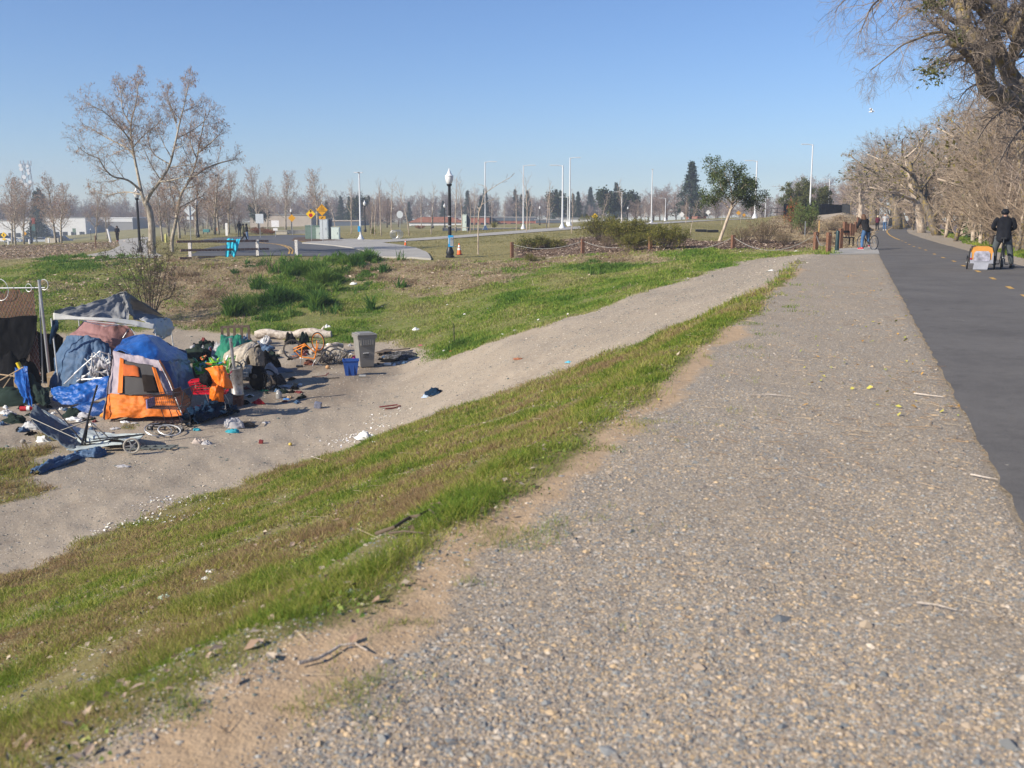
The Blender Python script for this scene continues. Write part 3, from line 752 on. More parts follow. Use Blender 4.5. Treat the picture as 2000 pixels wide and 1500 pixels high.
def roundtree(seed, h, w_, cols, nleaf, size, P=None, mt=None, tw=(.16,.12,.09), lean=(0, 0), flat=1.0):
    P = P or dict(seg=[6,6,5,4], wob=[.06,.14,.18,.2], up=[.02,.04,.03,.0], taper=[.5,.35,.3,.5], n=[9,7,6,0], start=[.4,.2,.15,0], ang=[.95,.85,.9,.9], len=[.62,.5,.45,.5], short=[.3,.4,.4,.5], rr=[.55,.55,.6,.7], rmin=.01)
    T = Tree(seed); T.grow(Vector((0, 0, -.1)), Vector((lean[0], lean[1], 1)).normalized(), h*.72, .035*h*.6, 0, P)
    return T.meshes('leafy_tree', 0, mt or B_DARK, TWIG, tw, dict(n=nleaf, spread=size*.9, size=size, asp=.6, cols=cols, lv=2))
OAKG = [(.07,.10,.03), (.10,.135,.04), (.14,.165,.055), (.05,.07,.025)]
K_OAK = roundtree(5, 6.0, 4, OAKG, 15000, .17)
# ---------------------------------------------------------------- planting the trees
def at(px, py, D=None): return G(px, py) if D is None else GD(px, D)
def hscale(base, ytop, native):         # scale so the top reaches picture row ytop
    d = ray(1000, ytop); ztop = EYE + d[2]/d[1]*base.y
    return (ztop - base.z) / native
# oak leaning on the mulch bed
ob = G(1404, 471)
T = Tree(77)
PO = dict(seg=[6,6,5,4], wob=[.06,.14,.18,.2], up=[.02,.03,.03,.0], taper=[.5,.35,.3,.5], n=[9,7,6,0], start=[.3,.2,.15,0], ang=[.95,.85,.9,.9], len=[.6,.5,.45,.5], short=[.3,.4,.4,.5], rr=[.55,.55,.6,.7], rmin=.007)
D1 = ob.y
limb(T, [ob-Vector((0,0,.1)), dp(1411,455), dp(1420,430), dp(1428,408)], .11, .085, 0, PO, ob, 0)
limb(T, [dp(1428,410), dp(1430,385), dp(1425,360,.2), dp(1412,335,.3), dp(1400,338,.3), dp(1388,326,.2)], .07, .015, 1, PO, ob, 9, 2.4)
limb(T, [dp(1428,410), dp(1445,390,-.4), dp(1462,386,-.6), dp(1474,390,-.6)], .06, .015, 1, PO, ob, 9, 2.2)
limb(T, [dp(1428,412), dp(1412,395,.3), dp(1395,385,.4), dp(1380,386,.4)], .05, .015, 1, PO, ob, 8, 2.0)
limb(T, [dp(1430,395), dp(1436,370,.6), dp(1434,352,.8), dp(1435,338,.8)], .05, .012, 1, PO, ob, 6, 1.9)
limb(T, [dp(1430,400), dp(1420,385,-1.0), dp(1410,370,-1.3), dp(1405,350,-1.4)], .05, .015, 1, PO, ob, 8, 2.0)
limb(T, [dp(1430,400), dp(1450,380,1.0), dp(1462,370,1.3)], .05, .015, 1, PO, ob, 8, 1.9)
limb(T, [dp(1430,398), dp(1445,372,-1.0), dp(1458,360,-1.3)], .05, .015, 1, PO, ob, 7, 1.7)
ms = T.meshes('oak', 1, B_PALE, TWIG, (.16,.13,.10), dict(n=17000, spread=.13, size=.085, asp=.6, cols=OAKG, lv=2))
place('oak_tree', ms, ob, 'small evergreen oak with a leaning pale trunk on the mulch bed')
# row of sycamores behind the big ones and along the road
syc = [(351,466,330,0,'sycamore just right of the leaning slender one, its base at the verge'),
 (318,472,345,1,'sycamore with a thick trunk behind the largest one, beside the footpath'),
 (383,461,340,2,'sycamore behind the white diamond sign'),
 (420,458,330,0,'sycamore with a kinked trunk, right of the white diamond sign'),
 (428,457,345,1,'thin sycamore just behind the kinked one'),
 (447,456,338,2,'sycamore left of the two walkers on the road'),
 (504,452,330,0,'tall sycamore behind the white back of a small sign across the road'),
 (522,450,352,1,'smaller sycamore next to the tall one across the road'),
 (558,449,338,2,'narrow sycamore with a straight trunk beyond the road'),
 (620,452,334,0,'sycamore with hanging leaves behind the yellow and orange signs'),
 (24,476,345,1,'leftmost bare tree at the edge of the picture, before the car park'),
 (30,478,352,2,'bare tree just right of the leftmost one'),
 (47,477,360,0,'thin bare tree standing beside the black lamp post on the left'),
 (110,475,345,1,'bare tree in front of the dark parked cars'),
 (120,475,362,2,'smaller bare tree in front of the dark parked cars, right of its neighbour'),
 (188,469,372,0,'bare tree left of the walking woman'),
 (209,467,385,1,'small bare tree right behind the walking woman'),
 (330,462,365,1,'sycamore far back in the row left of the leaning one'),
 (302,464,372,2,'sycamore half hidden behind the largest trunk'),
 (405,457,362,0,'distant sycamore between the diamond sign and the kinked trunk')]
for px, py, yt, k, lab in syc:
    b_ = at(px, py) if py < 500 else at(px, py); sc = hscale(b_, yt, 8.6)
    wide = rnd.uniform(.95, 1.25)
    place('sycamore_tree' if px > 300 else 'bare_tree', K_SYC[k], b_, lab, 'tree', 'bare park trees' , rnd.random()*6.28, (sc*wide, sc*wide, sc))
yng = [(724,458,372,0),(732,460,384,1),(745,461,352,2),(765,457,350,3),(799,461,350,0),(842,458,360,1),(823,447,366,2),(890,452,338,3),(901,452,345,0),(918,456,375,1),(1009,450,362,2),(1028,453,340,3),
       (1035,449,382,0),(1067,447,352,1),(1072,447,372,2),(1116,456,372,3),(1175,440,372,0),(1215,440,352,1),(1245,436,392,2),(1260,436,382,3),(1348,460,385,0),(1296,432,395,1),(1409,440,405,2),(1446,435,400,3),(1340,437,380,1),(686,456,352,2),(656,452,365,0),(925,450,362,3),(960,446,385,1),(985,445,390,2)]
places = ['behind the tall white lamp post on the right of the road','second behind the white lamp post at the road','left of the coil bicycle rack','behind the left end of the coil bicycle rack','right of the coil bicycle rack','between the coil rack and the black lamp post','at the bend of the paved path','just right of the black lamp post top','right of the black lamp post, next to its twin','left of the grey cabinet','at the low wall beyond the lawn','in front of the second arm lamp','behind the second arm lamp','left of the pair of tall arm lamps','close left of the pair of tall arm lamps','leaning, right of the pair of tall arm lamps','left of the round evergreen','in front of the round evergreen','between the round evergreen and the single tall lamp','next to the single tall lamp','sapling in front of the tall conifer','right of the single tall lamp','under the left edge of the oak','thin, behind the oak crown','left of the tall conifer','left of the white lamp post by the road','behind the tall utility boxes','near the grey cabinet','right of the grey cabinet','at the far end of the low wall']
for (px, py, yt, k), pl in zip(yng, places):
    b_ = at(px, py); sc = hscale(b_, yt, 5.6)
    place('young_tree', K_YNG[k], b_, 'young bare park tree ' + pl, 'tree', 'young bare trees on the park lawn', rnd.random()*6.28, (sc*.9, sc*.9, sc))
# the slim sapling on the near lawn, its top swept right
sb = G(934, 497); T = Tree(91); D1 = sb.y
PP = dict(PY); PP['rmin'] = .006
limb(T, [sb-Vector((0,0,.1)), dp(934,460), dp(935,420), dp(938,405)], .045, .035, 0, PP, sb, 4, 1.2)
limb(T, [dp(938,410), dp(942,395), dp(948,378), dp(965,365), dp(990,350), dp(1000,344)], .03, .008, 0, PP, sb, 9, 1.7)
limb(T, [dp(938,412), dp(930,398,.3), dp(932,382,.5)], .02, .008, 1, PP, sb, 5, 1.2)
limb(T, [dp(948,378), dp(950,366,.3), dp(935,360,.4)], .02, .008, 1, PP, sb, 5, 1.)
limb(T, [dp(940,400), dp(955,392,-.4), dp(975,388,-.5)], .02, .008, 1, PP, sb, 5, 1.)
place('sapling', T.meshes('sapling', 1, B_PALE, TWIG, (.22,.17,.14)), sb, 'slim bare sapling with its top swept right, alone on the near lawn', 'tree')
# conifers
for i, (px, D, yt, lab) in enumerate([(1347,235,315,'tall dark conifer standing alone left of the oak'), (1202,330,357,'small conifer tip over the round evergreen')]):
    b_ = at(px, 0, D); sc = hscale(b_, yt, 12.3); place('conifer_tree', K_CON[i], b_, lab, 'tree', None, 1.3*i, (sc*(1.25 if i == 0 else 1.1),)*2 + (sc,))
cons = [(76,373),(84,368),(92,380),(655,376),(668,383),(684,384),(700,382),(708,374),(722,382),(742,390),(760,388),(782,392),(800,394),(866,392),(914,372),(926,374),(948,368),(1006,370),(1030,372),(1042,378),(1094,372),(1118,378),(1128,374),(1140,370),(1152,365),(1085,370),(640,392),(560,396),(940,382),(1018,380)]
for i, (px, yt) in enumerate(cons):
    if i % 4 == 3: continue
    D = 300 + (i*37) % 90; b_ = at(px, 0, D); sc = hscale(b_, yt, 12.3)
    place('conifer_tree', K_CON[i % 3], b_, 'small dark conifer in the hazy treeline', 'tree', 'conifers in the far treeline', i*1.7, (sc*1.0, sc*1.0, sc))
K_EVG = roundtree(6, 6, 4, [(.04,.055,.025), (.06,.08,.035)], 6000, .42)
for px, D, yt, wd, lab in [(1190,250,370,1.1,'round dark evergreen left of the single tall lamp'), (1224,255,372,1.0,'second round dark evergreen, touching the first'), (1090,290,375,.9,'dark rounded evergreen behind the pair of arm lamps'), (508,260,398,1.0,'dark rounded evergreen behind the sycamores across the road'),(700,300,385,.8,'dark evergreen mass right behind the white lamp post at the road')]:
    b_ = at(px, 0, D); sc = hscale(b_, yt, 6.2); place('evergreen_tree', K_EVG, b_, lab, 'tree', None, px*.7, (sc*wd, sc*wd, sc))
# continuous far treeline of bare trees
g = random.Random(4); n = 0
for row, (D0, ya, yb, stepx) in enumerate([(205, 392, 408, 30), (270, 386, 400, 26), (350, 380, 396, 26)]):
    x = -40 + row*9
    while x < 1700:
        if True:
            D = D0 + g.uniform(-20, 25)
            if x < 330 or 480 < x < 715 or 780 < x < 1235: D = 372 + row*14 + g.uniform(-6, 10)      # behind the buildings
            b_ = at(x, 0, D)
            yt = g.uniform(ya, yb) + (12 if x < 420 else 0) - (22 if 1540 < x else 0) - (14 if 1270 < x < 1330 else 0)
            sc = hscale(b_, yt, 9.2); wd = g.uniform(1.0, 1.5)
            place('bare_tree', K_BG[n % 4], b_, 'bare brown tree in the hazy treeline beyond the park', 'tree', 'bare trees in the far treeline', g.random()*6.28, (sc*wd, sc*wd, sc)); n += 1
        x += stepx * g.uniform(.7, 1.3)
# ---------------------------------------------------------------- riverside cottonwoods on the right
PC = dict(seg=[7,7,6,5,4], wob=[.10,.15,.18,.2,.22], up=[.02,.02,.0,-.03,-.06], taper=[.5,.4,.3,.35,.5], n=[8,8,9,8,0], start=[.25,.15,.12,.1,0], ang=[.8,.75,.8,.85,.9], len=[.62,.55,.5,.48,.5], short=[.3,.45,.45,.5,.5], rr=[.6,.5,.45,.5,.7], rmin=.0065)
K_COT = []
for i in range(4):
    T = Tree(120+i); T.grow(Vector((0, 0, -.3)), Vector((rnd.uniform(-.3, .1), 0, 1)).normalized(), 8.0, .38, 0, PC)
    K_COT.append(T.meshes('cottonwood', 1, [B_COT, B_PALE][i % 2], TWIG, [(.27,.215,.165), (.33,.265,.205)][i % 2], dict(n=260 if i % 2 == 0 else 90, spread=.22, size=.3, asp=.5, cols=[(.14,.13,.03), (.20,.17,.04), (.10,.10,.03)], lv=3) ))
print('cottonwood segs', len(T.ch))
PT = dict(seg=[8,6,5,4], wob=[.07,.13,.17,.2], up=[.03,.02,.0,-.03], taper=[.3,.3,.35,.5], n=[24,10,9,0], start=[.06,.1,.1,0], ang=[.7,.75,.85,.9], len=[.45,.48,.45,.5], short=[.4,.45,.5,.5], rr=[.4,.45,.5,.7], rmin=.007)
K_THK = []
for i in range(4):
    T = Tree(150+i); T.grow(Vector((0, 0, -.3)), Vector((rnd.uniform(-.25, .15), 0, 1)).normalized(), 9.0, .2, 0, PT)
    K_THK.append(T.meshes('thicket_tree', 0, [B_COT, B_PALE, B_DARK, B_COT][i], TWIG, [(.24,.18,.13), (.30,.235,.17), (.21,.16,.115), (.27,.205,.145)][i]))
cot = [(1752,118,250,0,1.9,'dark leaning cottonwood with mistletoe where the trail bends out of sight'),
 (1770,128,245,2,1.7,'upright dark cottonwood behind the leaning one at the trail bend'),
 (1682,150,280,1,1.3,'pale broken cottonwood left of the far walkers'),
 (1705,165,262,0,1.8,'cottonwood with mistletoe left of the trail bend'),
 (1800,95,238,3,1.5,'pale cottonwood at the foot of the grass strip, right of the trail bend'),
 (1832,82,232,2,1.4,'dark leaning cottonwood halfway along the grass strip'),
 (1884,74,232,1,1.35,'stout pale cottonwood trunk left of the ivy covered one'),
 (1925,66,225,0,1.1,'dark cottonwood just left of the man with the trailer'),
 (1962,58,150,3,1.2,'tall pale cottonwood behind the man with the trailer'),
 (2010,55,120,2,1.2,'cottonwood at the right edge of the picture behind the trail')]
for px, D, yt, k, wd, lab in cot:
    b_ = at(px, 0, D); b_.z = max(b_.z, -3.0); sc = hscale(b_, yt, 11.0)
    place('cottonwood_tree', K_COT[k], b_, lab, 'tree', 'cottonwoods by the river', g.random()*.8-.4, (sc*wd*.8, sc*wd*.8, sc))
n = 0
for px, D, yt in [(1655,190,300),(1668,180,280),(1690,175,268),(1712,170,262),(1735,155,258),(1752,145,250),(1775,135,246),(1790,120,248),(1805,110,244),(1818,100,262),(1830,105,238),(1845,92,236),(1856,88,226),(1868,84,222),(1880,90,214),(1893,78,210),(1905,72,200),(1915,80,196),(1930,70,190),(1938,62,180),(1950,74,168),(1960,66,158),(1972,55,150),(1984,64,140),(1992,52,130),(2004,60,120),(2015,48,120),(2030,55,110),(1865,64,300),(1900,60,290),(1935,54,270),(1975,49,250),(2000,46,240),(1845,76,320),(1820,88,330),(1985,44,300),(1780,112,340),(1915,56,330),(1955,50,320),(2060,50,60),(2090,46,60),(2120,60,60),(2160,50,80),(2220,60,80),(2300,50,80)]:
    b_ = at(px, 0, D); b_.z = max(b_.z, -3.5); sc = hscale(b_, yt, 9.8); wd = g.uniform(.8, 1.3)*(1.0 if sc > .7 else 1.3)
    place('thicket_tree', K_THK[n % 4], b_, 'leafless riverside tree in the tangled brown thicket right of the trail', 'tree', 'thicket trees by the river', g.random()*6.28, (sc*wd, sc*wd, sc)); n += 1
# overhanging cottonwood: trunk outside the frame, limbs reaching in at the top right
ob2 = GD(2240, 31); T = Tree(201); D1 = 31.0
PF = dict(seg=[7,7,7,6,5], wob=[.1,.12,.15,.18,.2], up=[.0,.0,-.02,-.05,-.08], taper=[.5,.4,.3,.35,.5], n=[8,7,10,9,0], start=[.2,.1,.1,.1,0], ang=[.8,.75,.7,.75,.9], len=[.6,.55,.55,.55,.5], short=[.3,.4,.35,.4,.5], rr=[.6,.42,.42,.5,.7], rmin=.0033)
limb(T, [ob2-Vector((0,0,.3)), dp(2200,420,.3), dp(2150,330,.5), dp(2085,255,.3), dp(2040,225)], .62, .45, 0, PF, ob2, 0)
limb(T, [dp(2045,228), dp(1990,205,-.3), dp(1950,185,-.5), dp(1925,160,-.6), dp(1926,120,-.7), dp(1918,95,-.6), dp(1895,70,-.5), dp(1883,40,-.3), dp(1872,5,0), dp(1855,-40,.4), dp(1840,-110,1)], .36, .12, 0, PF, ob2, 7, 5.)
limb(T, [dp(2050,232), dp(2000,180,.8), dp(1975,150,1), dp(1960,120,1.1), dp(1945,85,1.2), dp(1935,45,1.2), dp(1915,15,1), dp(1880,-15,.8), dp(1830,-60,.8)], .34, .12, 0, PF, ob2, 7, 5.)
limb(T, [dp(2080,250), dp(2040,130,2), dp(2000,75,2.2), dp(1975,50,2.4), dp(1945,10,2.6), dp(1925,-40,2.8)], .3, .12, 0, PF, ob2, 6, 5.)
limb(T, [dp(1919,98), dp(1905,90,-1), dp(1885,85,-1.3), dp(1865,72,-1.6), dp(1845,63,-1.8), dp(1820,65,-2), dp(1795,75,-2.2), dp(1765,87,-2.4), dp(1735,110,-2.5), dp(1700,138,-2.6)], .085, .012, 1, PF, ob2, 17, 3.0)
limb(T, [dp(1855,70,-1.7), dp(1830,50,-2), dp(1820,40,-2.2), dp(1830,35,-2.4), dp(1860,36,-2.4), dp(1900,38,-2)], .04, .012, 2, PF, ob2, 14, 2.1)
limb(T, [dp(1930,105), dp(1890,95,-2.2), dp(1860,98,-2.8), dp(1835,118,-3), dp(1822,130,-3)], .05, .01, 2, PF, ob2, 14, 2.1)
limb(T, [dp(1850,-30,.4), dp(1790,-25,-1), dp(1740,-15,-1.5), dp(1705,10,-1.8), dp(1690,40,-1.9), dp(1675,75,-2)], .07, .01, 2, PF, ob2, 22, 2.5)
limb(T, [dp(1850,-20,.4), dp(1770,-30,1), dp(1700,-20,1), dp(1650,0,1), dp(1630,25,1)], .06, .01, 2, PF, ob2, 20, 2.5)
limb(T, [dp(1875,20), dp(1840,5,.5), dp(1800,10,.8), dp(1760,35,1), dp(1735,60,1)], .05, .01, 2, PF, ob2, 19, 2.3)
limb(T, [dp(1925,165), dp(1905,165,-1.5), dp(1885,178,-2), dp(1870,200,-2.2)], .05, .01, 2, PF, ob2, 14, 1.8)
limb(T, [dp(1985,200), dp(1960,215,-2), dp(1930,240,-3), dp(1905,280,-3.4)], .08, .012, 2, PF, ob2, 22, 2.3)
limb(T, [dp(2040,228), dp(1995,250,-2), dp(1960,300,-3), dp(1940,350,-3.2)], .08, .012, 2, PF, ob2, 22, 2.3)
limb(T, [dp(2060,240), dp(2010,290,-1), dp(1985,350,-2)], .08, .012, 2, PF, ob2, 22, 2.2)
for (a, b_, c_) in [(1965,20,1),(1990,60,1.5),(2000,110,1.5),(1975,165,-1),(1950,60,.5),(1995,10,2)]:
    limb(T, [dp(a+30,b_+10,c_), dp(a,b_,c_-1), dp(a-35,b_+15,c_-2), dp(a-60,b_+45,c_-2.5)], .05, .01, 2, PF, ob2, 14, 1.8)
mst = dict(n=420, spread=.001, size=.12, asp=.4, cols=[(.10,.12,.04), (.16,.17,.06)], lv=9)
gg = random.Random(5)
for cx, cy, cd_, rr_ in [(1823,140,-3,.35),(1868,70,-1.5,.3),(1815,10,.5,.25),(1845,8,.5,.3)]:
    c0 = dp(cx, cy, cd_) - ob2
    for k in range(60): T.tips.append((c0 + Vector((gg.gauss(0, 1), gg.gauss(0, 1), gg.gauss(0, 1)))*rr_*.5, Vector((0, 0, 1)), 9))
mst['n'] = 900
ms = T.meshes('overhanging_cottonwood', 1, B_COT, TWIG, (.21,.17,.135), mst)
place('cottonwood_tree', ms, ob2, 'huge old cottonwood at the right edge, its limbs reaching over the trail')
# thin pale trunks behind the man
for px, D, yt, lab in [(1955,47,300,'thin pale pole-like trunk just left above the cyclist man\'s cap'), (1969,47.5,290,'thin pale trunk right above the cyclist man\'s cap'), (1991,44.5,260,'pale straight trunk at the right edge of the picture')]:
    b_ = at(px, 0, D); sc = hscale(b_, yt, 5.6); place('young_tree', K_YNG[px % 4], b_, lab, 'tree', None, 1, (1.3, 1.3, sc))
# trees behind the black screen fence
K_GRN = roundtree(9, 6, 4, [(.13,.14,.045), (.17,.18,.06), (.09,.105,.035)], 9000, .15)
for px, D, yt, k in [(1550,125,348,'green broad tree left behind the black screened fence'), (1598,128,356,'green tree right behind the black screened fence')]:
    b_ = at(px, 0, D); sc = hscale(b_, yt, 6.2); place('leafy_tree', K_GRN, b_, k, 'tree', None, px, (sc*1.1, sc*1.1, sc))
# ---------------------------------------------------------------- shrubs
def shrub(seed, w_, h, cols, n, size, stems=16, mt=None, tw=(.12,.09,.06), rm=.006, ang=.7, leaf_low=True):
    P = dict(seg=[5,4,3], wob=[.12,.2,.25], up=[.06,.05,.02], taper=[.4,.4,.5], n=[6,5,0], start=[.25,.2,0], ang=[.6,.7,.8], len=[.5,.5,.5], short=[.4,.4,.4], rr=[.6,.6,.6], rmin=rm)
    T = Tree(seed)
    for k in range(stems):
        a = k*2.4; t_ = ang*math.sqrt((k+.5)/stems)
        d = Vector((math.sin(t_)*math.cos(a), math.sin(t_)*math.sin(a), math.cos(t_))); L = h*.85*(1 if t_ < .4 else .9 + .5*(w_/h-.5)*t_/ang)
        T.grow(Vector((d.x*.15, d.y*.15, -.05)), d, L, rm*3.2, 0, P)
    return T.meshes('shrub', 0, mt or B_DARK, TWIG, tw, dict(n=n, spread=size*.8, size=size, asp=.5, cols=cols, lv=0 if leaf_low else 1) if n else None)
OLV = [(.15,.155,.025), (.21,.20,.035), (.09,.105,.02), (.25,.22,.06)]
S1 = shrub(1, 3.2, 1.9, OLV, 9000, .10, 34, ang=1.1); S2 = shrub(2, 3.0, 1.7, OLV, 9000, .10, 34, ang=1.15)
for px, py, yt, k, lab in [(1172,470,432,S1,'olive green shrub left of the larger clump on the mulch bed'), (1225,478,433,S2,'tall olive shrub in the middle of the mulch bed clump'), (1262,478,446,S1,'olive shrub behind the rust brown post'), (1305,486,446,S2,'big rounded dark olive shrub right of the rust brown post'), (1238,490,462,S1,'loose grey green shrub in front of the clump')]:
    b_ = at(px, py); sc = hscale(b_, yt, 1.75); place('shrub', k, b_, lab, 'shrub', None, px, (sc*.95, sc*.95, sc), parts=('stems', 'foliage'))
S3 = shrub(3, 1.8, .7, OLV, 3000, .08, 20, ang=1.3)
for px, py, yt, lab in [(1045,487,468,'low creeping green shrub near the left end of the mulch bed'), (1078,484,470,'low creeping green shrub, right neighbour of the leftmost one')]:
    b_ = at(px, py); sc = hscale(b_, yt, .7); place('shrub', S3, b_, lab, 'shrub', None, px, (sc*1.3, sc*1.3, sc), parts=('stems', 'foliage'))
S4 = shrub(4, 1.8, 1.4, [(.05,.14,.03), (.07,.18,.04)], 3500, .09, 14, ang=.7)
for px, py, yt, wd, lab in [(1035,511,500,1.5,'low bright green weed clump on the bank crest below the leftmost post'), (1062,507,503,1.6,'second low green weed clump right of it on the crest')]:
    b_ = at(px, py); sc = hscale(b_, yt, 1.2); place('weed_clump', S3, b_, lab, 'plant', None, px, (sc*1.2, sc*1.2, sc*1.8), parts=('stems', 'foliage'))
S5 = shrub(5, 2, 2.2, [(.12,.13,.03), (.18,.15,.04), (.45,.10,.05)], 2600, .11, 12, ang=.5)
S6 = shrub(6, 2, 1.8, [(.12,.17,.05), (.17,.22,.07)], 5200, .10, 24, ang=1.0)
b_ = at(1545, 0, 78); place('shrub', S5, b_, 'tall loose green and reddish shrub before the left end of the black fence', 'shrub', None, 0, (hscale(b_, 402, 2.0)*.55,)*2 + (hscale(b_, 402, 2.0),), parts=('stems', 'foliage'))
b_ = at(1569, 0, 76); place('shrub', S6, b_, 'round bright green shrub in front of the black screened fence', 'shrub', None, 0, (hscale(b_, 404, 1.7)*.6,)*2 + (hscale(b_, 404, 1.7),), parts=('stems', 'foliage'))
DRYB = [(.22,.16,.10), (.30,.22,.14), (.17,.13,.07), (.12,.12,.04)]
S7 = shrub(7, 2, 1.4, DRYB, 1800, .07, 26, tw=(.2,.15,.1), ang=1.1)
for px, py, yt, sx, lab in [(1450,474,446,.9,'brown dry weedy bush right of the oak trunk'), (1492,476,434,.85,'tall brown dry bush in the middle of the weedy patch'), (1530,478,457,.9,'dry brown bush left of the rust brown post pair'), (1590,452,440,1.1,'dry brush clump under the black fence, left part'), (1625,450,434,1.2,'dry brush clump under the right end of the black fence'), (1655,448,436,1.1,'dry brush beside the row of posts along the trail'), (1185,482,462,.8,'leafless grey bush in front of the olive shrubs')]:
    b_ = at(px, py); sc = hscale(b_, yt, 1.3); place('dry_bush', S7, b_, lab, 'shrub', None, px, (sc*sx, sc*sx, sc), parts=('stems', 'foliage'))
# spiky strap-leaved plants
def spiky(nl, L, cols, seed):
    g = np.random.RandomState(seed); V = []; T_ = []
    for k in range(nl):
        a = g.rand()*6.28; t_ = .15 + .9*g.rand(); l = L*(.7+.5*g.rand()); d = np.array([math.cos(a)*math.sin(t_), math.sin(a)*math.sin(t_), math.cos(t_)]); s_ = np.array([-math.sin(a), math.cos(a), 0])*.045*L
        V += [-s_, s_, d*l*.6 + s_*.7, d*l*.6 - s_*.7, d*l*.6 - s_*.7, d*l*.6 + s_*.7, d*l + s_*.1 - [0, 0, .15*l*t_], d*l - s_*.1 - [0, 0, .15*l*t_]]; c = np.array(cols[g.randint(len(cols))]); T_ += [c]*8
    V = np.array(V); return np_mesh('strap_leaves', V, np.arange(len(V)).reshape(-1, 4), MATS['leaf_blades'], False, np.array(T_))
SPK = spiky(70, 1.2, [(.28,.26,.08), (.20,.22,.07), (.38,.32,.13)], 3)
for px, py, yt, lab in [(729,457,441,'yellow green strap-leaved plant behind the white lamp post'), (965,446,430,'yellow strap-leaved plant on the low wall platform'), (1196,438,424,'strap-leaved plant left of the single tall lamp')]:
    b_ = at(px, py); o = link('strap_plant', SPK); o.location = b_; s_ = hscale(b_, yt, 1.2); o.scale = (s_*1.1, s_*1.1, s_); tag(o, lab, 'plant')
S8 = shrub(8, 1.6, 1.0, [(.28,.09,.05), (.34,.16,.09)], 2000, .1, 14, ang=1.1)
for px, py, yt, lab in [(506,458,446,'rust coloured shrub left of the pale planter wall across the road'), (529,458,450,'dark red low shrub beside the pale planter wall'), (820,447,441,'reddish low shrubbery behind the paved path bend')]:
    b_ = at(px, py); sc = hscale(b_, yt, 1.0); place('shrub', S8, b_, lab, 'shrub', None, px, (sc*1.6, sc*1.6, sc), parts=('stems', 'foliage'))
# bare many-stemmed shrub at the foot of the bank
sb = G(297, 628); T = Tree(301); D1 = sb.y
PM = dict(seg=[7,6,5,4], wob=[.06,.10,.15,.2], up=[.01,.03,.03,.02], taper=[.3,.35,.4,.5], n=[9,6,4,0], start=[.3,.15,.1,0], ang=[.6,.7,.8,.8], len=[.42,.5,.5,.5], short=[.35,.4,.5,.5], rr=[.5,.6,.6,.7], rmin=.007)
for tx, ty, dd in [(300,480,0),(330,500,.5),(272,470,-.5),(288,480,.8),(240,500,-.3),(205,510,.4),(262,505,.9),(315,515,-.8),(345,545,.3),(225,560,-.9),(283,500,-1)]:
    mx = 297 + (tx-297)*.35
    limb(T, [sb-Vector((0,0,.1)), dp(mx, 590, dd*.3), dp((mx+tx)/2+3, 540 if ty < 530 else 580, dd*.7), dp(tx, ty, dd)], .032, .010, 0, PM, sb, 9, 2.2)
place('bare_shrub', T.meshes('bare_shrub', 0, B_DARK, TWIG, (.07,.05,.04), dict(n=1700, spread=.05, size=.05, asp=.5, cols=[(.12,.15,.05), (.18,.2,.07)], lv=2)), sb, 'dark many-stemmed bare shrub with tiny green leaves behind the grey canopy', 'shrub', None, 0, 1, parts=('stems', 'twigs'))
# ivy on a trunk
iv = np.random.RandomState(3); b_ = GD(1905, 68); n_ = 1400
P_ = np.stack([iv.randn(n_)*.35, iv.randn(n_)*.3, iv.rand(n_)*3.0], 1); P_[:, 0] += .25*(P_[:, 2]-1.2)*-.4
u = iv.randn(n_, 3)*.09; v_ = iv.randn(n_, 3)*.09
V = np.stack([P_-u, P_-v_, P_+u, P_+v_], 1).reshape(-1, 3); cc = np.array([(.03,.07,.02), (.05,.11,.03), (.08,.15,.04)])[iv.randint(0, 3, n_)].repeat(4, 0)
o = link('ivy', np_mesh('ivy', V, np.arange(4*n_).reshape(-1, 4), MATS['leaf_blades'], False, cc)); o.location = (b_.x, b_.y, max(b_.z, -2)); tag(o, 'dark green ivy clump climbing a trunk stub right of the stout pale cottonwood', 'ivy')
# ---------------------------------------------------------------- ground cover: blades, stones, leaf litter
CELLA = None
def sample(weight, n, seed, rpow=.7):
    g = np.random.RandomState(seed)
    wq = weight[:-1, :] * (TR[:-1, :] ** rpow)
    wq = wq * (np.abs(TA[:-1]) < R(33)); wq[:, len(front)-1:] = 0
    c = np.cumsum(wq.ravel()); idx_ = np.searchsorted(c, g.rand(n) * c[-1])
    ir, ia = np.unravel_index(idx_, wq.shape)
    a = ang[ia] + (front[1]-front[0]) * g.rand(n); r = rr[ir] + (rr[ir+1]-rr[ir]) * g.rand(n)
    x = r*np.sin(a); y = r*np.cos(a); return x, y, Hv(x, y), r, g
def pick(cols, v, g, jit=.25):
    cols = np.array(cols); k = np.clip((v * len(cols)).astype(int), 0, len(cols)-1); c = cols[k]
    return c * (1 + jit * (g.rand(len(v))[:, None]*2 - 1))
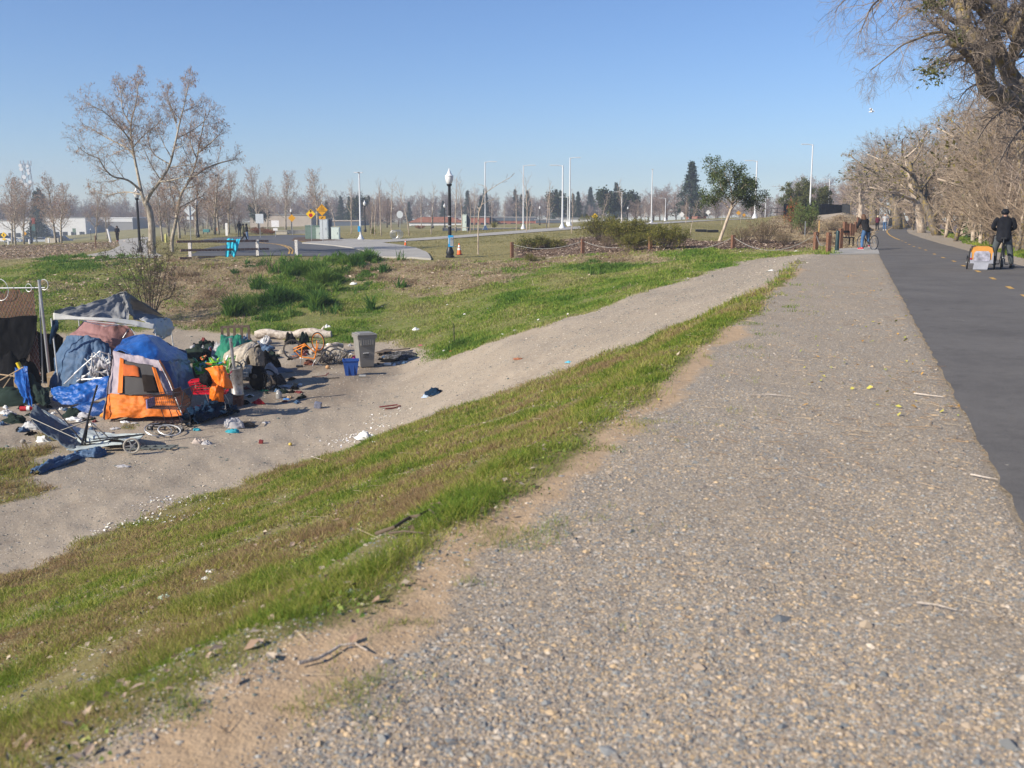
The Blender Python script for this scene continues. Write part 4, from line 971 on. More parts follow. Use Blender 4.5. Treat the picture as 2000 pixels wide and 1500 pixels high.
def blades(name, wt, n, seed, hgt, wid, cols, lean=.5, rpow=.7, label='', cat='grass', tone=None, hvar=.5, dirv=None, clump=.35):
    x, y, z, r, g = sample(wt, n, seed, rpow)
    cn = fbm(x, y, clump, seed, 2)
    h = hgt(x, y, r) * (1 - hvar + 2*hvar*g.rand(n)) * np.clip(1 + cn*1.3, .4, 1.8)
    w_ = wid(r); a = g.rand(n)*6.283; s_ = np.stack([np.cos(a), np.sin(a), 0*a], 1) * (w_/2)[:, None]
    b_ = g.rand(n)*6.283 if dirv is None else dirv + g.randn(n)*.7
    L = lean * (.3 + g.rand(n))
    tip = np.stack([np.cos(b_)*L*h, np.sin(b_)*L*h, h/np.sqrt(1+L*L)], 1)
    P = np.stack([x, y, z - .01], 1)
    mid = P + tip*np.array([.35, .35, .62])
    V = np.stack([P - s_, P + s_, mid + s_*.75, mid - s_*.75, P + tip], 1).reshape(-1, 3)
    k = np.arange(n)[:, None]*5
    Fq = np.vstack([k + [0, 1, 2, 3]]); Ft = k + [3, 2, 4]
    v = np.clip(.5 + (fbm(x, y, 1.6, seed+5, 3)*.9 if tone is None else tone(x, y)) + (g.rand(n)-.5)*.75, 0, .999)
    T_ = pick(cols, v, g).repeat(5, 0)
    me = bpy.data.meshes.new(name); me.vertices.add(len(V)); me.vertices.foreach_set('co', V.astype(np.float32).ravel())
    li = np.concatenate([Fq.ravel(), Ft.ravel()]); ls = np.concatenate([np.arange(n)*4, 4*n + np.arange(n)*3]); lt = np.concatenate([np.full(n, 4), np.full(n, 3)])
    me.loops.add(len(li)); me.loops.foreach_set('vertex_index', li.astype(np.int32)); me.polygons.add(2*n)
    me.polygons.foreach_set('loop_start', ls.astype(np.int32)); me.polygons.foreach_set('loop_total', lt.astype(np.int32))
    me.materials.append(MATS['grass_blades']); a_ = me.color_attributes.new('tint', 'FLOAT_COLOR', 'POINT'); c = np.ones((len(V), 4), np.float32); c[:, :3] = T_; a_.data.foreach_set('color', c.ravel())
    me.update(calc_edges=True); o = link('grass' if cat == 'grass' else name, me); tag(o, label, cat, None, 'stuff'); return o
near_g = np.clip(slope_g + pch * (Y < 32), 0, 1) * (1 - gravel*.9) 
GRN = [(.14,.22,.03), (.21,.27,.04), (.28,.31,.05), (.35,.34,.085), (.40,.33,.14), (.32,.22,.12)]
edge_band = sstep(1.7, .3, line_dist(X, Y, Gw)) * (Y < 14)
def hgt_near(x, y, r): return (.036 + .035*np.clip(fbm(x, y, .7, 4, 3)*2.2, 0, 1) + .0016*r)
def tone_near(x, y):
    e = sstep(1.6, .2, line_dist(x, y, Gw)) * (y < 16)
    return fbm(x, y, .8, 44, 4)*.95 - .22*e + .05
near_w = near_g * (1 - .55*sstep(14, 22, Y)*sstep(-.1, .15, fbm(X, Y, .9, 191, 3))) * np.clip(.5 + 1.8*(fbm(X, Y, .8, 88, 4) + .25), .05, 1.2)
blades('grass', near_w, 420000, 1, hgt_near, lambda r: np.maximum(.0036, .0007*r), GRN, 1.0, .45, 'short green and straw coloured grass on the levee slope in front of the dirt ramp', tone=tone_near)
# ragged tufts on the soil between grass and gravel
tuft = np.clip(sand + sstep(1.2, 0, line_dist(X, Y, Gw)), 0, 1) * (Y < 24) * sstep(.17, .34, fbm(X, Y, .5, 91, 3))
blades('grass_tufts', tuft, 12000, 2, lambda x, y, r: .028 + .001*r, lambda r: np.maximum(.0025, .0005*r), GRN[:4], .9, .5, 'sparse grass tufts on the sandy strip beside the gravel')
bankw = np.clip(bank_g, 0, 1) * (1 - dry*.85) 
def tone_bank(x, y): return fbm(x, y, 2.2, 61, 4)*1.0 + .0
def h_bank(x, y, r): return .055 + .09*np.clip(fbm(x, y, 1.6, 14, 3)*2+.1, 0, 1)
blades('grass', bankw, 260000, 3, h_bank, lambda r: .0007*r, [(.11,.21,.03), (.16,.26,.035), (.22,.31,.045), (.28,.34,.06), (.34,.35,.10), (.38,.34,.16)], .8, .5, 'uneven green grass on the far bank above the camp', tone=tone_bank, clump=.9)
tallw = area(tall, 1.2, 4.0) * sstep(-.25, .15, fbm(X, Y, 1.2, 66, 3))
blades('weeds', tallw, 42000, 4, lambda x, y, r: .10 + .42*np.clip(fbm(x, y, .9, 19, 3)*2+.2, 0, 1), lambda r: .0009*r, [(.045,.12,.025), (.07,.16,.03), (.11,.21,.035), (.17,.26,.05)], .8, .5, 'patch of tall dark green weeds on the far bank', 'weeds', clump=.8)
wt2 = np.clip(area(gp([(1090,520),(1180,515),(1250,520),(1190,535),(1100,535)]), .5, 1) + area(gp([(870,690),(900,680),(975,672),(960,662),(880,680)]), .4, 1)*1.0 + area(gp([(500,655),(560,660),(640,668),(600,650)]), .5, 1.2)*.8 + area(gp([(100,505),(170,500),(270,505),(230,520),(120,560),(60,570)]), 1, 2)*.6, 0, 1)
blades('weeds', wt2 * sstep(-.2, .2, fbm(X, Y, 1.4, 67, 3)), 22000, 5, lambda x, y, r: .07 + .16*np.clip(fbm(x, y, 1, 19, 3)*2+.1, 0, 1), lambda r: .0008*r, [(.07,.15,.03), (.11,.2,.035), (.16,.25,.045)], .6, .5, 'dark green weed patches along the foot and crest of the far bank', 'weeds', clump=.8)
dryw = np.clip(dry*bank_g + mound*.8, 0, 1)
blades('dry_grass', dryw, 150000, 6, lambda x, y, r: .07 + .12*np.clip(fbm(x, y, 1.3, 24, 3)*2+.2, 0, 1), lambda r: .0006*r, [(.25,.175,.11), (.36,.27,.17), (.47,.37,.24), (.56,.46,.31), (.46,.38,.22)], 1.7, .45, 'flattened brown and straw coloured dead grass on the far bank', 'dry grass', clump=1.2)
grR = graR * (np.abs(X) < 100)
blades('grass', grR, 60000, 7, lambda x, y, r: .10 + 0*x, lambda r: .0009*r, GRN[:3], .5, .5, 'strip of green grass along the river side of the trail')
lw_ = lawn * (Y < 125) * (1 - np.clip(in_poly(X, Y, road_poly) + in_poly(X, Y, walk_poly) + in_poly(X, Y, lpath_poly) + in_poly(X, Y, path_poly), 0, 1))
blades('grass', lw_, 90000, 8, lambda x, y, r: .035 + 0*x, lambda r: .0007*r, [(.17,.165,.05), (.24,.21,.075), (.31,.26,.11), (.38,.31,.16)], .6, .5, 'short olive winter lawn of the park', tone=lambda x, y: fbm(x, y, 7, 33, 4)*.8)
# stones
def stones(name, wt, n, seed, size, cols, rpow, label, cat='gravel', flat=.6):
    x, y, z, r, g = sample(wt, n, seed, rpow)
    s_ = size(r) * np.exp(g.randn(n)*.45)
    base = np.array([(1,0,0),(0,1,0),(-1,0,0),(0,-1,0),(0,0,1),(.75,.7,.45),(-.7,.72,.4),(-.72,-.7,.45),(.7,-.75,.4)], float)
    F_ = np.array([(0,5,8),(0,1,5),(1,6,5),(1,2,6),(2,7,6),(2,3,7),(3,8,7),(3,0,8),(5,6,4),(6,7,4),(7,8,4),(8,5,4)])
    A = g.rand(n)*6.28; ca, sa = np.cos(A), np.sin(A)
    sc3 = np.stack([s_*(.7+.6*g.rand(n)), s_*(.5+.5*g.rand(n)), s_*flat*(.5+.8*g.rand(n))], 1)
    B = base[None] * sc3[:, None] * (1 + (g.rand(n, 9, 1)-.5)*.35)
    V = np.stack([B[..., 0]*ca[:, None] - B[..., 1]*sa[:, None] + x[:, None], B[..., 0]*sa[:, None] + B[..., 1]*ca[:, None] + y[:, None], B[..., 2] + z[:, None] - (s_*.12)[:, None]], -1).reshape(-1, 3)
    Fc = (np.arange(n)[:, None, None]*9 + F_[None]).reshape(-1, 3)
    T_ = pick(cols, g.rand(n), g, .2).repeat(9, 0)
    o = link(name, np_mesh(name, V, Fc, MATS['stone_tint'], False, T_)); tag(o, label, cat, None, 'stuff'); return o
STN = [(.16,.17,.175), (.22,.225,.22), (.28,.275,.255), (.40,.30,.19), (.47,.345,.21), (.33,.27,.21), (.41,.33,.245), (.25,.21,.175), (.30,.24,.18), (.20,.185,.17), (.43,.37,.30)]
gw_ = gravel * (1 - sand*.97) * (axd > .05) * (Y < 45) * np.clip(.75 + 1.3*fbm(X, Y, 1.1, 71, 3), .08, 1.3)
stones('gravel', gw_, 190000, 11, lambda r: .0052 + .00010*r, STN, -.25, 'loose grey and tan gravel on the shoulder of the trail')
stones('gravel', gw_ * (Y < 16), 1500, 13, lambda r: .0085 + 0*r, STN[:8], .2, 'larger loose stones standing out of the trail shoulder gravel', flat=.75)
dw_ = np.clip(1 - gravel - bank_g*.9 - slope_g*.8, 0, 1) * (Y < 45) * (tt > 0)
stones('gravel', dw_, 85000, 12, lambda r: .005 + .00024*r, [(.12,.15,.14), (.28,.25,.21), (.40,.35,.28), (.48,.42,.34), (.22,.2,.18)], .2, 'small stones strewn over the dirt ramp and the camp ground')
# leaf and paper litter
def litter(name, wt, n, seed, size, cols, rpow, label, cat):
    x, y, z, r, g = sample(wt, n, seed, rpow); s_ = size * (.5 + g.rand(n)); a = g.rand(n)*6.28
    u = np.stack([np.cos(a), np.sin(a), g.randn(n)*.3], 1)*s_[:, None]; v_ = np.stack([-np.sin(a), np.cos(a), g.randn(n)*.3], 1)*(s_*.6)[:, None]
    P = np.stack([x, y, z + s_*.25 + .01], 1); V = np.stack([P-u, P-v_, P+u, P+v_ + [0, 0, .01]], 1).reshape(-1, 3)
    o = link(name, np_mesh(name, V, np.arange(4*n).reshape(-1, 4), MATS['litter_tint'], False, pick(cols, g.rand(n), g).repeat(4, 0))); tag(o, label, cat, None, 'stuff')
litter('leaf_litter', np.clip(area(gp([(120,500),(330,505),(330,600),(200,640),(90,600),(60,540)]), 1, 1)*.7 + leaf_m*.8 + dry*bank_g*.25, 0, 1), 9000, 21, .075, [(.34,.23,.15), (.45,.34,.25), (.25,.16,.10), (.52,.42,.32)], .5, 'dead brown sycamore leaves scattered over the bank', 'leaves')
litter('leaf_litter', slope_g * (Y < 24), 900, 22, .022, [(.32,.24,.18), (.25,.17,.12), (.4,.33,.25)], .3, 'small dead leaves caught in the grass of the levee slope', 'leaves')
# short twigs and straw on the gravel near the asphalt
def twigs(name, wt, n, seed, L, cols, label, rpow=.3):
    x, y, z, r, g = sample(wt, n, seed, rpow); a = g.rand(n)*6.28; l = L*(.3+g.rand(n)**2*1.4)
    P0 = np.stack([x, y, z+.012], 1); P1 = P0 + np.stack([np.cos(a)*l, np.sin(a)*l, g.rand(n)*.012], 1)
    V, Fc = seg_tubes(P0, P1, .0012+.00010*r, .0008+.00008*r, 3); o = link(name, np_mesh(name, V, Fc, MATS['litter_tint'], False, pick(cols, g.rand(n), g).repeat(6, 0))); tag(o, label, 'twigs', None, 'stuff')
twb = np.clip(sstep(2.2, .1, axd) * (axd > -.25) * (Y < 30) * (Y > 6), 0, 1)*np.clip(.4+1.6*fbm(X, Y, 1.5, 99, 3), .02, 1) + gravel*(Y < 30)*.06 + (sstep(.0, -.5, axd)*(axd > -2.5)*(Y < 30)*.03)
twigs('twig_litter', twb, 1300, 31, .10, [(.34,.24,.15), (.42,.33,.22), (.26,.16,.09), (.38,.24,.12)], 'brown twigs and straw blown along the edge of the asphalt')
twigs('twig_litter', np.clip(slope_g + sand*.4, 0, 1)*(Y < 22), 500, 32, .15, [(.38,.31,.22), (.27,.2,.14)], 'thin dry stems lying in the slope grass')
litter('catkin_litter', twb * (Y > 8), 240, 33, .022, [(.30,.33,.06), (.42,.38,.08), (.45,.25,.06)], .3, 'fallen yellow green catkins on the gravel beside the asphalt', 'catkins')
wp = sum(sstep(s_, 0, np.hypot(X-G(a, b_).x, Y-G(a, b_).y)) for a, b_, s_ in [(700,855,1.2),(672,862,.8),(740,818,1.0),(335,985,.9),(300,1020,.7),(395,1000,.6),(215,1035,.5)])
litter('blossom_litter', wp, 520, 34, .022, [(.75,.73,.70), (.68,.66,.55), (.8,.78,.78)], .0, 'tiny white scraps and petals scattered where the slope grass meets the ramp', 'petals')

litter('low_weeds', slope_g * (Y < 22) * sstep(-.05, .2, fbm(X, Y, .7, 151, 3)), 9000, 41, .010, [(.09,.15,.03), (.14,.20,.04), (.2,.25,.06), (.24,.26,.08)], .9, 'low broad leaved weeds among the slope grass', 'weeds')
litter('soil_clods', slope_g * (Y < 20) * sstep(.1, .3, fbm(X, Y, .5, 152, 3)), 1800, 42, .014, [(.10,.07,.05), (.16,.12,.09), (.24,.18,.13)], .2, 'dark crumbs of soil and dead thatch in the slope grass', 'soil')
litter('bank_scraps', bank_g * (Y < 58), 260, 43, .05, [(.7,.68,.65), (.45,.38,.3), (.6,.55,.5)], .5, 'pale scraps and dead leaves caught on the far bank', 'scraps')

litter('bark_mulch', np.clip(mulch, 0, 1) * (Y < 75), 14000, 44, .05, [(.10,.06,.04), (.20,.13,.09), (.32,.23,.17), (.45,.36,.28), (.06,.04,.03)], .5, 'coarse brown bark mulch with pale chips under the olive shrubs', 'mulch')
# ---------------------------------------------------------------- park furniture
M_BLK = mat('black_iron', (.018,.018,.02), .45, .3, spec=.5)
M_WPOL = mat('pale_galvanised_paint', (.62,.63,.64), .5, .1, var=.05)
M_GLAS = mat('frosted_globe', (.72,.73,.74), .25, var=.05)
M_GALV = mat('galvanised_steel', (.42,.43,.44), .4, .7, var=.15)
M_RUST = mat('rusty_post', (.15,.065,.035), .85, var=.35, vs=9, dirt=(.26,.17,.12))
M_WHT = mat('white_paint', (.74,.73,.71), .6, var=.08)
M_WHTD = mat('chipped_white_paint', (.70,.68,.65), .8, var=.12, vs=14, dirt=(.16,.09,.07))
M_BROWNW = mat('brown_rail_wood', (.21,.10,.07), .85, var=.3, vs=8, dirt=(.55,.5,.45))
M_ORG = mat('cone_orange', (.85,.13,.02), .5, var=.06)
M_YSGN = mat('sign_yellow', (.80,.50,.01), .45, var=.04)
M_OSGN = mat('sign_orange', (.62,.30,.008), .45, var=.05)
M_RED = mat('sign_red', (.42,.015,.02), .45, var=.05)
M_INK = mat('sign_black', (.012,.012,.012), .5)
M_BOXB = mat('blue_box_paint', (.02,.30,.62), .45, var=.06)
M_GREYP = mat('grey_plate', (.30,.31,.32), .5)
M_GRNP = mat('pale_green_paint', (.40,.47,.42), .6, var=.08)
M_DGRN = mat('dull_green_paint', (.13,.19,.16), .6, var=.12)
M_PALE = mat('pale_cabinet_paint', (.58,.66,.60), .55, var=.06)
M_LGREY = mat('light_cabinet_grey', (.52,.56,.58), .5, var=.06)
M_DGREY = mat('dark_cabinet_grey', (.10,.12,.15), .5, var=.08)
M_WIRE = mat('wire_rope', (.38,.38,.36), .5, .5)
M_SCRN = mat('black_screen_mesh', (.028,.03,.034), .8, var=.2, vs=2)
def ob(mb, name, m, root, smooth=False): return mb.build(name, m, root, smooth)
# acorn lamp
def acorn_lamp(loc, h, label, r=.1, group=None):
    e = empty('park_lamp', loc, label, 'street lamp', group)
    hp = h - 1.0*h/5.1
    k = h/5.1
    mb = MB(); mb.lathe([(.26*k,0),(.26*k,.08*k),(.20*k,.14*k),(.24*k,.30*k),(.17*k,.48*k),(.125*k,.62*k),(.11*k,.8*k)], n=16); ob(mb, 'base', M_BLK, e, True)
    mb = MB(); mb.lathe([(.105*k,.78*k),(.095*k,hp*.6),(.082*k,hp),(.12*k,hp),(.15*k,hp+.06*k),(.16*k,hp+.12*k),(.001,hp+.12*k)], n=16); ob(mb, 'pole', M_BLK, e, True)
    mb = MB(); z = hp+.12*k; mb.lathe([(.10*k,z),(.16*k,z+.06*k),(.21*k,z+.2*k),(.235*k,z+.38*k),(.23*k,z+.44*k)], n=16); ob(mb, 'globe', M_GLAS, e, True)
    mb = MB(); z += .44*k; mb.lathe([(.25*k,z),(.255*k,z+.02*k),(.17*k,z+.10*k),(.10*k,z+.2*k),(.075*k,z+.30*k),(.03*k,z+.36*k),(.03*k,z+.42*k),(.001,z+.46*k)], n=16); ob(mb, 'cap', M_GLAS, e, True)
    return e
def toph(b_, ytop): d = ray(1000, ytop); return EYE + d[2]/d[1]*b_.y - b_.z
b_ = G(879, 503); big = acorn_lamp(b_, toph(b_, 329), 'tallest black lamp post with an acorn globe, a blue box strapped low on its pole')
for z in (2.35, 1.8):
    mb = MB(); mb.lathe([(.107,z),(.107,z+.03)], n=16); ob(mb, 'steel_band', M_WPOL, big)
bx = empty('call_box', b_ + Vector((.0,-.2,.62)), 'bright blue box with a grey front strapped to the tallest black lamp post', 'box')
mb = MB(); mb.box((.07,0,.33), (.30,.2,.66), bev=.015); ob(mb, 'case', M_BOXB, bx)
mb = MB(); mb.box((.12,-.108,.30), (.18,.012,.5)); ob(mb, 'front_plate', M_GREYP, bx)
mb = MB(); mb.box((-.045,-.105,.35), (.03,.008,.34)); ob(mb, 'white_label', M_WHT, bx)
mb = MB(); mb.ring((.12,-.118,.44), (0,1,0), .05, .01, 16, 4); ob(mb, 'dial', M_DGREY, bx)
for px, py, yt, D, lab in [(273,495,365,67,'black acorn lamp post directly left of the largest sycamore trunk'), (714,449,391,130,'black acorn lamp right of the tall white lamp post at the road'), (869,444,397,150,'distant black acorn lamp just left of the tallest lamp post'), (846,443,404,155,'distant black pole lamp above the paved path bend'),
    (1054,444,402,160,'distant black acorn lamp in front of the red brick wall'), (62,479,426,150,'black acorn lamp with banners beside the parked cars'), (179,473,446,190,'small black acorn lamp left of the walking woman'), (1225,434,403,165,'distant acorn lamp left of the single tall lamp'), (571,447,407,150,'small acorn lamp above the orange sign across the road'), (388,462,388,112,'black lamp post right of the white diamond sign')]:
    b_ = GD(px, D); acorn_lamp(b_, toph(b_, yt), lab)
b0 = GD(62, 150)
bn = empty('banner', b0 + Vector((.15,0,0)), 'red and blue green banner hanging beside the lamp post near the parked cars', 'banner')
mb = MB(); mb.box((.35,0,3.35), (.5,.02,.95)); ob(mb, 'upper_cloth', mat('banner_red', (.22,.05,.05), .8), bn)
mb = MB(); mb.box((.35,0,2.38), (.5,.02,.95)); ob(mb, 'lower_cloth', mat('banner_teal', (.06,.13,.15), .8), bn)
mb = MB(); mb.cyl((.68,0,0), (.68,0,3.9), .05); ob(mb, 'pole', M_BLK, bn)
# tall white street lamps
def tall_lamp(loc, h, label, arm=1, r=.11, foot=True):
    r *= .62
    e = empty('street_lamp', loc, label, 'street lamp')
    mb = MB(); mb.lathe([(r*1.05,0),(r*.62,h),(.001,h)], n=12); ob(mb, 'pole', M_WPOL, e, True)
    mb = MB(); mb.lathe([(r*3.6,0),(r*3.4,.12),(r*2.1,.32),(r*1.5,.5),(r*1.0,.52)], n=12); ob(mb, 'base', M_WPOL, e, True)
    mb = MB()
    if arm == 0: mb.box((0,0,h+.03), (.36,.3,.07), bev=.02); ob(mb, 'lamp_head', M_WPOL, e)
    elif arm == 2: mb.box((-.2,0,h), (.62,.25,.09), bev=.02); mb.box((.1,0,h), (.5,.25,.09)); ob(mb, 'lamp_head', M_WPOL, e)
    else:
        mb.tube([(0,0,h-.12),(arm*.25,0,h-.02),(arm*.6,0,h+.03)], [r*.5,r*.4,r*.35], 8); ob(mb, 'arm', M_WPOL, e, True)
        mb = MB(); mb.box((arm*.95,0,h+.02), (.8,.3,.075), bev=.02); ob(mb, 'lamp_head', M_WPOL, e)
    return e
for px, D, yt, a, r, lab in [(705,100,337,2,.16,'tall white lamp post with a short double head at the right of the road'), (948,116,316,1,.14,'tall white lamp with a right pointing arm left of its neighbour on the low wall'), (1022,112,323,1,.13,'tall white lamp with a right pointing arm at the right end of the low wall'),
    (1098,104,323,-1,.16,'white lamp post with a left pointing arm and a wide foot by the path'), (1112,128,308,1,.17,'tallest white lamp of the pair, its arm pointing right'), (1271,150,331,0,.16,'single tall white lamp post with a flat head'), (1472,112,314,-1,.16,'white lamp post with a left pointing arm behind the oak'),
    (1578,118,282,-1,.17,'very tall white lamp post behind the black screened fence'), (1614,150,350,-1,.14,'shorter white lamp post right behind the black screened fence'), (1213,175,375,-1,.15,'thin distant white lamp left of the single tall one'), (631,160,360,0,.14,'white lamp pole rising behind the orange sign'), (1298,190,387,-1,.14,'low distant lamp right of the single tall white lamp'), (1108,160,385,-1,.12,'short white lamp just behind the tall pair'), (1492,160,371,0,.11,'slim distant pole right of the oak crown'), (1344,230,405,0,.1,'far white pole at the left foot of the tall conifer')]:
    b_ = GD(px, D); tall_lamp(b_, toph(b_, yt), lab, a, r)
b_ = GD(700, 99.8); o = MB().box((0,0,1.25), (.22,.2,.55), bev=.02).build('emergency_box', M_BOXB); o.location = b_+Vector((.12,-.1,-.15)); tag(o, 'small blue box on the tall white lamp post by the road', 'box')
# ---- signs
def txt(s, size, m, loc, parent, name='lettering', ext=.002):
    cu_ = bpy.data.curves.new('text', 'FONT'); cu_.body = s; cu_.size = size; cu_.align_x = 'CENTER'; cu_.align_y = 'CENTER'; cu_.extrude = ext
    o = bpy.data.objects.new('text', cu_); me_ = bpy.data.meshes.new_from_object(o); bpy.data.objects.remove(o)
    me_.materials.clear(); me_.materials.append(m); o = link(name, me_, parent); o.location = loc; o.rotation_euler = (R(90), 0, 0); return o
def sign_root(px, py, label, cat='sign', D=None, rz=0): return empty('road_sign', G(px, py) if D is None else GD(px, D), label, cat, None, rz)
def diamond(e, z, hw, m, mback=None, border=None):
    if border: MB().prism([(-hw,z),(0,z-hw),(hw,z),(0,z+hw)], .006, -.003).build('sign_border', border, e); hw *= .955
    MB().prism([(-hw,z),(0,z-hw),(hw,z),(0,z+hw)], .004, -.007).build('sign_panel', m, e)
def pole_(e, h, m=M_GALV, r=.03, y=.03): MB().cyl((0,y,0), (0,y,h), r, n=8).build('post', m, e)
e = sign_root(609, 470, 'yellow diamond sign with a black arrow above a red octagon', D=97); k = 97*1.0/1916
zc = toph(e.location, 418); diamond(e, zc, 9.7*k, M_YSGN, border=M_INK); pole_(e, zc)
MB().prism([(.0+x*k*1.0, zc+z*k) for x, z in [(0,8),(3,5),(1.0,5),(1.0,3),(-1.0,3),(-1.0,5),(-3,5)]], -.010, -.014).build('arrow', M_INK, e)
MB().prism([(3.7*k*math.cos(R(22.5+45*i)), zc-2.2*k+3.7*k*math.sin(R(22.5+45*i))) for i in range(8)], -.009, -.013).build('octagon', M_RED, e)
e = sign_root(631, 474, 'orange diamond sign reading RAISED CROSSWALK above an orange arrow plate', D=92); k = 92/1916
zc = toph(e.location, 410); diamond(e, zc, 11.6*k, M_OSGN, border=M_INK); pole_(e, zc)
MB().box((0,-.012,zc+3.4*k), (9*k,.006,.8*k)).build('crossing_symbol', M_INK, e)
mb = MB(); mb.ball((0,-.012,zc+8.4*k), (.7*k,.01,.7*k)); mb.bar((0,-.012,zc+7.9*k), (0,-.012,zc+6.2*k), .9*k, .008); mb.bar((0,-.012,zc+6.4*k), (-.8*k,-.012,zc+4.8*k), .5*k, .008); mb.bar((0,-.012,zc+6.4*k), (.8*k,-.012,zc+4.8*k), .5*k, .008); mb.build('pedestrian_symbol', M_INK, e)
txt('RAISED', 2.9*k, M_INK, (0,-.012,zc+.4*k), e); txt('CROSSWALK', 2.75*k, M_INK, (0,-.012,zc-2.4*k), e)
zp = toph(e.location, 425.2); MB().box((0,-.004,zp), (12.8*k,.01,5.8*k)).build('arrow_plate', M_OSGN, e)
mb = MB(); mb.bar((1.9*k,-.013,zp+1.6*k), (-1.2*k,-.013,zp-1*k), 1.1*k, .006, up=(0,1,0)); mb.prism([(-2.4*k,zp-1.9*k),(-2.1*k,zp+.6*k),(.3*k,zp-1.6*k)], -.010, -.016); mb.build('arrow', M_INK, e)
# backs of signs and small distant ones
e = sign_root(374, 471, 'white back of a diamond sign with a lower plate, left of the road', D=92); k = 92/1916
zc = toph(e.location, 411); diamond(e, zc, 11.4*k, M_LGREY); pole_(e, zc+.5, y=-.05)
MB().box((0,0,toph(e.location, 426)), (12.5*k,.02,6*k)).build('lower_plate', M_LGREY, e)
for px, D, yc, shape, sz, m, lab in [(509,108,427,'r',(.42,.5),M_LGREY,'pale back of a small rectangular sign across the road'), (539,112,437,'r',(.42,.36),M_WHT,'white information sign on a green post across the road'), (782,108,419,'o',.36,M_LGREY,'round grey back of a stop sign above the bicycle rack'),
    (572,118,426,'d',.4,M_OSGN,'orange diamond warning sign under the distant acorn lamp'), (1161,150,422.5,'d',.42,M_YSGN,'yellow diamond sign above the left olive shrub'), (1330,170,419,'d',.42,M_WHT,'white diamond sign back left of the tall conifer trunk'), (1381,175,415,'d',.40,M_WHT,'white diamond sign back under the left side of the oak'), (9,150,459,'d',.40,M_YSGN,'yellow school sign with a lower plate at the left edge'),
    (1440,180,416,'d',.38,M_OSGN,'orange diamond sign behind the oak trunk'), (1451,182,420,'d',.3,M_OSGN,'second small orange sign right behind the oak trunk'), (50,170,456,'d',.32,M_OSGN,'small orange diamond sign left of the banner lamp'), (147,180,450,'r',(.3,.36),M_DGRN,'dark green square sign near the dark parked car')]:
    e = empty('road_sign', GD(px, D), lab, 'sign'); zc = toph(e.location, yc)
    if shape == 'd': diamond(e, zc, sz*1.12, m)
    elif shape == 'o': MB().prism([(sz*math.cos(R(22.5+45*i)), zc+sz*1.15*math.sin(R(22.5+45*i))) for i in range(8)], -.01, .01).build('sign_panel', m, e)
    else: MB().box((0,0,zc), (sz[0]*2,.02,sz[1]*2)).build('sign_panel', m, e)
    pole_(e, zc)
    if px in (9, 539): MB().box((0,-.005,zc-.62), (.5,.02,.26)).build('lower_plate', m if px == 9 else M_WHT, e)
    if px == 9: MB().box((0,-.014,zc), (.14,.006,.34)).build('symbol', M_INK, e)
    if px == 1161: MB().box((0,-.014,zc+.1), (.3,.006,.08)).build('symbol', M_INK, e)
# utility boxes
def boxthing(px, D, ytop, wpx, dep, m, lab, name='utility_box', yb=None, dx=0, door=None, lid=None, cat='utility box'):
    b_ = GD(px, D); k = D/1916; h = toph(b_, ytop); e = empty(name, b_, lab, cat); wd = wpx*k
    MB().box((0,0,h/2-.1), (wd,dep,h+.2), bev=.03).build('cabinet', m, e)
    MB().box((0,0,h+.03), (wd+.06,dep+.06,.06), bev=.02).build('lid', lid or m, e)
    MB().box((0,-dep/2-.008,h*.5), (wd*.82,.012,h*.78)).build('door', door or m, e)
    MB().box((wd*.28,-dep/2-.02,h*.55), (.04,.02,.2)).build('handle', M_DGREY, e)
    return e
boxthing(613, 103, 441, 27, 1.2, M_DGRN, 'low dull green transformer box at the left of the group of cabinets')
boxthing(606, 106, 440.5, 8, .9, M_PALE, 'pale left end of the low green transformer')
boxthing(634.5, 101.5, 429, 15, .7, M_LGREY, 'tall light grey cabinet behind the orange sign')
boxthing(646, 102.2, 428, 6.5, .7, M_DGREY, 'tall dark grey side cabinet between the light and the pale one')
boxthing(656.5, 101, 444.5, 15, .7, M_PALE, 'short pale green cabinet at the right of the group')
boxthing(623, 102.3, 445.5, 8, .5, M_GRNP, 'small meter box with white labels on the transformer')
boxthing(907, 114, 420, 9.5, .6, M_PALE, 'light green cabinet standing alone by the low wall')
boxthing(915.5, 114.5, 420.5, 7, .6, M_DGREY, 'dark side of the lone cabinet by the low wall')
# planter with mulch at the boxes
pp = gp([(570,470.5),(600,473),(640,473.5),(675,471),(668,466),(600,464.5),(575,466)])
drape('planting_bed', pp, 1.0, .10, mat('dark_mulch', (.09,.055,.035), .95, var=.4, vs=20), thick=.14)
# planter walls across the road
def lowwall(name, pts, D, yt0, m, lab, th=.35, cat='wall'):
    e = empty(name, GD(pts[0], D), lab, cat); b0 = e.location; b1_ = GD(pts[1], D)
    h0 = toph(b0, yt0); v = b1_-b0
    mb = MB(); mb.prism([(0,-.4),(v.x,-.4+v.z),(v.x,h0),(0,h0)], -th/2, th/2); mb.build('wall_body', m, e)
    mb = MB(); mb.prism([(-.05,h0),(v.x+.05,h0),(v.x+.05,h0+.08),(-.05,h0+.08)], -th/2-.05, th/2+.05); mb.build('coping', M_CONC, e); return e
M_CW = mat('shaded_concrete', (.22,.22,.22), .9)
M_TAN = mat('tan_concrete', (.42,.38,.31), .9)
lowwall('planter_wall', (540,562), 122, 451.5, M_TAN, 'pale concrete planter wall across the road, left piece')
lowwall('planter_wall', (563,599), 125, 450, M_CW, 'grey concrete wall across the road, right piece')
lowwall('retaining_wall', (865,1040), 118.5, 446, M_DGREY, 'long low dark wall with a pale top beyond the lawn')
e = empty('park_bench', GD(902, 107), 'flat pale bench on the lawn before the long low wall', 'bench')
MB().box((0,0,.5), (1.5,.45,.07), bev=.02).build('seat', M_TAN, e)
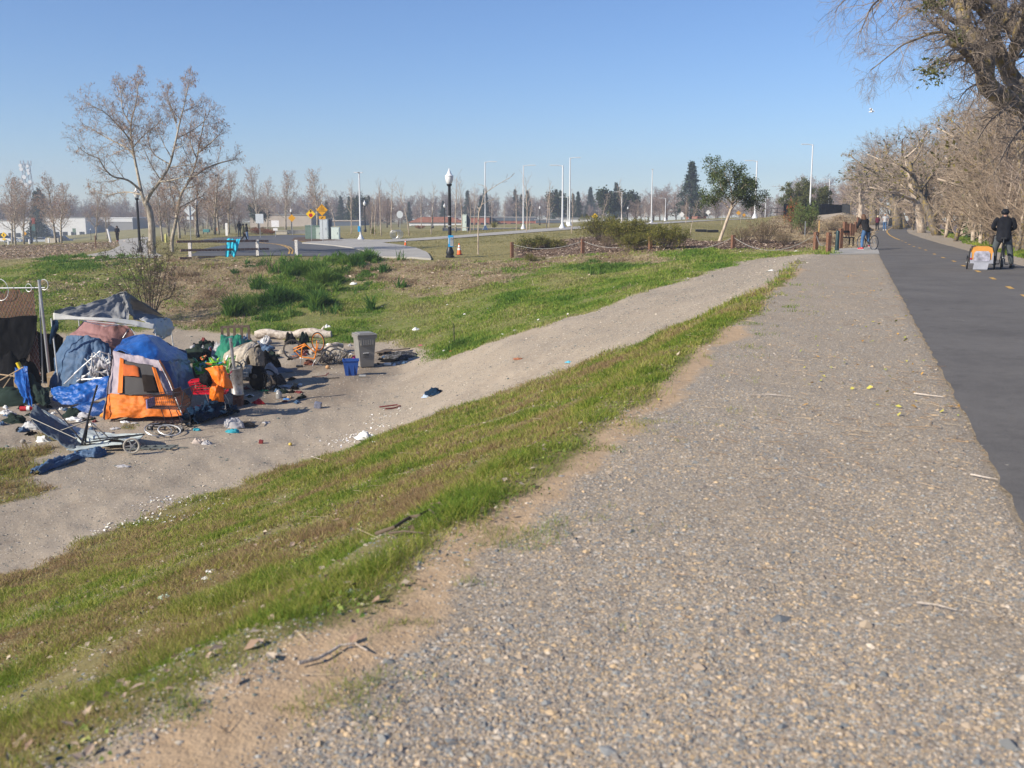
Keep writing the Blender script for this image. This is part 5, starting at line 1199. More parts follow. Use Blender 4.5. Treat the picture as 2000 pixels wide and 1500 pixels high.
for s in (-.6, .6): MB().box((s,0,.23), (.1,.4,.46)).build('leg', M_CW, e)
# bicycle rack: five loops of one coil
e = empty('bicycle_rack', G(774, 467), 'silver coil bicycle rack on the lawn', 'bicycle rack'); D_ = e.location.y; k = D_/1916
mb = MB(); pts = []
for i in range(5*24+1):
    a = 2*math.pi*i/24; pts.append(Vector((-5.2*k + 10.5*k*i/120 + 8.6*k*math.sin(a)*.95, .9*math.sin(a*.0)+ .5*(i/120), 8.5*k - 8.5*k*math.cos(a))))
mb.tube(pts, .028, 6); mb.build('coil', M_GALV, e, True)
for s in (-1, 1): MB().box((s*5*k, .2, .03), (.2,.2,.06)).build('foot', M_GALV, e)
# traffic cones
def cone(px, py, ytop, lab, two=True):
    b_ = G(px, py); h = toph(b_, ytop); e = empty('traffic_cone', b_, lab, 'traffic cone'); k = h/.71
    MB().box((0,0,.02*k), (.38*k,.38*k,.04*k), bev=.01).build('foot', M_BLK, e)
    MB().lathe([(.15*k,.04*k),(.03*k,.7*k),(.001,.71*k)], n=16).build('cone_body', M_ORG, e, True)
    for z0, z1 in ([(.30,.42),(.47,.6)] if two else [(.42,.58)]):
        r0 = .15-.12*(z0-.04)/.66; r1 = .15-.12*(z1-.04)/.66; MB().lathe([(r0*k+.004,z0*k),(r1*k+.004,z1*k)], n=16).build('reflective_band', M_WHT, e, True)
cone(897, 498, 475, 'orange traffic cone with two white bands right of the tallest black lamp post'); cone(792, 479.5, 468.5, 'small orange traffic cone with one white band left of the lamp post', False)
# white posts and brown rails at the end of the road
rail = empty('post_and_rail_fence', G(370, 507), 'white posts with chipped brown rails closing the end of the road', 'fence'); rb = rail.location
def loc_(v): return Vector(v) - rb
for px, py, yt, w_ in [(371,507.5,470,6.2),(503,500,468.5,6.2),(579,500.5,468.5,6.2)]:
    b_ = GD(px, G(px, py).y); h = toph(b_, yt); mb = MB(); mb.box(loc_(b_)+Vector((0,0,h/2-.1)), (.17,.17,h+.2), bev=.012); p = mb.build('post', M_WHTD, rail)
Dp = [G(371,507.5).y, G(503,500).y, G(579,500.5).y]
def rl(x0, y0, D0, x1, y1, D1_, th=.13): MB().bar(loc_(PD(x0,y0,D0-.12)), loc_(PD(x1,y1,D1_-.12)), .05, th).build('rail', M_BROWNW, rail)
rl(345,472,Dp[0]-1.5,500,470.5,Dp[1]); rl(500,470.5,Dp[1]+.06,524,470.8,Dp[1]+1); rl(352,489,Dp[0]-1,503,486.5,Dp[1]); rl(503,486.5,Dp[1]+.06,525,486,Dp[1]+1); rl(350,504.5,Dp[0]-1,420,503,Dp[0]+2.2)
# ---- the same length of cloth over the rail
def cloth_patch(name, rows, m, parent=None, nu=26, nv=26, wr=.03, wf=9.0, seed=0, th=.012, smooth=True, fold=0.0, ragged=0):
    """surface through a grid of world points (rows of points); rippled, and given thickness"""
    if nu*nv > 250: nu = int(nu*1.8); nv = int(nv*1.8)
    A = np.array([[tuple(p) for p in r] for r in rows], float); nr, nc = A.shape[:2]
    def cr(P, t):
        n = len(P)-1; i = min(int(t*n), n-1) if n > 0 else 0; f = t*n - i
        p0 = P[max(i-1, 0)]; p1 = P[i]; p2 = P[min(i+1, n)]; p3 = P[min(i+2, n)]
        return .5*((2*p1)+(p2-p0)*f+(2*p0-5*p1+4*p2-p3)*f*f+(3*p1-p0-3*p2+p3)*f**3)
    cols_ = np.array([[cr(A[r], j/(nu-1)) for j in range(nu)] for r in range(nr)])
    S = np.array([[cr(cols_[:, j], i/(nv-1)) for j in range(nu)] for i in range(nv)])
    du = np.gradient(S, axis=1); dv = np.gradient(S, axis=0); N_ = np.cross(du, dv); N_ /= np.maximum(1e-9, np.linalg.norm(N_, axis=2, keepdims=True))
    UU, VV_ = np.meshgrid(np.linspace(0, 1, nu), np.linspace(0, 1, nv))
    rg = lambda f1, f2, sd: 1 - np.abs(fbm(UU*f1+VV_*f2*.6, VV_*f2-UU*f1*.4, 1.0, sd, 2))*4
    wv = wr*(fbm(UU*wf, VV_*wf*.45, 1.0, seed, 4)*2.0) + wr*.55*rg(wf*.55, wf*.35, seed+40) + wr*.28*rg(wf*1.5, wf*.9, seed+41) + fold*np.sin(UU*wf*3.1 + 2*fbm(UU*4, VV_*2, 1.0, seed+3, 2))*(.25+.75*VV_)
    S = S + N_*wv[..., None]
    if ragged: 
        e_ = fbm(np.linspace(0, 1, nu)*wf*2, np.zeros(nu), 1., seed+9, 3)*ragged
        S[-1] += (S[-1]-S[-2])*(e_*6)[:, None]
    V = np.concatenate([(S + N_*th/2).reshape(-1, 3), (S - N_*th/2).reshape(-1, 3)]); k = nu*nv; F_ = []
    for i in range(nv-1):
        for j in range(nu-1):
            a = i*nu+j; F_.append((a, a+1, a+nu+1, a+nu)); F_.append((k+a, k+a+nu, k+a+nu+1, k+a+1))
    for j in range(nu-1):
        F_.append((j, k+j, k+j+1, j+1)); a = (nv-1)*nu+j; F_.append((a, a+1, k+a+1, k+a))
    for i in range(nv-1):
        a = i*nu; F_.append((a, a+nu, k+a+nu, k+a)); a = i*nu+nu-1; F_.append((a, k+a, k+a+nu, a+nu))
    off = np.zeros(3) if parent is None else np.array(parent.location)
    V = V - off
    me_ = np_mesh(name, V, np.array(F_), m, smooth)
    return link(name, me_, parent)
def fabric(name, c, rough=.7, var=.14, bump=.4, bs=40, vs=5, sheen=0, dirt=None, spec=.3): return mat(name, c, rough, var=var, vs=vs, bump=bump, bs=bs, spec=spec, dirt=dirt)
M_TOWEL = fabric('turquoise_towel', (.03,.42,.58), .95, .12, .8, 90)
Dr = Dp[0]*.35 + Dp[1]*.65 - .3
rows = [[PD(x, 471, Dr+.5) for x in (444,449,455,461,468)], [PD(x, 466.5, Dr+.12) for x in (443,449,455,462,469)], [PD(x, 475, Dr-.05) for x in (442.5,449,455,461,467)], [PD(441.5,488,Dr-.1),PD(448,488,Dr-.16),PD(454,490,Dr-.1),PD(460,488,Dr-.16),PD(464,487,Dr-.1)], [PD(441,502,Dr-.1),PD(446,502,Dr-.18),PD(451,496,Dr-.05),PD(456,502,Dr-.18),PD(459,498,Dr-.1)]]
o = cloth_patch('towel', rows, M_TOWEL, None, 30, 30, .03, 7, 3, .02, fold=.05); tag(o, 'bright turquoise towel hanging over the brown rail between two white posts', 'towel')
# rust brown posts with a slack wire rope
posts = []
plist = [(1000,503,473,8,'leftmost rust brown post at the foot of the mulch bed'),(1138,494.5,467,6.6,'rust brown post left of the dark olive shrub'),(1270,487.5,462,6.6,'rust brown post in front of the clump of olive shrubs'),(1431.5,485.5,459,6.4,'rust brown post right of the oak trunk'),(1593,491,453,7.5,'rust brown post left of the pair by the concrete pad'),(1618,495,454,8.2,'rust brown post at the left edge of the concrete pad')]
Dl = [G(a[0], a[1]).y for a in plist[:4]] + [46.5, 43.6]
for (px, py, yt, w_, lab), D in zip(plist, Dl):
    b_ = GD(px, D); h = toph(b_, yt); e = empty('rusty_post', b_, lab, 'post', 'rust brown wire fence posts', .35)
    MB().box((0,0,h/2-.15), (.17,.17,h+.3), bev=.008).build('shaft', M_RUST, e); MB().cyl((0,-.095,h-.1), (0,.095,h-.1), .018, n=8).build('eye_bolt', M_GALV, e)
    posts.append((b_, h))
def rope(p0, p1, sag, lab, group='wire ropes between the rust brown posts'):
    pts = [p0.lerp(p1, i/16) - Vector((0,0,sag*4*(i/16)*(1-i/16))) for i in range(17)]
    o = MB().tube([p-p0 for p in pts], .011, 5).build('wire_rope', M_WIRE, None, True); o.location = p0; tag(o, lab, 'rope', group)
tp = [b_+Vector((0,0,h-.1)) for b_, h in posts]
rope(tp[0], tp[1], .35, 'slack wire rope between the leftmost rust brown post and the second'); rope(tp[1], tp[2], .42, 'sagging wire rope between the second and third rust brown posts'); rope(tp[2], tp[3], .6, 'wire rope dropping from the third rust brown post towards the fourth'); rope(tp[3], tp[4], .7, 'long slack wire rope right of the oak'); rope(tp[4], tp[5], .5, 'wire rope hanging between the last two posts by the pad')
# row of posts running away along the trail
row = [(1641,466,446,50,'post right behind the black bollard'),(1648,459,437,60,'first distant post of the row along the trail'),(1653,456,437,66,'second distant post of the row along the trail'),(1660,456,436,72,'third distant post of the row along the trail'),(1664.5,455,436,78,'fourth distant post of the row along the trail'),(1669,454,435,84,'fifth distant post of the row along the trail'),(1673,454,435,90,'sixth distant post of the row along the trail'),(1677,453,434,96,'seventh distant post of the row along the trail'),(1681,453,434,103,'farthest post of the row along the trail')]
for px, yb, yt, D, lab in row:
    b_ = GD(px, D); h = min(1.05, max(.85, toph(b_, yt))); e = empty('rusty_post', b_, 'rust brown ' + lab, 'post', 'rust brown posts along the trail', .35)
    MB().box((0,0,h/2-.15), (.18,.18,h+.3), bev=.008).build('shaft', M_RUST, e)
b_ = GD(1635, 46.5); h = toph(b_, 450); e = empty('bollard', b_, 'dark green round steel bollard right of the rust brown posts', 'bollard'); MB().lathe([(.09,-.1),(.09,h-.06),(.075,h-.02),(.001,h)], n=16).build('tube', mat('dark_green_steel', (.02,.045,.05), .4, .3), e, True)
MB().box((-.12,0,h-.12), (.1,.04,.06)).build('lug', M_BLK, e)
# bench by the trail
b_ = GD(1650, 53); e = empty('park_bench', b_, 'small black metal bench left of the waiting cyclist', 'bench', None, .35)
MB().box((0,0,.45), (.9,.42,.05), bev=.01).build('seat', M_BLK, e)
for s in (-.4, .4): MB().bar((s,-.15,0), (s,-.15,.45), .05).build('leg', M_BLK, e); MB().bar((s,.15,0), (s,.15,.45), .05).build('leg', M_BLK, e)
mb = MB(); mb.bar((-.4,.2,.75), (.4,.2,.75), .04, .12); mb.bar((-.4,.2,.45), (-.4,.2,.78), .04); mb.bar((.4,.2,.45), (.4,.2,.78), .04); mb.build('backrest', M_BLK, e)
for px, D, yt, lab in [(1571,70,432,'short grey meter post in the dry grass'), (1598,66,431,'thin pale wooden stake in the dry grass')]:
    b_ = GD(px, D); h = toph(b_, yt); o = MB().box((0,0,h/2-.05), (.07,.07,h+.1), bev=.01).build('stake', M_GALV if px == 1571 else mat('stake_wood', (.48,.30,.12), .9)); o.location = b_; tag(o, lab, 'stake')
# black screened fence on the mound
P = [GD(1527,108), GD(1560,110), GD(1600,112), GD(1640,114), GD(1656,112)]
e = empty('screened_fence', P[0], 'black screened chain fence on the mound', 'fence')
for a, c_ in zip(P[:-1], P[1:]):
    a_ = Vector(a)-P[0]; d_ = Vector(c_)-P[0]; za = PD(1527,420,a.y).z-P[0].z; ha = toph(a, 399)+a.z-P[0].z; hc = toph(c_, 401)+c_.z-P[0].z; zb = -0.3
    mb = MB(); dd = (d_-a_).xy.normalized(); nn = Vector((-dd.y, dd.x))*.03
    mb.add([(a_.x-nn.x,a_.y-nn.y,a_.z-.1),(d_.x-nn.x,d_.y-nn.y,d_.z-.1),(d_.x-nn.x,d_.y-nn.y,hc),(a_.x-nn.x,a_.y-nn.y,ha),(a_.x+nn.x,a_.y+nn.y,a_.z-.1),(d_.x+nn.x,d_.y+nn.y,d_.z-.1),(d_.x+nn.x,d_.y+nn.y,hc),(a_.x+nn.x,a_.y+nn.y,ha)], [(0,1,2,3),(5,4,7,6),(0,3,7,4),(1,5,6,2),(3,2,6,7)]); mb.build('screen', M_SCRN, e)
    for f in (0, .33, .66):
        q = a_.lerp(d_, f); MB().cyl((q.x,q.y-.06,q.z-.2), (q.x,q.y-.06,ha+(hc-ha)*f+.06), .035, n=6).build('fence_post', M_BLK, e)
    MB().bar((a_.x,a_.y-.05,ha+.03), (d_.x,d_.y-.05,hc+.03), .05).build('top_rail', M_BLK, e)
e = empty('guard_rail', GD(1503,112), 'low dark rail fence left of the screened fence', 'fence'); q = GD(1527,108)-e.location
for z in (.45, .9): MB().bar((0,0,z), (q.x,q.y,q.z+z), .05, .06).build('rail', M_BLK, e)
for f in (0, .5, 1): MB().cyl((q.x*f,q.y*f,q.z*f-.1), (q.x*f,q.y*f,q.z*f+.95), .04, n=6).build('post', M_BLK, e)
for px, py, lab in [(1369,453,'left black log border in the lawn left of the oak trunk'), (1392,454,'black log border in the lawn behind the oak trunk'),(1290,449,'small dark box in the lawn behind the olive shrubs')]:
    b_ = G(px, py); o = MB().box((0,0,.1), (.9 if px != 1290 else .35,.3,.22), bev=.04).build('border_log', M_BLK); o.location = b_; tag(o, lab, 'log')
# ---- buildings far behind
M_WB = mat('white_wall', (.66,.66,.65), .8, var=.06, vs=.4); M_BRK = mat('brick_red_wall', (.30,.12,.085), .9, var=.2, vs=1); M_TILE = mat('red_roof_tile', (.30,.13,.09), .9, var=.2, vs=2)
M_TANW = mat('tan_wall', (.42,.36,.30), .9, var=.1, vs=.5); M_ROOFG = mat('grey_roof', (.25,.25,.25), .9); M_WIN = mat('dark_window', (.03,.035,.045), .15, spec=.6)
def building(px0, px1, D, ytop, m, lab, dep=18, roof=None, winrow=None, band=None, pitched=0):
    a = GD(px0, D); b2_ = GD(px1, D); zb = min(a.z, b2_.z)-.6; cx = (a.x+b2_.x)/2; L = b2_.x-a.x; d = ray(1000, ytop); zt = EYE+d[2]/d[1]*D
    e = empty('building', (cx, D, zb), lab, 'building'); h = zt-zb
    MB().box((0,dep/2,h/2), (L,dep,h)).build('walls', m, e)
    if pitched: MB().prism([(-L/2-.3,h),(L/2+.3,h),(L/2-pitched,h+pitched*.45),(-L/2+pitched,h+pitched*.45)], -.3, dep).build('roof', roof or M_TILE, e)
    else: MB().box((0,dep/2,h+.1), (L+.4,dep+.4,.25)).build('roof', roof or M_ROOFG, e)
    if band: MB().box((0,-.06,h*band[0]), (L*.995,.12,h*band[1])).build('facade_band', band[2], e)
    if winrow:
        n_, f0, f1 = winrow
        for i in range(n_): MB().box((-L/2+L*(i+.5)/n_,-.05,h*(f0+f1)/2), (L/n_*.55,.1,h*(f1-f0))).build('window', M_WIN, e)
    return e
building(-60, 60, 330, 431, M_WB, 'long white warehouse at the left edge', winrow=(8,.2,.4))
building(55, 170, 335, 425, M_WB, 'white warehouse wall behind the parked cars', winrow=(7,.15,.35))
building(165, 262, 345, 426, M_ROOFG, 'warehouse with a dark front under a white roof band left of the largest sycamore', roof=M_WB, band=(.88,.2,M_WB))
building(170, 300, 420, 414, M_TANW, 'pale warehouse roof higher up behind the walking woman', roof=M_WB)
building(490, 610, 300, 420, M_TANW, 'long tan building behind the yellow diamond sign')
building(640, 705, 290, 432, M_DGREY, 'dark low building behind the pale cabinets', roof=M_TANW)
building(800, 905, 250, 434.5, M_WB, 'white low building with a red tiled roof beyond the paved path', pitched=3, winrow=(6,.05,.5))
building(866, 905, 262, 425, M_WB, 'white block with a dark opening behind the tallest lamp post', winrow=(3,.4,.7))
building(917, 956, 250, 424, M_BRK, 'red brick building with a glazed front right of the lone cabinet', winrow=(4,.1,.45))
building(958, 1046, 255, 425, M_BRK, 'red brick building behind the row of young trees', band=(.8,.3,M_DGREY), winrow=(5,.1,.4))
building(1046, 1095, 250, 430, M_BRK, 'brick building with a dark upper wall left of the pair of tall lamps', band=(.75,.4,M_DGREY))
building(1092, 1180, 270, 427, M_WB, 'white hall behind the tall arm lamps', winrow=(4,.1,.4))
building(1175, 1225, 280, 429, M_WB, 'white building right of the yellow diamond sign')
building(1548, 1572, 250, 422, M_TANW, 'small pale shed beyond the mound')
building(1362, 1378, 240, 421, M_BRK, 'small brown hut under the tall conifer')
# ---- parked cars on the lower car park
def car(px, D, m, lab, L=4.6, h=1.45, rz=0, van=False):
    e = empty('parked_car', GD(px, D), lab, 'car', 'cars in the lower car park', rz)
    e.location.z = PD(px, 474.5, D).z if D > 200 else e.location.z
    w_ = 1.8; b = [(-L/2,.35),(-L/2,.8),(-L*.46,.88),(L*.2,.92) if not van else (L*.3,.95),(L*.47,.78),(L/2,.6),(L/2,.32)]
    bm = MB(); bm.prism(b, -w_/2, w_/2); bm.build('body', m, e)
    c = [(-L*.42,.86),(-L*.3,h*.97),(L*.02,h),(L*.22,.9)] if not van else [(-L*.48,.86),(-L*.45,h*1.0),(L*.12,h),(L*.32,.93)]
    MB().prism(c, -w_*.44, w_*.44).build('cabin', M_WIN, e); MB().prism([(c[1][0]-.02,c[1][1]-.02),(c[2][0]+.02,c[2][1]-.02),(c[2][0],c[2][1]+.04),(c[1][0],c[1][1]+.04)], -w_*.45, w_*.45).build('car_roof', m, e)
    for sx in (-L*.31, L*.31):
        for sy in (-1, 1):
            wh = MB(); wh.cyl((sx,sy*(w_/2-.1),.33), (sx,sy*(w_/2+.02),.33), .33, n=14); wo = wh.build('wheel', M_BLK, e)
            MB().cyl((sx,sy*(w_/2+.02),.33), (sx,sy*(w_/2+.035),.33), .19, n=10).build('rim', M_GALV, wo)
    for sy in (-.6, .6): MB().box((L/2-.01,sy,.62), (.06,.35,.14)).build('headlight', M_GLAS, e)
M_SIL = mat('silver_car_paint', (.50,.52,.54), .3, .3, var=.02); M_DKB = mat('dark_blue_car_paint', (.03,.04,.06), .3, .2, var=.02); M_WHC = mat('white_car_paint', (.70,.70,.70), .3, var=.02)
for a in [(28,262,M_SIL,'silver saloon car left of the banner lamp',),(86,262,M_SIL,'silver hatchback right of the banner lamp',),(60,270,M_DKB,'dark car half hidden between the two silver ones')]: car(*a)
car(122, 250, M_DKB, 'dark blue van-like car in front of the white warehouse', 5.0, 1.7, 0, True); car(2, 200, M_WHC, 'white van cut off by the left picture edge', 5, 1.9, 0, True)
car(1003, 235, M_SIL, 'silver car in front of the red brick building'); car(1150, 240, M_WHC, 'white car by the white hall')
for px, D, yt, lab in [(96,140,472,'short white bollard in front of the silver hatchback'),(58,142,471,'thin white bollard right of the banner lamp foot'),(17,140,476,'white bollard near the yellow school sign')]:
    b_ = GD(px, D); h = max(.7, toph(b_, yt)); o = MB().lathe([(.11,-.1),(.11,h-.1),(.05,h),(.001,h)], n=10).build('bollard', M_WHT, None, True); o.location = b_; tag(o, lab, 'bollard')
b_ = GD(104, 142); o = MB().box((0,0,.3), (1.9,.6,.7), bev=.04).build('concrete_block', M_TAN); o.location = b_; tag(o, 'pale concrete block beside the white bollard left of the dark car', 'block')
b_ = GD(187, 84); h = toph(b_, 460); o = MB().cyl((0,0,-.2), (0,0,h), .05, n=8).build('thin_pole', M_RUST); o.location = b_; tag(o, 'thin rust brown pole on the green crest left of the footpath', 'pole')
b_ = GD(217, 99); e = empty('entrance_post', b_, 'white leaning marker post left of the walking woman', 'post'); MB().bar((0,0,-.1), (-.25,0,toph(b_, 447)), .22, .12).build('shaft', M_WHT, e)
# playground-like coloured object and marker posts beyond the road
e = empty('play_equipment', GD(405, 150), 'small turquoise and orange play equipment beyond the sycamores', 'play equipment'); MB().box((0,0,.5), (.9,.6,.45), bev=.05).build('turquoise_panel', mat('play_teal', (.06,.22,.22), .5), e); MB().box((1.5,0,.7), (.5,.4,.5), bev=.1).build('orange_panel', mat('play_orange', (.3,.13,.05), .5), e); MB().cyl((-.5,0,0), (-.5,0,1.7), .06).build('post', M_BLK, e)
e = empty('marker_post', GD(444, 118), 'white marker post left of the walkers on the road', 'post'); MB().box((0,0,.7), (.28,.06,1.5), bev=.02).build('panel', M_WHT, e)
e = empty('hydrant', GD(325, 92), 'small yellow green utility post among the sycamore trunks', 'hydrant'); MB().lathe([(.12,0),(.12,.6),(.09,.75),(.001,.8)], n=10).build('barrel', mat('hydrant_paint', (.5,.48,.15), .6), e, True)
# communications tower
D = 520; b_ = Vector(PD(60, 440, D)); b_.z = -3; d = ray(60, 320); H_ = EYE+d[2]/d[1]*D + 3; e = empty('radio_tower', b_, 'grey lattice radio tower with round dishes', 'tower')
mb = MB(); w0, w1 = 2.6, 1.3
for i in range(10):
    z0, z1 = H_*i/10, H_*(i+1)/10; a0 = w0+(w1-w0)*i/10; a1 = w0+(w1-w0)*(i+1)/10; cs = [(-1,-1),(1,-1),(1,1),(-1,1)]
    for j in range(4):
        p, q = cs[j], cs[(j+1) % 4]; mb.bar((p[0]*a0,p[1]*a0,z0), (p[0]*a1,p[1]*a1,z1), .34); mb.bar((p[0]*a0,p[1]*a0,z0), (q[0]*a1,q[1]*a1,z1), .16); mb.bar((p[0]*a1,p[1]*a1,z1), (q[0]*a1,q[1]*a1,z1), .16)
mb.build('lattice', M_GALV, e)
gg = random.Random(2)
for z, x, r in [(H_*.97,-1.9,1.3),(H_*.96,1.6,1.2),(H_*.91,-1.6,1.5),(H_*.89,1.8,1.2),(H_*.84,2.0,1.1),(H_*.78,-.4,1.6),(H_*.71,-2.2,1.5),(H_*.70,2.4,1.4),(H_*.65,.2,1.5),(H_*.55,-1.4,1.1),(H_*.48,1.2,1.0)]:
    mb = MB(); mb.cyl((x,-2.2,z), (x,-1.4,z), r*.68, r*.6, 14); mb.build('dish', M_WPOL, e)
for k in range(8): a = k*.785; MB().box((2.6*math.cos(a),2.6*math.sin(a),H_+.4), (.35,.35,2.4)).build('antenna_panel', M_GALV, e)
# ---------------------------------------------------------------- the camp in the hollow
def K(D): return D/1916.0
def row(D, *pts):      # pixel points; each (x, y) at depth D or (x, y, D)
    return [PD(p[0], p[1], p[2] if len(p) > 2 else D) for p in pts]
M_CANO = fabric('grey_canopy_cloth', (.20,.205,.21), .55, .16, .3, 30, dirt=(.19,.19,.19))
M_CANW = fabric('white_hem_cloth', (.46,.46,.44), .6, .1, .3, 30)
M_ROSE = fabric('rose_tent_cloth', (.26,.135,.13), .7, .12)
M_SLAT = fabric('slate_blue_cloth', (.055,.105,.19), .65, .2)
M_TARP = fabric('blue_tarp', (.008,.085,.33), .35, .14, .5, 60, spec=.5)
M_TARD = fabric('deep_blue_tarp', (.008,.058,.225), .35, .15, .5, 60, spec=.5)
M_LAV = fabric('lavender_tent_cloth', (.33,.28,.31), .7, .12)
M_ORT = fabric('orange_tent_cloth', (.62,.155,.014), .6, .12)
M_ORJ = fabric('orange_puffer', (.80,.17,.01), .5, .1, .6, 25)
M_BLKC = fabric('black_cloth', (.008,.008,.009), .95, .3, spec=.05)
M_DGC = fabric('dark_green_cloth', (.018,.030,.024), .9, .3, spec=.1)
M_GRC = fabric('green_tarp', (.02,.16,.09), .45, .2, .5, 50)
M_CANV = fabric('dirty_canvas', (.42,.37,.30), .9, .15, .7, 30, dirt=(.22,.18,.13))
M_CANS = fabric('stained_canvas', (.20,.17,.13), .9, .3, .7, 30, dirt=(.07,.06,.05))
M_MESH = mat('tent_mesh', (.060,.055,.053), .9, var=.1, vs=40)
M_DARKIN = mat('dark_inside', (.022,.016,.013), .95, spec=.05)
M_NAVY = fabric('navy_blanket', (.010,.030,.065), .95, .25, .8, 60, spec=.1)
M_GREYC = fabric('pale_grey_cloth', (.42,.41,.42), .9, .15)
M_STEEL = mat('zinc_steel', (.40,.40,.40), .42, .75, var=.25, vs=4, dirt=(.2,.17,.14))
M_FRW = mat('white_tube', (.68,.68,.67), .4, .2, var=.08)
M_FRB = mat('black_tube', (.02,.02,.022), .4, .4)
M_CART = mat('black_cart_wire', (.05,.05,.06), .4, .6)
M_REDP = mat('red_cart_plastic', (.62,.01,.03), .4, var=.08)
M_BIKE = mat('orange_bicycle_paint', (.80,.24,.01), .35, .1, var=.1)
M_TYRE = mat('old_tyre', (.10,.085,.07), .9, var=.3)
M_BIN = mat('grey_bin_plastic', (.235,.225,.205), .5, var=.06, bump=.1)
M_TUB = mat('blue_tub_plastic', (.02,.075,.30), .45, var=.08)
M_CARD = mat('cardboard', (.36,.26,.16), .95, var=.12)
M_SLATB = mat('brown_privacy_slat', (.19,.08,.055), .7, var=.3, vs=14)
M_LOG = bark('weathered_log', (.24,.19,.15), (.50,.43,.36), (.66,.60,.53), 7, 1.0)
M_WOODD = mat('dark_pallet_wood', (.10,.075,.055), .9, var=.4, vs=10)
def finish(o, lab, cat, group=None): tag(o, lab, cat, group); return o
# grey pop-up canopy
D1 = 29.5
cz0 = GD(100, 29.4)
e = empty('canopy', cz0, 'sagging grey pop-up canopy on thin white legs over the rose tent', 'canopy')
cloth_patch('roof', [row(0,(106,607,29.4),(150,597,29.9),(200,584,30.5),(232,572,31),(246,570,31.1)), row(0,(106,612,29.4),(150,606,29.7),(200,602,30.2),(235,595,30.7),(250,592,30.9)), row(0,(105,622,29.3),(150,620,29.5),(200,621,29.8),(235,622,30),(252,623,30.1))], M_CANO, e, 40, 18, .05, 8, 4, .01, fold=.03)
cloth_patch('side_panel', [row(0,(246,570,31.1),(250,578,31.2),(256,594,31.3),(262,607,31.6),(300,615,32),(331,621,32.4)), row(0,(248,600,30.6),(252,610,30.7),(258,618,30.7),(266,623,30.8),(285,628,30.8),(306,634,31))], M_CANO, e, 30, 14, .04, 7, 6, .01)
cloth_patch('hem', [row(29.3,(104,611),(150,618),(200,620),(250,624,29.5),(280,629,29.6),(302,633,29.7)), row(29.25,(104,625),(150,624),(200,627),(250,633,29.4),(275,639,29.5),(300,643,29.6))], M_CANW, e, 40, 6, .015, 9, 7, .01)
cloth_patch('flap', [row(0,(272,622,30.2),(290,623,30.8),(310,622,31.6),(331,621,32.4)), row(0,(300,636,29.8),(308,640,30.6),(320,636,31.4),(338,634,32.3)), row(0,(303,650,29.8),(314,660,30.6),(322,662,31.3),(334,650,32.2))], M_CANW, e, 20, 16, .05, 6, 12, .01, fold=.04)
cloth_patch('back_roof', [row(0,(246,570,31.1),(232,572,31),(160,598,32)), row(0,(331,621,32.4),(250,612,32.5),(150,614,32.6))], M_CANO, e, 16, 10, .04, 6, 14, .01)
def lp(p): return p - e.location
for a, c_ in [(PD(100,622,29.4), GD(94,29.4)), (PD(302,640,29.7), GD(304,29.7)), (PD(152,612,32.6), GD(148,32.6)), (PD(331,622,32.4), GD(331,32.4))]:
    MB().cyl(lp(a), lp(c_), .02, .022, 8).build('leg', M_FRW, e)
MB().tube([lp(PD(162,627,29.4)), lp(PD(205,637,29.4)), lp(PD(248,633,29.5))], .012, 5).build('truss', M_FRW, e); MB().tube([lp(PD(105,620,29.4)), lp(PD(160,626,29.6)), lp(PD(300,641,29.7))], .012, 5).build('truss', M_FRW, e)
MB().tube([lp(PD(246,570,31.1)), lp(PD(246,625,30.8))], .015, 6).build('centre_pole', M_FRW, e)
o = cloth_patch('dark_cloth', [row(29.2,(104,625),(109,625),(115,626)), row(29.2,(99,645),(105,645),(112,644)), row(29.2,(96,672),(99,672),(103,660))], M_NAVY, None, 10, 20, .03, 4, 3, .02); finish(o, 'dark blue cloth bunched round the left canopy leg', 'cloth')
# rose tent
o = cloth_patch('tent', [row(0,(163,625,31.2),(195,627,31.1),(225,630,31.1),(250,636,31.2)), row(0,(146,644,31),(185,648,30.5),(220,650,30.4),(262,655,30.8)), row(0,(132,664,30.8),(180,668,30.2),(222,680,30.1),(272,680,30.6)), row(0,(118,742,30.6),(170,745,30.1),(225,745,30.0),(285,738,30.4))], M_ROSE, None, 34, 30, .03, 5, 21, .01); finish(o, 'faded rose coloured dome tent under the grey canopy', 'tent')
o = cloth_patch('tarp', [row(0,(126,656,30.2),(150,655,29.9),(185,660,29.8),(213,670,29.9)), row(0,(112,690,29.9),(145,690,29.4),(180,692,29.4),(217,695,29.6)), row(0,(104,725,29.7),(140,727,29.2),(175,725,29.2),(214,722,29.4)), row(0,(101,762,29.6),(130,764,29.1),(165,764,29.1),(206,757,29.3))], M_SLAT, None, 40, 34, .05, 7, 31, .01, fold=.045); finish(o, 'slate blue sheet draped over the front of the rose tent', 'tarp')
# tangle of white tubular frames
b_ = GD(185, 28.2); e = empty('chair_frames', b_, 'tangle of white folding chair frames and torn fabric in front of the slate blue sheet', 'chair frames'); gg = random.Random(9)
mb = MB()
for a, c_ in [((145,730),(195,686)),((195,686),(222,696)),((125,750),(165,712)),((160,735),(208,724)),((165,700),(210,740)),((180,690),(178,735)),((190,700),(225,735)),((150,745),(215,700)),((200,692),(215,745)),((172,722),(222,716)),((180,745),(205,705)),((168,710),(190,748)),((185,726),(218,729)),((176,697),(205,698)),((158,742),(220,736)),((183,688),(215,712)),((196,688),(190,748)),((208,700),(176,744)),((170,733),(216,707)),((150,738),(186,742)),((212,690),(218,745))]:
    mb.cyl(PD(a[0],a[1],28.1+gg.uniform(-.25,.3))-b_, PD(c_[0],c_[1],28.1+gg.uniform(-.25,.3))-b_, .018, n=6)
mb.build('tubes', M_FRW, e)
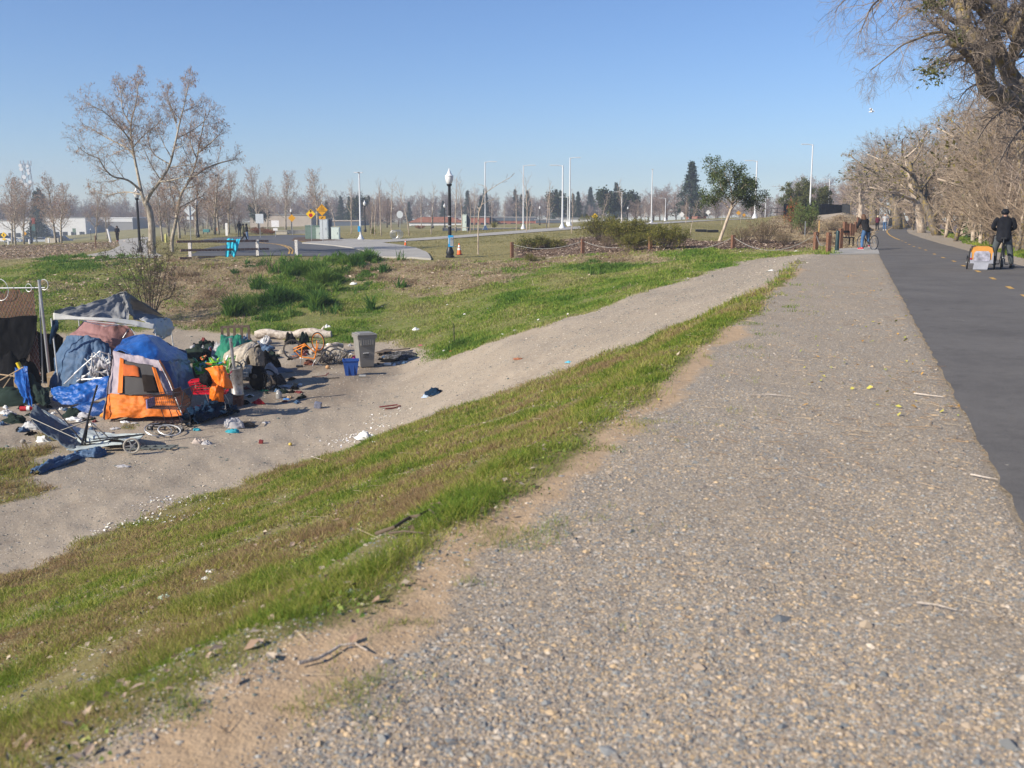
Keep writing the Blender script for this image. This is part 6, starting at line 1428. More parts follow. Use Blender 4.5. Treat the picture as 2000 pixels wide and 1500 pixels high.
for x, y, w_ in [(190,705,20),(200,712,22),(180,722,14)]:
    D = 28.0; cloth_patch('torn_fabric', [row(D,(x-w_*.5,y-6),(x,y-9),(x+w_*.5,y-4)), row(D-.1,(x-w_*.4,y+2),(x,y+4),(x+w_*.5,y+3)), row(D,(x-w_*.3,y+13),(x,y+11),(x+w_*.4,y+14))], M_GREYC, e, 14, 12, .05, 5, int(x), .01)
# blue tarp wall in front, with a crumpled heap below
o = cloth_patch('tarp', [row(0,(98,757,26.9),(125,752,26.7),(165,746,26.6),(213,732,26.6)), row(0,(99,768,26.6),(125,768,26.3),(165,764,26.2),(213,752,26.4)), row(0,(102,783,26.5),(128,790,26.2),(165,789,26.0),(212,775,26.2))], M_TARP, None, 44, 20, .05, 6, 5, .012, fold=.03); finish(o, 'bright blue tarp stretched low between the canopy leg and the orange tent', 'tarp')
def _h(): pass
def heap(name, px, D, w_, h, m, lab, cat='cloth', seed=1, d_=None, asp=1.0, wr=.5, z0=None, py=None):
    """crumpled pile: a closed lumpy skin on the ground"""
    b_ = GD(px, D) if py is None else G(px, py); g = np.random.RandomState(seed); nu, nv = 28, 12; d_ = d_ or w_*.6
    V = []; 
    for i in range(nv+1):
        t_ = i/nv*math.pi/2
        for j in range(nu):
            a = 2*math.pi*j/nu; V.append((math.cos(a)*math.cos(t_)*w_/2, math.sin(a)*math.cos(t_)*d_/2, math.sin(t_)*h))
    V = np.array(V); u = V/np.array([w_, d_, max(h, .02)*1.5]); n_ = fbm(u[:, 0]*5+u[:, 2]*3, u[:, 1]*5, 1.0, seed, 4); q = 1+wr*n_
    V[:, 0] *= q; V[:, 1] *= q; V[:, 2] = np.maximum(-.02, V[:, 2]*(1+wr*1.2*fbm(u[:, 0]*6, u[:, 1]*6, 1., seed+4, 4)))
    F_ = [(i*nu+j, i*nu+(j+1) % nu, (i+1)*nu+(j+1) % nu, (i+1)*nu+j) for i in range(nv) for j in range(nu)]
    o = link(name, np_mesh(name, V, np.array(F_), m, True)); o.location = b_; tag(o, lab, cat); return o
heap('cloth_heap', 160, 25.5, 1.25, .32, M_TARD, 'crumpled deep blue tarp and clothes on the ground before the blue tarp wall', 'tarp', 3)
heap('cloth_heap', 118, 25.2, .5, .22, M_DGC, 'dark green bundle left of the crumpled blue heap', 'bundle', 4)
heap('clothes', 195, 25.3, .45, .3, M_LAV, 'lavender tent cloth slumped at the left foot of the orange tent', 'cloth', 5); heap('clothes', 190, 24.9, .42, .16, mat('yellow_orange_cloth', (.6,.25,.02), .8), 'yellow orange cloth on the ground left of the orange tent', 'cloth', 6)
heap('clothes', 140, 24.9, .35, .13, M_GREYC, 'pale lilac garment in front of the blue heap', 'clothes', 8)
# bright blue tarp over a tent
e = empty('tarp_tent', GD(300, 28), 'bright blue tarp peaked over a tall tent right of the grey canopy', 'tent')
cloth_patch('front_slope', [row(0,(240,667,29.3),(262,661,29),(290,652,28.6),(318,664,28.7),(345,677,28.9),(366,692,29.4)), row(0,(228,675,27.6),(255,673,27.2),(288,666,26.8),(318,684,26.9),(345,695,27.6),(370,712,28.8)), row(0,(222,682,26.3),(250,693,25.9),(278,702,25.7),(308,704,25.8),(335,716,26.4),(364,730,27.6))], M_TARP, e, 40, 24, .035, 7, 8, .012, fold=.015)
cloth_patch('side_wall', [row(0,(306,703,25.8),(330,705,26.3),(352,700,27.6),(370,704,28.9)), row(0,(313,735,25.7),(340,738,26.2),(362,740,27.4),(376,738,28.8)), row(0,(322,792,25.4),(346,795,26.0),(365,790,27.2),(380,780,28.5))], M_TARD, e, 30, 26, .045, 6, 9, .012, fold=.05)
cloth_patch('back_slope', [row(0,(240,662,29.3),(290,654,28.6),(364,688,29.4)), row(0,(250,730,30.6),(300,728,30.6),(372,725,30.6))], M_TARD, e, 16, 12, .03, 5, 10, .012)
MB().tube([PD(262,648,29.6)-e.location, PD(252,642,29.6)-e.location, PD(240,660,29.6)-e.location], .015, 6).build('pole', M_STEEL, e); MB().tube([PD(256,642,29.5)-e.location, PD(272,662,29.4)-e.location], .015, 6).build('pole', M_STEEL, e)
# orange and lavender tent
e = empty('tent', GD(280, 25), 'orange and lavender tent with a dark mesh window beside the shopping carts', 'tent')
TL, TR_, BR, BL = (222,686,25.9), (309,704,25.3), (356,811,24.2), (204,819,24.1)
def tpt(u, v, dd=0):
    a = [TL[i]+(TR_[i]-TL[i])*u for i in range(3)]; b__ = [BL[i]+(BR[i]-BL[i])*u for i in range(3)]
    p = [a[i]+(b__[i]-a[i])*v for i in range(3)]; return PD(p[0], p[1], p[2]+dd-.25*math.sin(math.pi*min(v, 1))*math.sin(math.pi*u))
us = [0,.25,.5,.75,1]
cloth_patch('upper_wall', [[tpt(u, v) for u in us] for v in (0,.2,.4,.63)], M_LAV, e, 34, 26, .025, 6, 3, .01, fold=.02)
cloth_patch('lower_wall', [[tpt(u, v, -.015) for u in us] for v in (.63,.75,.88,1)], M_ORT, e, 34, 20, .035, 6, 4, .012, fold=.035)
cloth_patch('mesh_window', [[tpt(u, v, -.09) for u in (.17,.5,.84)] for v in (.11,.35,.63)], M_MESH, e, 16, 14, .015, 4, 5, .008)
cloth_patch('window_opening', [[tpt(u, v, -.13) for u in (.56,.66,.78)] for v in (.30,.42,.58)], M_DARKIN, e, 8, 8, .01, 4, 6, .006)
for u0, v0, v1 in [(.15,.08,.61),(.80,.15,.62)]: cloth_patch('orange_trim', [[tpt(u0+du, v, -.14) for du in (0, .045, .075)] for v in (v0, (v0+v1)/2, v1)], M_ORT, e, 6, 16, .012, 3, 7, .01)
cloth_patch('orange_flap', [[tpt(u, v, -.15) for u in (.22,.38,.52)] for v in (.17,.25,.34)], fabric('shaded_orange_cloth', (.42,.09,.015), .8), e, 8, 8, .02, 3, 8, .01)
cloth_patch('side_wall', [row(0,(222,686,25.9),(232,684,27.2),(245,683,28.3)), row(0,(211,755,25.2),(225,748,26.6),(240,740,28)), row(0,(204,819,24.1),(216,795,25.8),(232,770,27.6))], M_LAV, e, 14, 18, .03, 5, 10, .01)
cloth_patch('side_wall', [row(0,(309,704,25.3),(320,700,26.5),(330,697,27.8)), row(0,(335,765,24.7),(342,758,26),(350,745,27.3)), row(0,(356,811,24.2),(366,795,25.6),(375,782,27))], M_ORT, e, 14, 18, .03, 5, 11, .01)
MB().tube([PD(221,686,25.9)-e.location, PD(212,745,25)-e.location, PD(204,820,24)-e.location], .012, 6).build('corner_pole', M_FRB, e)
MB().tube([PD(309,704,25.2)-e.location, PD(330,745,24.6)-e.location, PD(358,815,24.0)-e.location], .014, 6).build('corner_pole', M_STEEL, e)
# shopping carts
def wire_cart(loc, label, m_wire, rz=0, plastic=False, lat=None, L=.92, w_=.52, cols=None):
    e = empty('shopping_cart', loc, label, 'shopping cart', None, rz); zt, zb = .98, .55
    # basket: front (small end) at -x
    def P_(u, v, s): # u along, v up, s side -1..1
        x = -L/2+.10*(1-v)+ (L-.10*(1-v))*u; z = zb + (.10*u if False else 0)*(1-v) + (zt-.14+.14*u-zb)*v; hw = (w_/2)*(.68+.32*u)*(.86+.14*v); return Vector((x, s*hw, z))
    if plastic:
        for s in (-1, 1):
            mb = MB(); n = 12; r_ = 5
            for i in range(n+1): mb.bar(P_(i/n, .02, s), P_(min(1, i/n+.03), .9, s), .008, .014)
            for j in range(r_+1): mb.bar(P_(0, j/r_, s), P_(1, j/r_, s), .010, .016 if j not in (0, r_) else .05)
            mb.build('basket_side', lat, e)
        mb = MB()
        for i in range(8): mb.bar(P_(0, 0, -1+2*i/7), P_(0, 1, -1+2*i/7), .02); mb.bar(P_(0, 0, -1+2*i/7), P_(1, 0, -1+2*i/7), .02)
        for j in range(6): mb.bar(P_(0, j/5, -1), P_(0, j/5, 1), .02, .03); mb.bar(P_(1, j/5, -1), P_(1, j/5, 1), .02, .03)
        for i in range(12): mb.bar(P_(i/11, 0, -1), P_(i/11, 0, 1), .018)
        mb.build('basket_ends', lat, e)
    else:
        mb = MB()
        for s in (-1, 1):
            for i in range(19): mb.cyl(P_(i/18, 0, s), P_(i/18, 1, s), .0035, n=4)
            for j in range(5): mb.cyl(P_(0, j/4, s), P_(1, j/4, s), .007 if j in (0, 4) else .004, n=4)
        for i in range(9): s = -1+2*i/8; mb.cyl(P_(0, 0, s), P_(0, 1, s), .004, n=4); mb.cyl(P_(1, 0, s), P_(1, 1, s), .004, n=4); mb.cyl(P_(0, 0, s), P_(1, 0, s), .004, n=4)
        for j in range(5): mb.cyl(P_(0, j/4, -1), P_(0, j/4, 1), .006, n=4); mb.cyl(P_(1, j/4, -1), P_(1, j/4, 1), .006, n=4)
        mb.build('basket', m_wire, e)
    f = MB()
    for s in (-1, 1):
        f.tube([(L/2+.10, s*w_*.46, zt+.06), (L/2+.0, s*w_*.47, zb+.1), (L/2-.14, s*w_*.45, zb-.02), (L/2-.02, s*w_*.45, .28), (L/2-.02, s*w_*.45, .15)], .012, 6)
        f.tube([(-L*.05, s*w_*.36, zb), (-L*.0+.06, s*w_*.36, .16)], .010, 5)
        f.tube([(L/2-.02, s*w_*.45, .15), (-L/2+.06, s*w_*.34, .13)], .012, 6)
    f.cyl((-L/2+.06, -w_*.34, .13), (-L/2+.06, w_*.34, .13), .012, n=6); f.build('frame', m_wire if not plastic else M_GALV, e)
    MB().cyl((L/2+.10, -w_*.48, zt+.06), (L/2+.10, w_*.48, zt+.06), .018, n=8).build('handle', lat or m_wire, e)
    mb = MB()
    for i in range(9): mb.bar((-L/2+.1+(L-.2)*i/8, -w_*.36, .17), (-L/2+.1+(L-.2)*i/8, w_*.36, .17), .012 if not plastic else .03)
    mb.bar((-L/2+.1, -w_*.36, .17), (L/2-.1, -w_*.4, .17), .02); mb.bar((-L/2+.1, w_*.36, .17), (L/2-.1, w_*.4, .17), .02)
    mb.build('lower_tray', lat or m_wire, e)
    for x, y in [(-L/2+.1,-w_*.3),(-L/2+.1,w_*.3),(L/2-.04,-w_*.42),(L/2-.04,w_*.42)]:
        c_ = MB(); c_.cyl((x, y-.014, .06), (x, y+.014, .06), .06, n=14); wo = c_.build('caster', M_BLK, e); MB().bar((x, y, .06), (x+.01, y, .14), .03, .045).build('caster_fork', M_GALV, wo)
    return e
c1 = wire_cart(GD(307, 23.5), 'black wire shopping cart standing before the orange tent', M_CART, -.12, L=.98)
MB().box((.28,0,.93), (.02,.42,.2)).build('child_seat', M_CART, c1)
cl = fabric('lilac_plastic', (.24,.22,.42), .5)
MB().box((-.40,0,.66), (.03,.4,.22), bev=.008).build('bumper_plate', cl, c1)
rc = wire_cart(GD(393, 25.2), 'red plastic shopping cart with a round white mark, an orange puffer over its handle', M_GALV, .12, True, M_REDP, L=.92)
mk = MB(); mk.cyl((.17,-.268,.78), (.17,-.274,.78), .05, n=20); mk.build('round_mark', M_WHT, rc); MB().ring((.17,-.278,.78), (0,1,0), .027, .006, 18, 4).build('mark_ring', M_REDP, rc); MB().cyl((.17,-.276,.78), (.17,-.281,.78), .011, n=10).build('mark_dot', M_REDP, rc)
# orange puffer jacket over the cart
e = empty('puffer', PD(425, 750, 25.0), 'orange puffer sleeping bag with a black lining hung over the red cart', 'sleeping bag')
cloth_patch('hood', [row(0,(404,722,25.2),(418,717,25.0),(432,718,25.0),(442,724,25.1)), row(0,(412,732,24.85),(424,728,24.7),(438,733,24.7),(449,742,24.9)), row(0,(418,746,24.8),(428,752,24.65),(440,758,24.65),(453,759,24.9))], M_ORJ, e, 26, 22, .025, 5, 3, .07, fold=.02)
cloth_patch('lower_part', [row(0,(412,748,24.9),(422,749,24.8),(430,752,24.9)), row(0,(409,762,24.85),(422,764,24.7),(434,768,24.85)), row(0,(411,778,24.9),(424,782,24.8),(438,785,24.9))], M_ORJ, e, 20, 20, .03, 5, 6, .06, fold=.02)
cloth_patch('black_lining', [row(0,(392,735,25.1),(400,727,25.0),(405,722,25.1)), row(0,(392,744,24.9),(403,742,24.7),(414,738,24.85)), row(0,(397,749,24.95),(408,752,24.8),(420,752,24.9))], M_BLKC, e, 18, 18, .035, 5, 7, .05)
# stove made of a steel drum on a rusty block
b_ = GD(450, 26.6); e = empty('drum_stove', b_, 'upright galvanised steel drum with a thin flue pipe, standing on a rusty block', 'stove'); k = K(26.6)
MB().box((.02,0,.13), (.24,.24,.30), bev=.02).build('rusty_block', M_RUST, e)
MB().lathe([(.165,.29),(.172,.30),(.172,.33),(.165,.34),(.165,1.0),(.172,1.01),(.17,1.03),(.155,1.03),(.15,.96),(.001,.96)], n=24).build('drum', M_STEEL, e, True)
MB().cyl((-.05,0,.96), (-.12,0,1.85), .045, .045, 12).build('flue_pipe', M_STEEL, e, True)
MB().ring((-.02,.1,1.02), (.15,1,.2), .17, .02, 24, 6).build('lid_rim', M_BLK, e)
# green wire cart with bottles
b_ = GD(402, 28.6); gm = mat('lime_green_wire', (.10,.50,.03), .4); e = wire_cart(b_, 'lime green wire cart full of bottles behind the red cart', gm, -.1, L=1.05)
cols_ = [('blue_plastic', (.08,.22,.5)), ('green_glass', (.05,.25,.08)), ('clear_plastic', (.5,.55,.55)), ('orange_plastic', (.6,.15,.03)), ('lime_plastic', (.4,.75,.05))]; gg = random.Random(3)
for i in range(26):
    nm, c_ = cols_[i % 5]; m_ = mat(nm, c_, .3, spec=.6); p = Vector((gg.uniform(-.42,.42), gg.uniform(-.2,.2), gg.uniform(.6,.98))); ax = Matrix.Rotation(gg.uniform(-1.4,1.4), 3, 'X') @ Matrix.Rotation(gg.uniform(-1.4,1.4), 3, 'Y')
    o = MB().lathe([(.001,0),(.035,.005),(.035,.13),(.015,.17),(.014,.2),(.001,.2)], n=8, ax=ax).build('bottle', m_, None, True); o.location = Vector(b_)+p
    tag(o, 'small plastic or glass bottle piled in the lime green wire cart', 'bottle', 'bottles in the lime green cart')
# dark heaps behind
for a in [('rubbish_bag',388,31.5,.9,.72,M_BLKC,'big black rubbish bags heaped behind the blue tarp tent','bags',11),('rubbish_bag',412,31.2,.8,.55,M_BLKC,'black bags beneath the silver patterned cloth','bags',12),('cloth_heap',414,31.6,.55,.95,fabric('silver_foil_cloth',(.40,.40,.42),.5,.5,.6,20,dirt=(.05,.05,.05)),'crumpled silver grey patterned cloth on the black bags','cloth',13),
          ('rubbish_pile',398,30.2,.9,.42,M_BLKC,'black tyres and hoses behind the green cart','rubbish',14),('rubbish_pile',375,34,1.2,.5,M_DGC,'dark rubbish at the foot of the bank behind the camp','rubbish',15),('rubbish_pile',510,33,.9,.5,M_BLKC,'black bag on top of the rubbish right of the green tarp','bags',17)]: heap(*a)
e_ = empty('coiled_hose', GD(402, 29.9), 'coil of black hose beside the green cart', 'hose'); mb = MB()
for r_ in (.22,.27,.31): mb.ring((0,0,.32+r_*.3), (.3,-1,.5), r_, .018, 26, 5)
mb.build('coil', M_BLK, e_)
# green tarp, canvas over a cart
o = cloth_patch('tarp', [row(0,(434,657,32.2),(450,655,32),(470,659,31.9),(492,664,32)), row(0,(425,675,31.4),(445,673,31),(468,672,31),(492,671,31.5)), row(0,(417,695,31),(440,698,30.4),(465,690,30.6),(488,680,31.2)), row(0,(414,716,30.8),(436,715,30.2),(455,705,30.4),(470,695,31))], M_GRC, None, 30, 28, .06, 6, 3, .012, fold=.02); finish(o, 'green tarp thrown over the rubbish heap behind the canvas covered cart', 'tarp')
e = empty('covered_cart', GD(478, 29.4), 'cart covered by a dirty beige canvas with a dark stained flap', 'cart')
cloth_patch('canvas', [row(0,(448,684,30.2),(468,676,30.1),(490,668,30),(508,672,30)), row(0,(436,694,29.6),(458,686,29.3),(482,678,29.2),(500,676,29.4)), row(0,(434,712,29.4),(455,708,29.0),(475,700,28.9),(486,688,29)), row(0,(446,722,29.2),(460,724,28.8),(474,718,28.7),(480,706,28.8))], M_CANV, e, 34, 28, .035, 5, 4, .015, fold=.015)
cloth_patch('flap', [row(0,(484,684,28.9),(496,678,28.9),(508,680,29),(515,688,29.1)), row(0,(486,698,28.7),(497,696,28.6),(508,697,28.7),(516,700,28.9)), row(0,(489,713,28.6),(499,714,28.5),(508,715,28.6),(517,714,28.8))], M_CANS, e, 22, 22, .025, 5, 5, .015)
cloth_patch('rear_cover', [row(0,(508,672,30),(490,668,30),(448,684,30.2)), row(0,(518,700,30.4),(490,712,30.7),(450,712,30.7))], M_CANS, e, 12, 10, .03, 5, 6, .012)
f = MB(); bl = e.location
for x, y in [(465,730),(482,730),(490,725)]: f.cyl(PD(x,y-22,29)-bl, PD(x,y+4,28.9)-bl, .012, n=6)
f.bar(PD(460,727,28.8)-bl, PD(484,728,28.8)-bl, .02); f.bar(PD(461,733,28.8)-bl, PD(485,735,28.8)-bl, .02); f.build('frame', M_GALV, e)
for x, y in [(484,740),(464,738),(497,735)]: q = PD(x,y,28.7)-bl; MB().cyl(q-Vector((0,.02,0)), q+Vector((0,.02,0)), .065, n=14).build('caster', M_BLK, e)
b_ = GD(493, 29.4); o = MB().ball((0,0,.35), (.28,.35,.38), 12, 8).build('dark_bundle', M_BLKC, None, True); o.location = b_; tag(o, 'dark bundle hanging under the stained canvas flap', 'bundle')
for px, D, r, lab in [(515,29.6,.30,'old dark tyre lying under the canvas covered cart'),(505,29.2,.27,'bicycle wheel leaning beside the stained canvas flap')]:
    b_ = GD(px, D); e = empty('wheel', b_, lab, 'wheel'); MB().ring((0,0,r), (.5,1,.1), r, .028, 26, 6).build('tyre', M_BLK, e); mb = MB()
    for k in range(8): a = k*math.pi/8; ax = Vector((.5,1,.1)).normalized(); u = ax.cross(Vector((0,0,1))).normalized(); v = ax.cross(u); mb.cyl(Vector((0,0,r))+(u*math.cos(a)+v*math.sin(a))*r, Vector((0,0,r))-(u*math.cos(a)+v*math.sin(a))*r, .003, n=3)
    mb.build('spokes', M_GALV, e)
for a in [('machine_part',530,30.5,.55,.30,mat('rusty_black_metal',(.05,.04,.035),.7,.4,var=.5,vs=12),'rusty black engine-like lump right of the canvas covered cart','scrap',21),('cloth_heap',535,32.6,.8,.12,fabric('grey_blue_cloth',(.10,.13,.17),.8),'flat grey blue sheet on the ground right of the cart','cloth',22),('cloth_heap',518,32,.5,.3,M_GREYC,'pale grey cloth hanging off the back of the rubbish heap','cloth',23)]: heap(*a)
# pallet behind
e = empty('pallet', GD(452, 37.5), 'dark broken pallet frame standing behind the green tarp', 'pallet'); kk = K(37.5)
MB().bar((-26*kk,0,.84), (28*kk,0,.88), .06, .09).build('top_board', M_WOODD, e)
for x in (-26,-14,-2,12,26): MB().bar((x*kk,0,-.1), (x*kk,0,.86), .09, .05).build('upright', M_WOODD, e)
# logs
def log(p0, p1, r, lab, seed):
    mid = (p0+p1)/2; g = random.Random(seed); n = 16; pts = [(p0+(p1-p0)*i/n)-mid+Vector((0,0,.05*math.sin(i*.7)+g.uniform(-.02,.02))) for i in range(n+1)]
    o = MB().tube(pts, [r*(.85+.3*g.random())*(1 if 0 < i < n else .8) for i in range(n+1)], 14).build('log', M_LOG, None, True); o.location = mid; tag(o, lab, 'log'); return o
p0 = GD(492, 39.6)+Vector((0,0,.16)); p1 = GD(642, 39.4)+Vector((0,0,.16)); L1 = log(p0, p1, .17, 'long pale weathered log lying at the foot of the grassy bank', 3)
MB().cyl(Vector((1.1,-.03,.1)), Vector((1.25,-.05,.32)), .06, .03, 8).build('branch_stub', M_LOG, L1)
log(PD(606,690,35.5), PD(668,672,36.5), .11, 'short pale log behind the scrap bicycle wheels', 5)
# upside-down orange bicycle
D = 33.6; b_ = GD(595, D); e = empty('bicycle', b_, 'orange bicycle standing upside down in front of the log', 'bicycle')
def q(px, py, dd=0): return PD(px, py, D+dd)-b_
def wheel(c_, ax, r, tyre, parent, name='wheel', rim=None):
    w0 = MB().ring(c_, ax, r, .022, 30, 6).build(name, tyre, parent); MB().ring(c_, ax, r-.03, .009, 30, 5).build('rim', rim or M_GALV, w0); mb = MB(); ax = Vector(ax).normalized(); u = ax.cross(Vector((0,0,1))).normalized(); v = ax.cross(u)
    for k in range(9): a = k*math.pi/9; d = (u*math.cos(a)+v*math.sin(a))*(r-.03); mb.cyl(Vector(c_)-d, Vector(c_)+d, .0028, n=3)
    mb.cyl(Vector(c_)-ax*.04, Vector(c_)+ax*.04, .02, n=8); mb.build('spokes', M_GALV, w0); return w0
wheel(q(572,682), (.35,-1,0), .315, M_TYRE, e); wheel(q(621,667.5,.15), (-.75,-1,0), .315, M_BLK, e, rim=M_BIKE)
f = MB()
for a, c_ in [((573,681),(595,671.5)),((574,686),(597,675)),((595,671.5),(616,689)),((590,677),(588.5,698)),((588.5,698),(604,699)),((604,699),(614,701)),((573,682),(588.5,698)),((595,672),(590,678))]: f.cyl(q(*a), q(*c_), .019, n=8)
f.build('frame', M_BIKE, e, True)
f = MB(); f.cyl(q(614,701), q(617,690), .02, n=8); f.cyl(q(617,690), q(619,665,.05), .016, n=8); f.cyl(q(617,690), q(623,666,.22), .016, n=8); f.build('fork', M_BIKE, e, True)
MB().cyl(q(588.5,698), q(587,713), .013, n=8).build('seat_post', M_GALV, e); MB().box(q(585,716)+Vector((0,0,.02)), (.22,.12,.06), bev=.02).build('saddle', M_BLK, e)
MB().tube([q(610,715,-.15), q(613,708), q(616,703), q(620,708,.1), q(628,714,.2)], .012, 6).build('handlebar', M_FRW, e)
MB().ring(q(598,690), (.3,-1,0), .08, .014, 18, 5).build('chainring', M_BLK, e); MB().tube([q(598,690), q(605,696), q(609,697)], .012, 6).build('crank', M_GALV, e)
# scrap wheels and frames
for i, (px, py, r, ax, D, lab) in enumerate([(655,688,.32,(.5,-.8,1.1),34.6,'grey tyred bicycle wheel lying tilted on the scrap heap'),(642,684,.31,(.2,-1,.7),34.9,'second dusty bicycle wheel behind the tilted one'),(634,690,.30,(.9,-.5,.7),34.4,'bicycle wheel leaning at the left of the scrap heap')]):
    e = empty('spare_wheel', GD(px, D), lab, 'bicycle wheel'); wheel(Vector((0,0,r*.75)), ax, r, M_TYRE, e, 'tyre')
e = empty('scrap_heap', GD(636, 34.3), 'rusty bicycle frames and bars heaped between the orange bicycle and the grey bin', 'scrap'); gg = random.Random(8); mb = MB()
for k in range(22): x = gg.uniform(-.45,.4); mb.bar((x, gg.uniform(-.3,.3), gg.uniform(.02,.1)), (x+gg.uniform(.05,.4), gg.uniform(-.3,.4), gg.uniform(.2,.5)), .025, .03)
mb.build('bars', mat('dusty_metal', (.14,.12,.10), .7, .3, var=.4), e)
heap('cloth_heap', 650, 36, .9, .28, M_CANV, 'dirty pale cloth lying on the back of the scrap heap', 'cloth', 31)
# wheeled bin
D = 33.3; b_ = G(713, 716); e = empty('wheeled_bin', b_, 'grey wheeled rubbish bin with its lid closed, beside the blue tub', 'bin', None, .42)
hh = toph(b_, 652)
def taper(w0, d0, w1, d1, z0, z1): return [(-w0/2,-d0/2,z0),(w0/2,-d0/2,z0),(w0/2,d0/2,z0),(-w0/2,d0/2,z0),(-w1/2,-d1/2,z1),(w1/2,-d1/2,z1),(w1/2,d1/2,z1),(-w1/2,d1/2,z1)]
BF = [(0,3,2,1),(4,5,6,7),(0,1,5,4),(1,2,6,5),(2,3,7,6),(3,0,4,7)]
mb = MB(); mb.add(taper(.46,.52,.60,.66,.03,hh-.10), BF); bo = mb.build('body', M_BIN, e)
mb = MB(); mb.add(taper(.66,.74,.68,.76,hh-.13,hh-.03), BF); mb.build('rim', M_BIN, e)
mb = MB(); mb.box((0,-.02,hh+.0), (.68,.76,.05), bev=.02); mb.box((0,.02,hh+.03), (.5,.6,.04), bev=.02); mb.build('lid', M_BIN, e)
for x in np.linspace(-.2,.2,6): MB().box((float(x),-.345,hh-.24), (.035,.05,.2), bev=.008).build('rib', M_BIN, e)
mb = MB(); mb.add(taper(.44,.05,.56,.06,hh-.36,hh-.12), BF); o = mb.build('front_lip', M_BIN, e); o.location = (0,-.335,0)
MB().box((-.04,-.29,hh-.62), (.2,.012,.3), bev=.004).build('recess', mat('bin_recess', (.12,.115,.105), .7), e); MB().cyl((-.13,-.305,hh-.62), (.06,-.305,hh-.62), .014, n=8).build('lift_bar', M_FRW, e)
for s in (-1, 1): MB().cyl((s*.26,.27,.13), (s*.33,.27,.13), .13, n=20).build('wheel', M_BLK, e)
MB().cyl((-.28,.40,hh-.05), (.28,.40,hh-.05), .018, n=8).build('handle', M_BIN, e)
MB().cyl((.318,.05,hh-.32), (.326,.05,hh-.32), .07, n=18).build('embossed_mark', mat('bin_mark', (.27,.26,.245), .5), e)
# blue tub
b_ = G(686, 733); e = empty('storage_tub', b_, 'open dark blue plastic tub in front of the grey bin', 'tub', None, .15); w0, w1, h = .36, .5, .5; mb = MB(); T_ = taper(w0,w0*.85,w1,w1*.85,0,h); I_ = taper(w0-.03,w0*.85-.03,w1-.03,w1*.85-.03,.02,h)
mb.add(T_+I_, [(0,3,2,1),(0,1,5,4),(1,2,6,5),(2,3,7,6),(3,0,4,7),(8,9,10,11),(8,12,13,9),(9,13,14,10),(10,14,15,11),(11,15,12,8),(4,5,13,12),(5,6,14,13),(6,7,15,14),(7,4,12,15)]); mb.build('shell', M_TUB, e)
mb = MB()
for s in (-1, 1): mb.bar((-w1/2-.01, s*w1*.43, h), (w1/2+.01, s*w1*.43, h), .035, .035); mb.bar((s*(w1/2), -w1*.43, h), (s*(w1/2), w1*.43, h), .035, .035)
mb.build('rim', M_TUB, e)
for x in (-.1, .08): MB().add(taper(.03,.02,.045,.02,.03,h-.03), BF).build('rib', M_TUB, e).location = (x,-.187,0)
# slatted chain-link fence at the left with a black sheet and razor wire
D = 30.6; b_ = GD(78, D); e = empty('chain_link_fence', b_, 'chain link fence with brown slats and coiled razor wire at the left edge', 'fence')
MB().cyl((0,0,-.2), PD(76,547,D)-b_, .045, n=10).build('end_post', M_GALV, e); MB().cyl(PD(84,748,D)-b_, PD(77,575,D)-b_, .022, n=8).build('brace', M_GALV, e)
MB().cyl(PD(-130,564,D)-b_, PD(88,562,D)-b_, .022, n=8).build('top_rail', M_GALV, e)
for px in (-60,-125): MB().cyl(GD(px, D)-b_-Vector((0,0,.2)), PD(px,555,D)-b_, .035, n=8).build('post', M_GALV, e)
mb = MB(); x0 = PD(-130,650,D).x-b_.x; x1 = PD(74,650,D).x-b_.x; zt = PD(40,568,D).z-b_.z; n = 84
for i in range(n): x = x0+(x1-x0)*i/n; f = i/n; dz = .06*math.sin(i*.35)+.04*math.sin(i*1.3); mb.box((x,0,(zt-dz+.1)/2), (.024,.012,zt-dz-.1))
mb.build('slats', M_SLATB, e)
mb = MB()
for i in range(30): x = x0+(x1-x0)*i/30; mb.cyl((x,-.015,.05), (x+zt*.5 if x+zt*.5 < x1 else x1,-.015,min(zt, .05+(min(x+zt*.5, x1)-x)*2)), .004, n=3); mb.cyl((x,-.012,zt), (min(x+zt*.5, x1),-.012,zt-(min(x+zt*.5, x1)-x)*2), .004, n=3)
mb.build('chain_mesh', M_GALV, e)
for px, py, r in [(0,566,.33),(-60,560,.35),(86,556,.16),(56,562,.12)]: MB().ring(PD(px,py,D-.02)-b_, (.35,1,0), r, .011, 26, 4).build('razor_wire', M_FRW, e)
o = cloth_patch('sheet', [row(D-.12,(-70,618),(-20,618),(10,621),(40,617),(72,616)), row(D-.2,(-70,670),(-20,670),(10,668),(40,670),(66,665)), row(D-.25,(-70,735),(-20,735),(10,730),(35,715),(50,705))], M_BLKC, None, 30, 24, .03, 5, 8, .012); finish(o, 'black sheet hung over the lower half of the slatted fence', 'sheet')
o = cloth_patch('sheet', [row(31.6,(60,640),(85,652),(106,650),(124,660)), row(31.3,(58,690),(85,695),(105,692),(120,700)), row(31.0,(55,748),(80,750),(100,748),(118,748))], M_BLKC, None, 20, 20, .05, 5, 18, .012, fold=.03); finish(o, 'added black sheet standing in for the shade between the fence and the grey canopy', 'sheet')  # added black cloth, stands in for the deep shade between fence post and canopy leg
b_ = GD(91, 30); o = MB().box((0,0,.21), (.42,.4,.42), bev=.01).build('cardboard_box', M_CARD); o.location = b_; tag(o, 'brown cardboard box between the fence and the canopy leg', 'box'); MB().box((0,-.205,.30), (.41,.006,.03)).build('tape', mat('box_tape', (.45,.36,.25), .4), o)
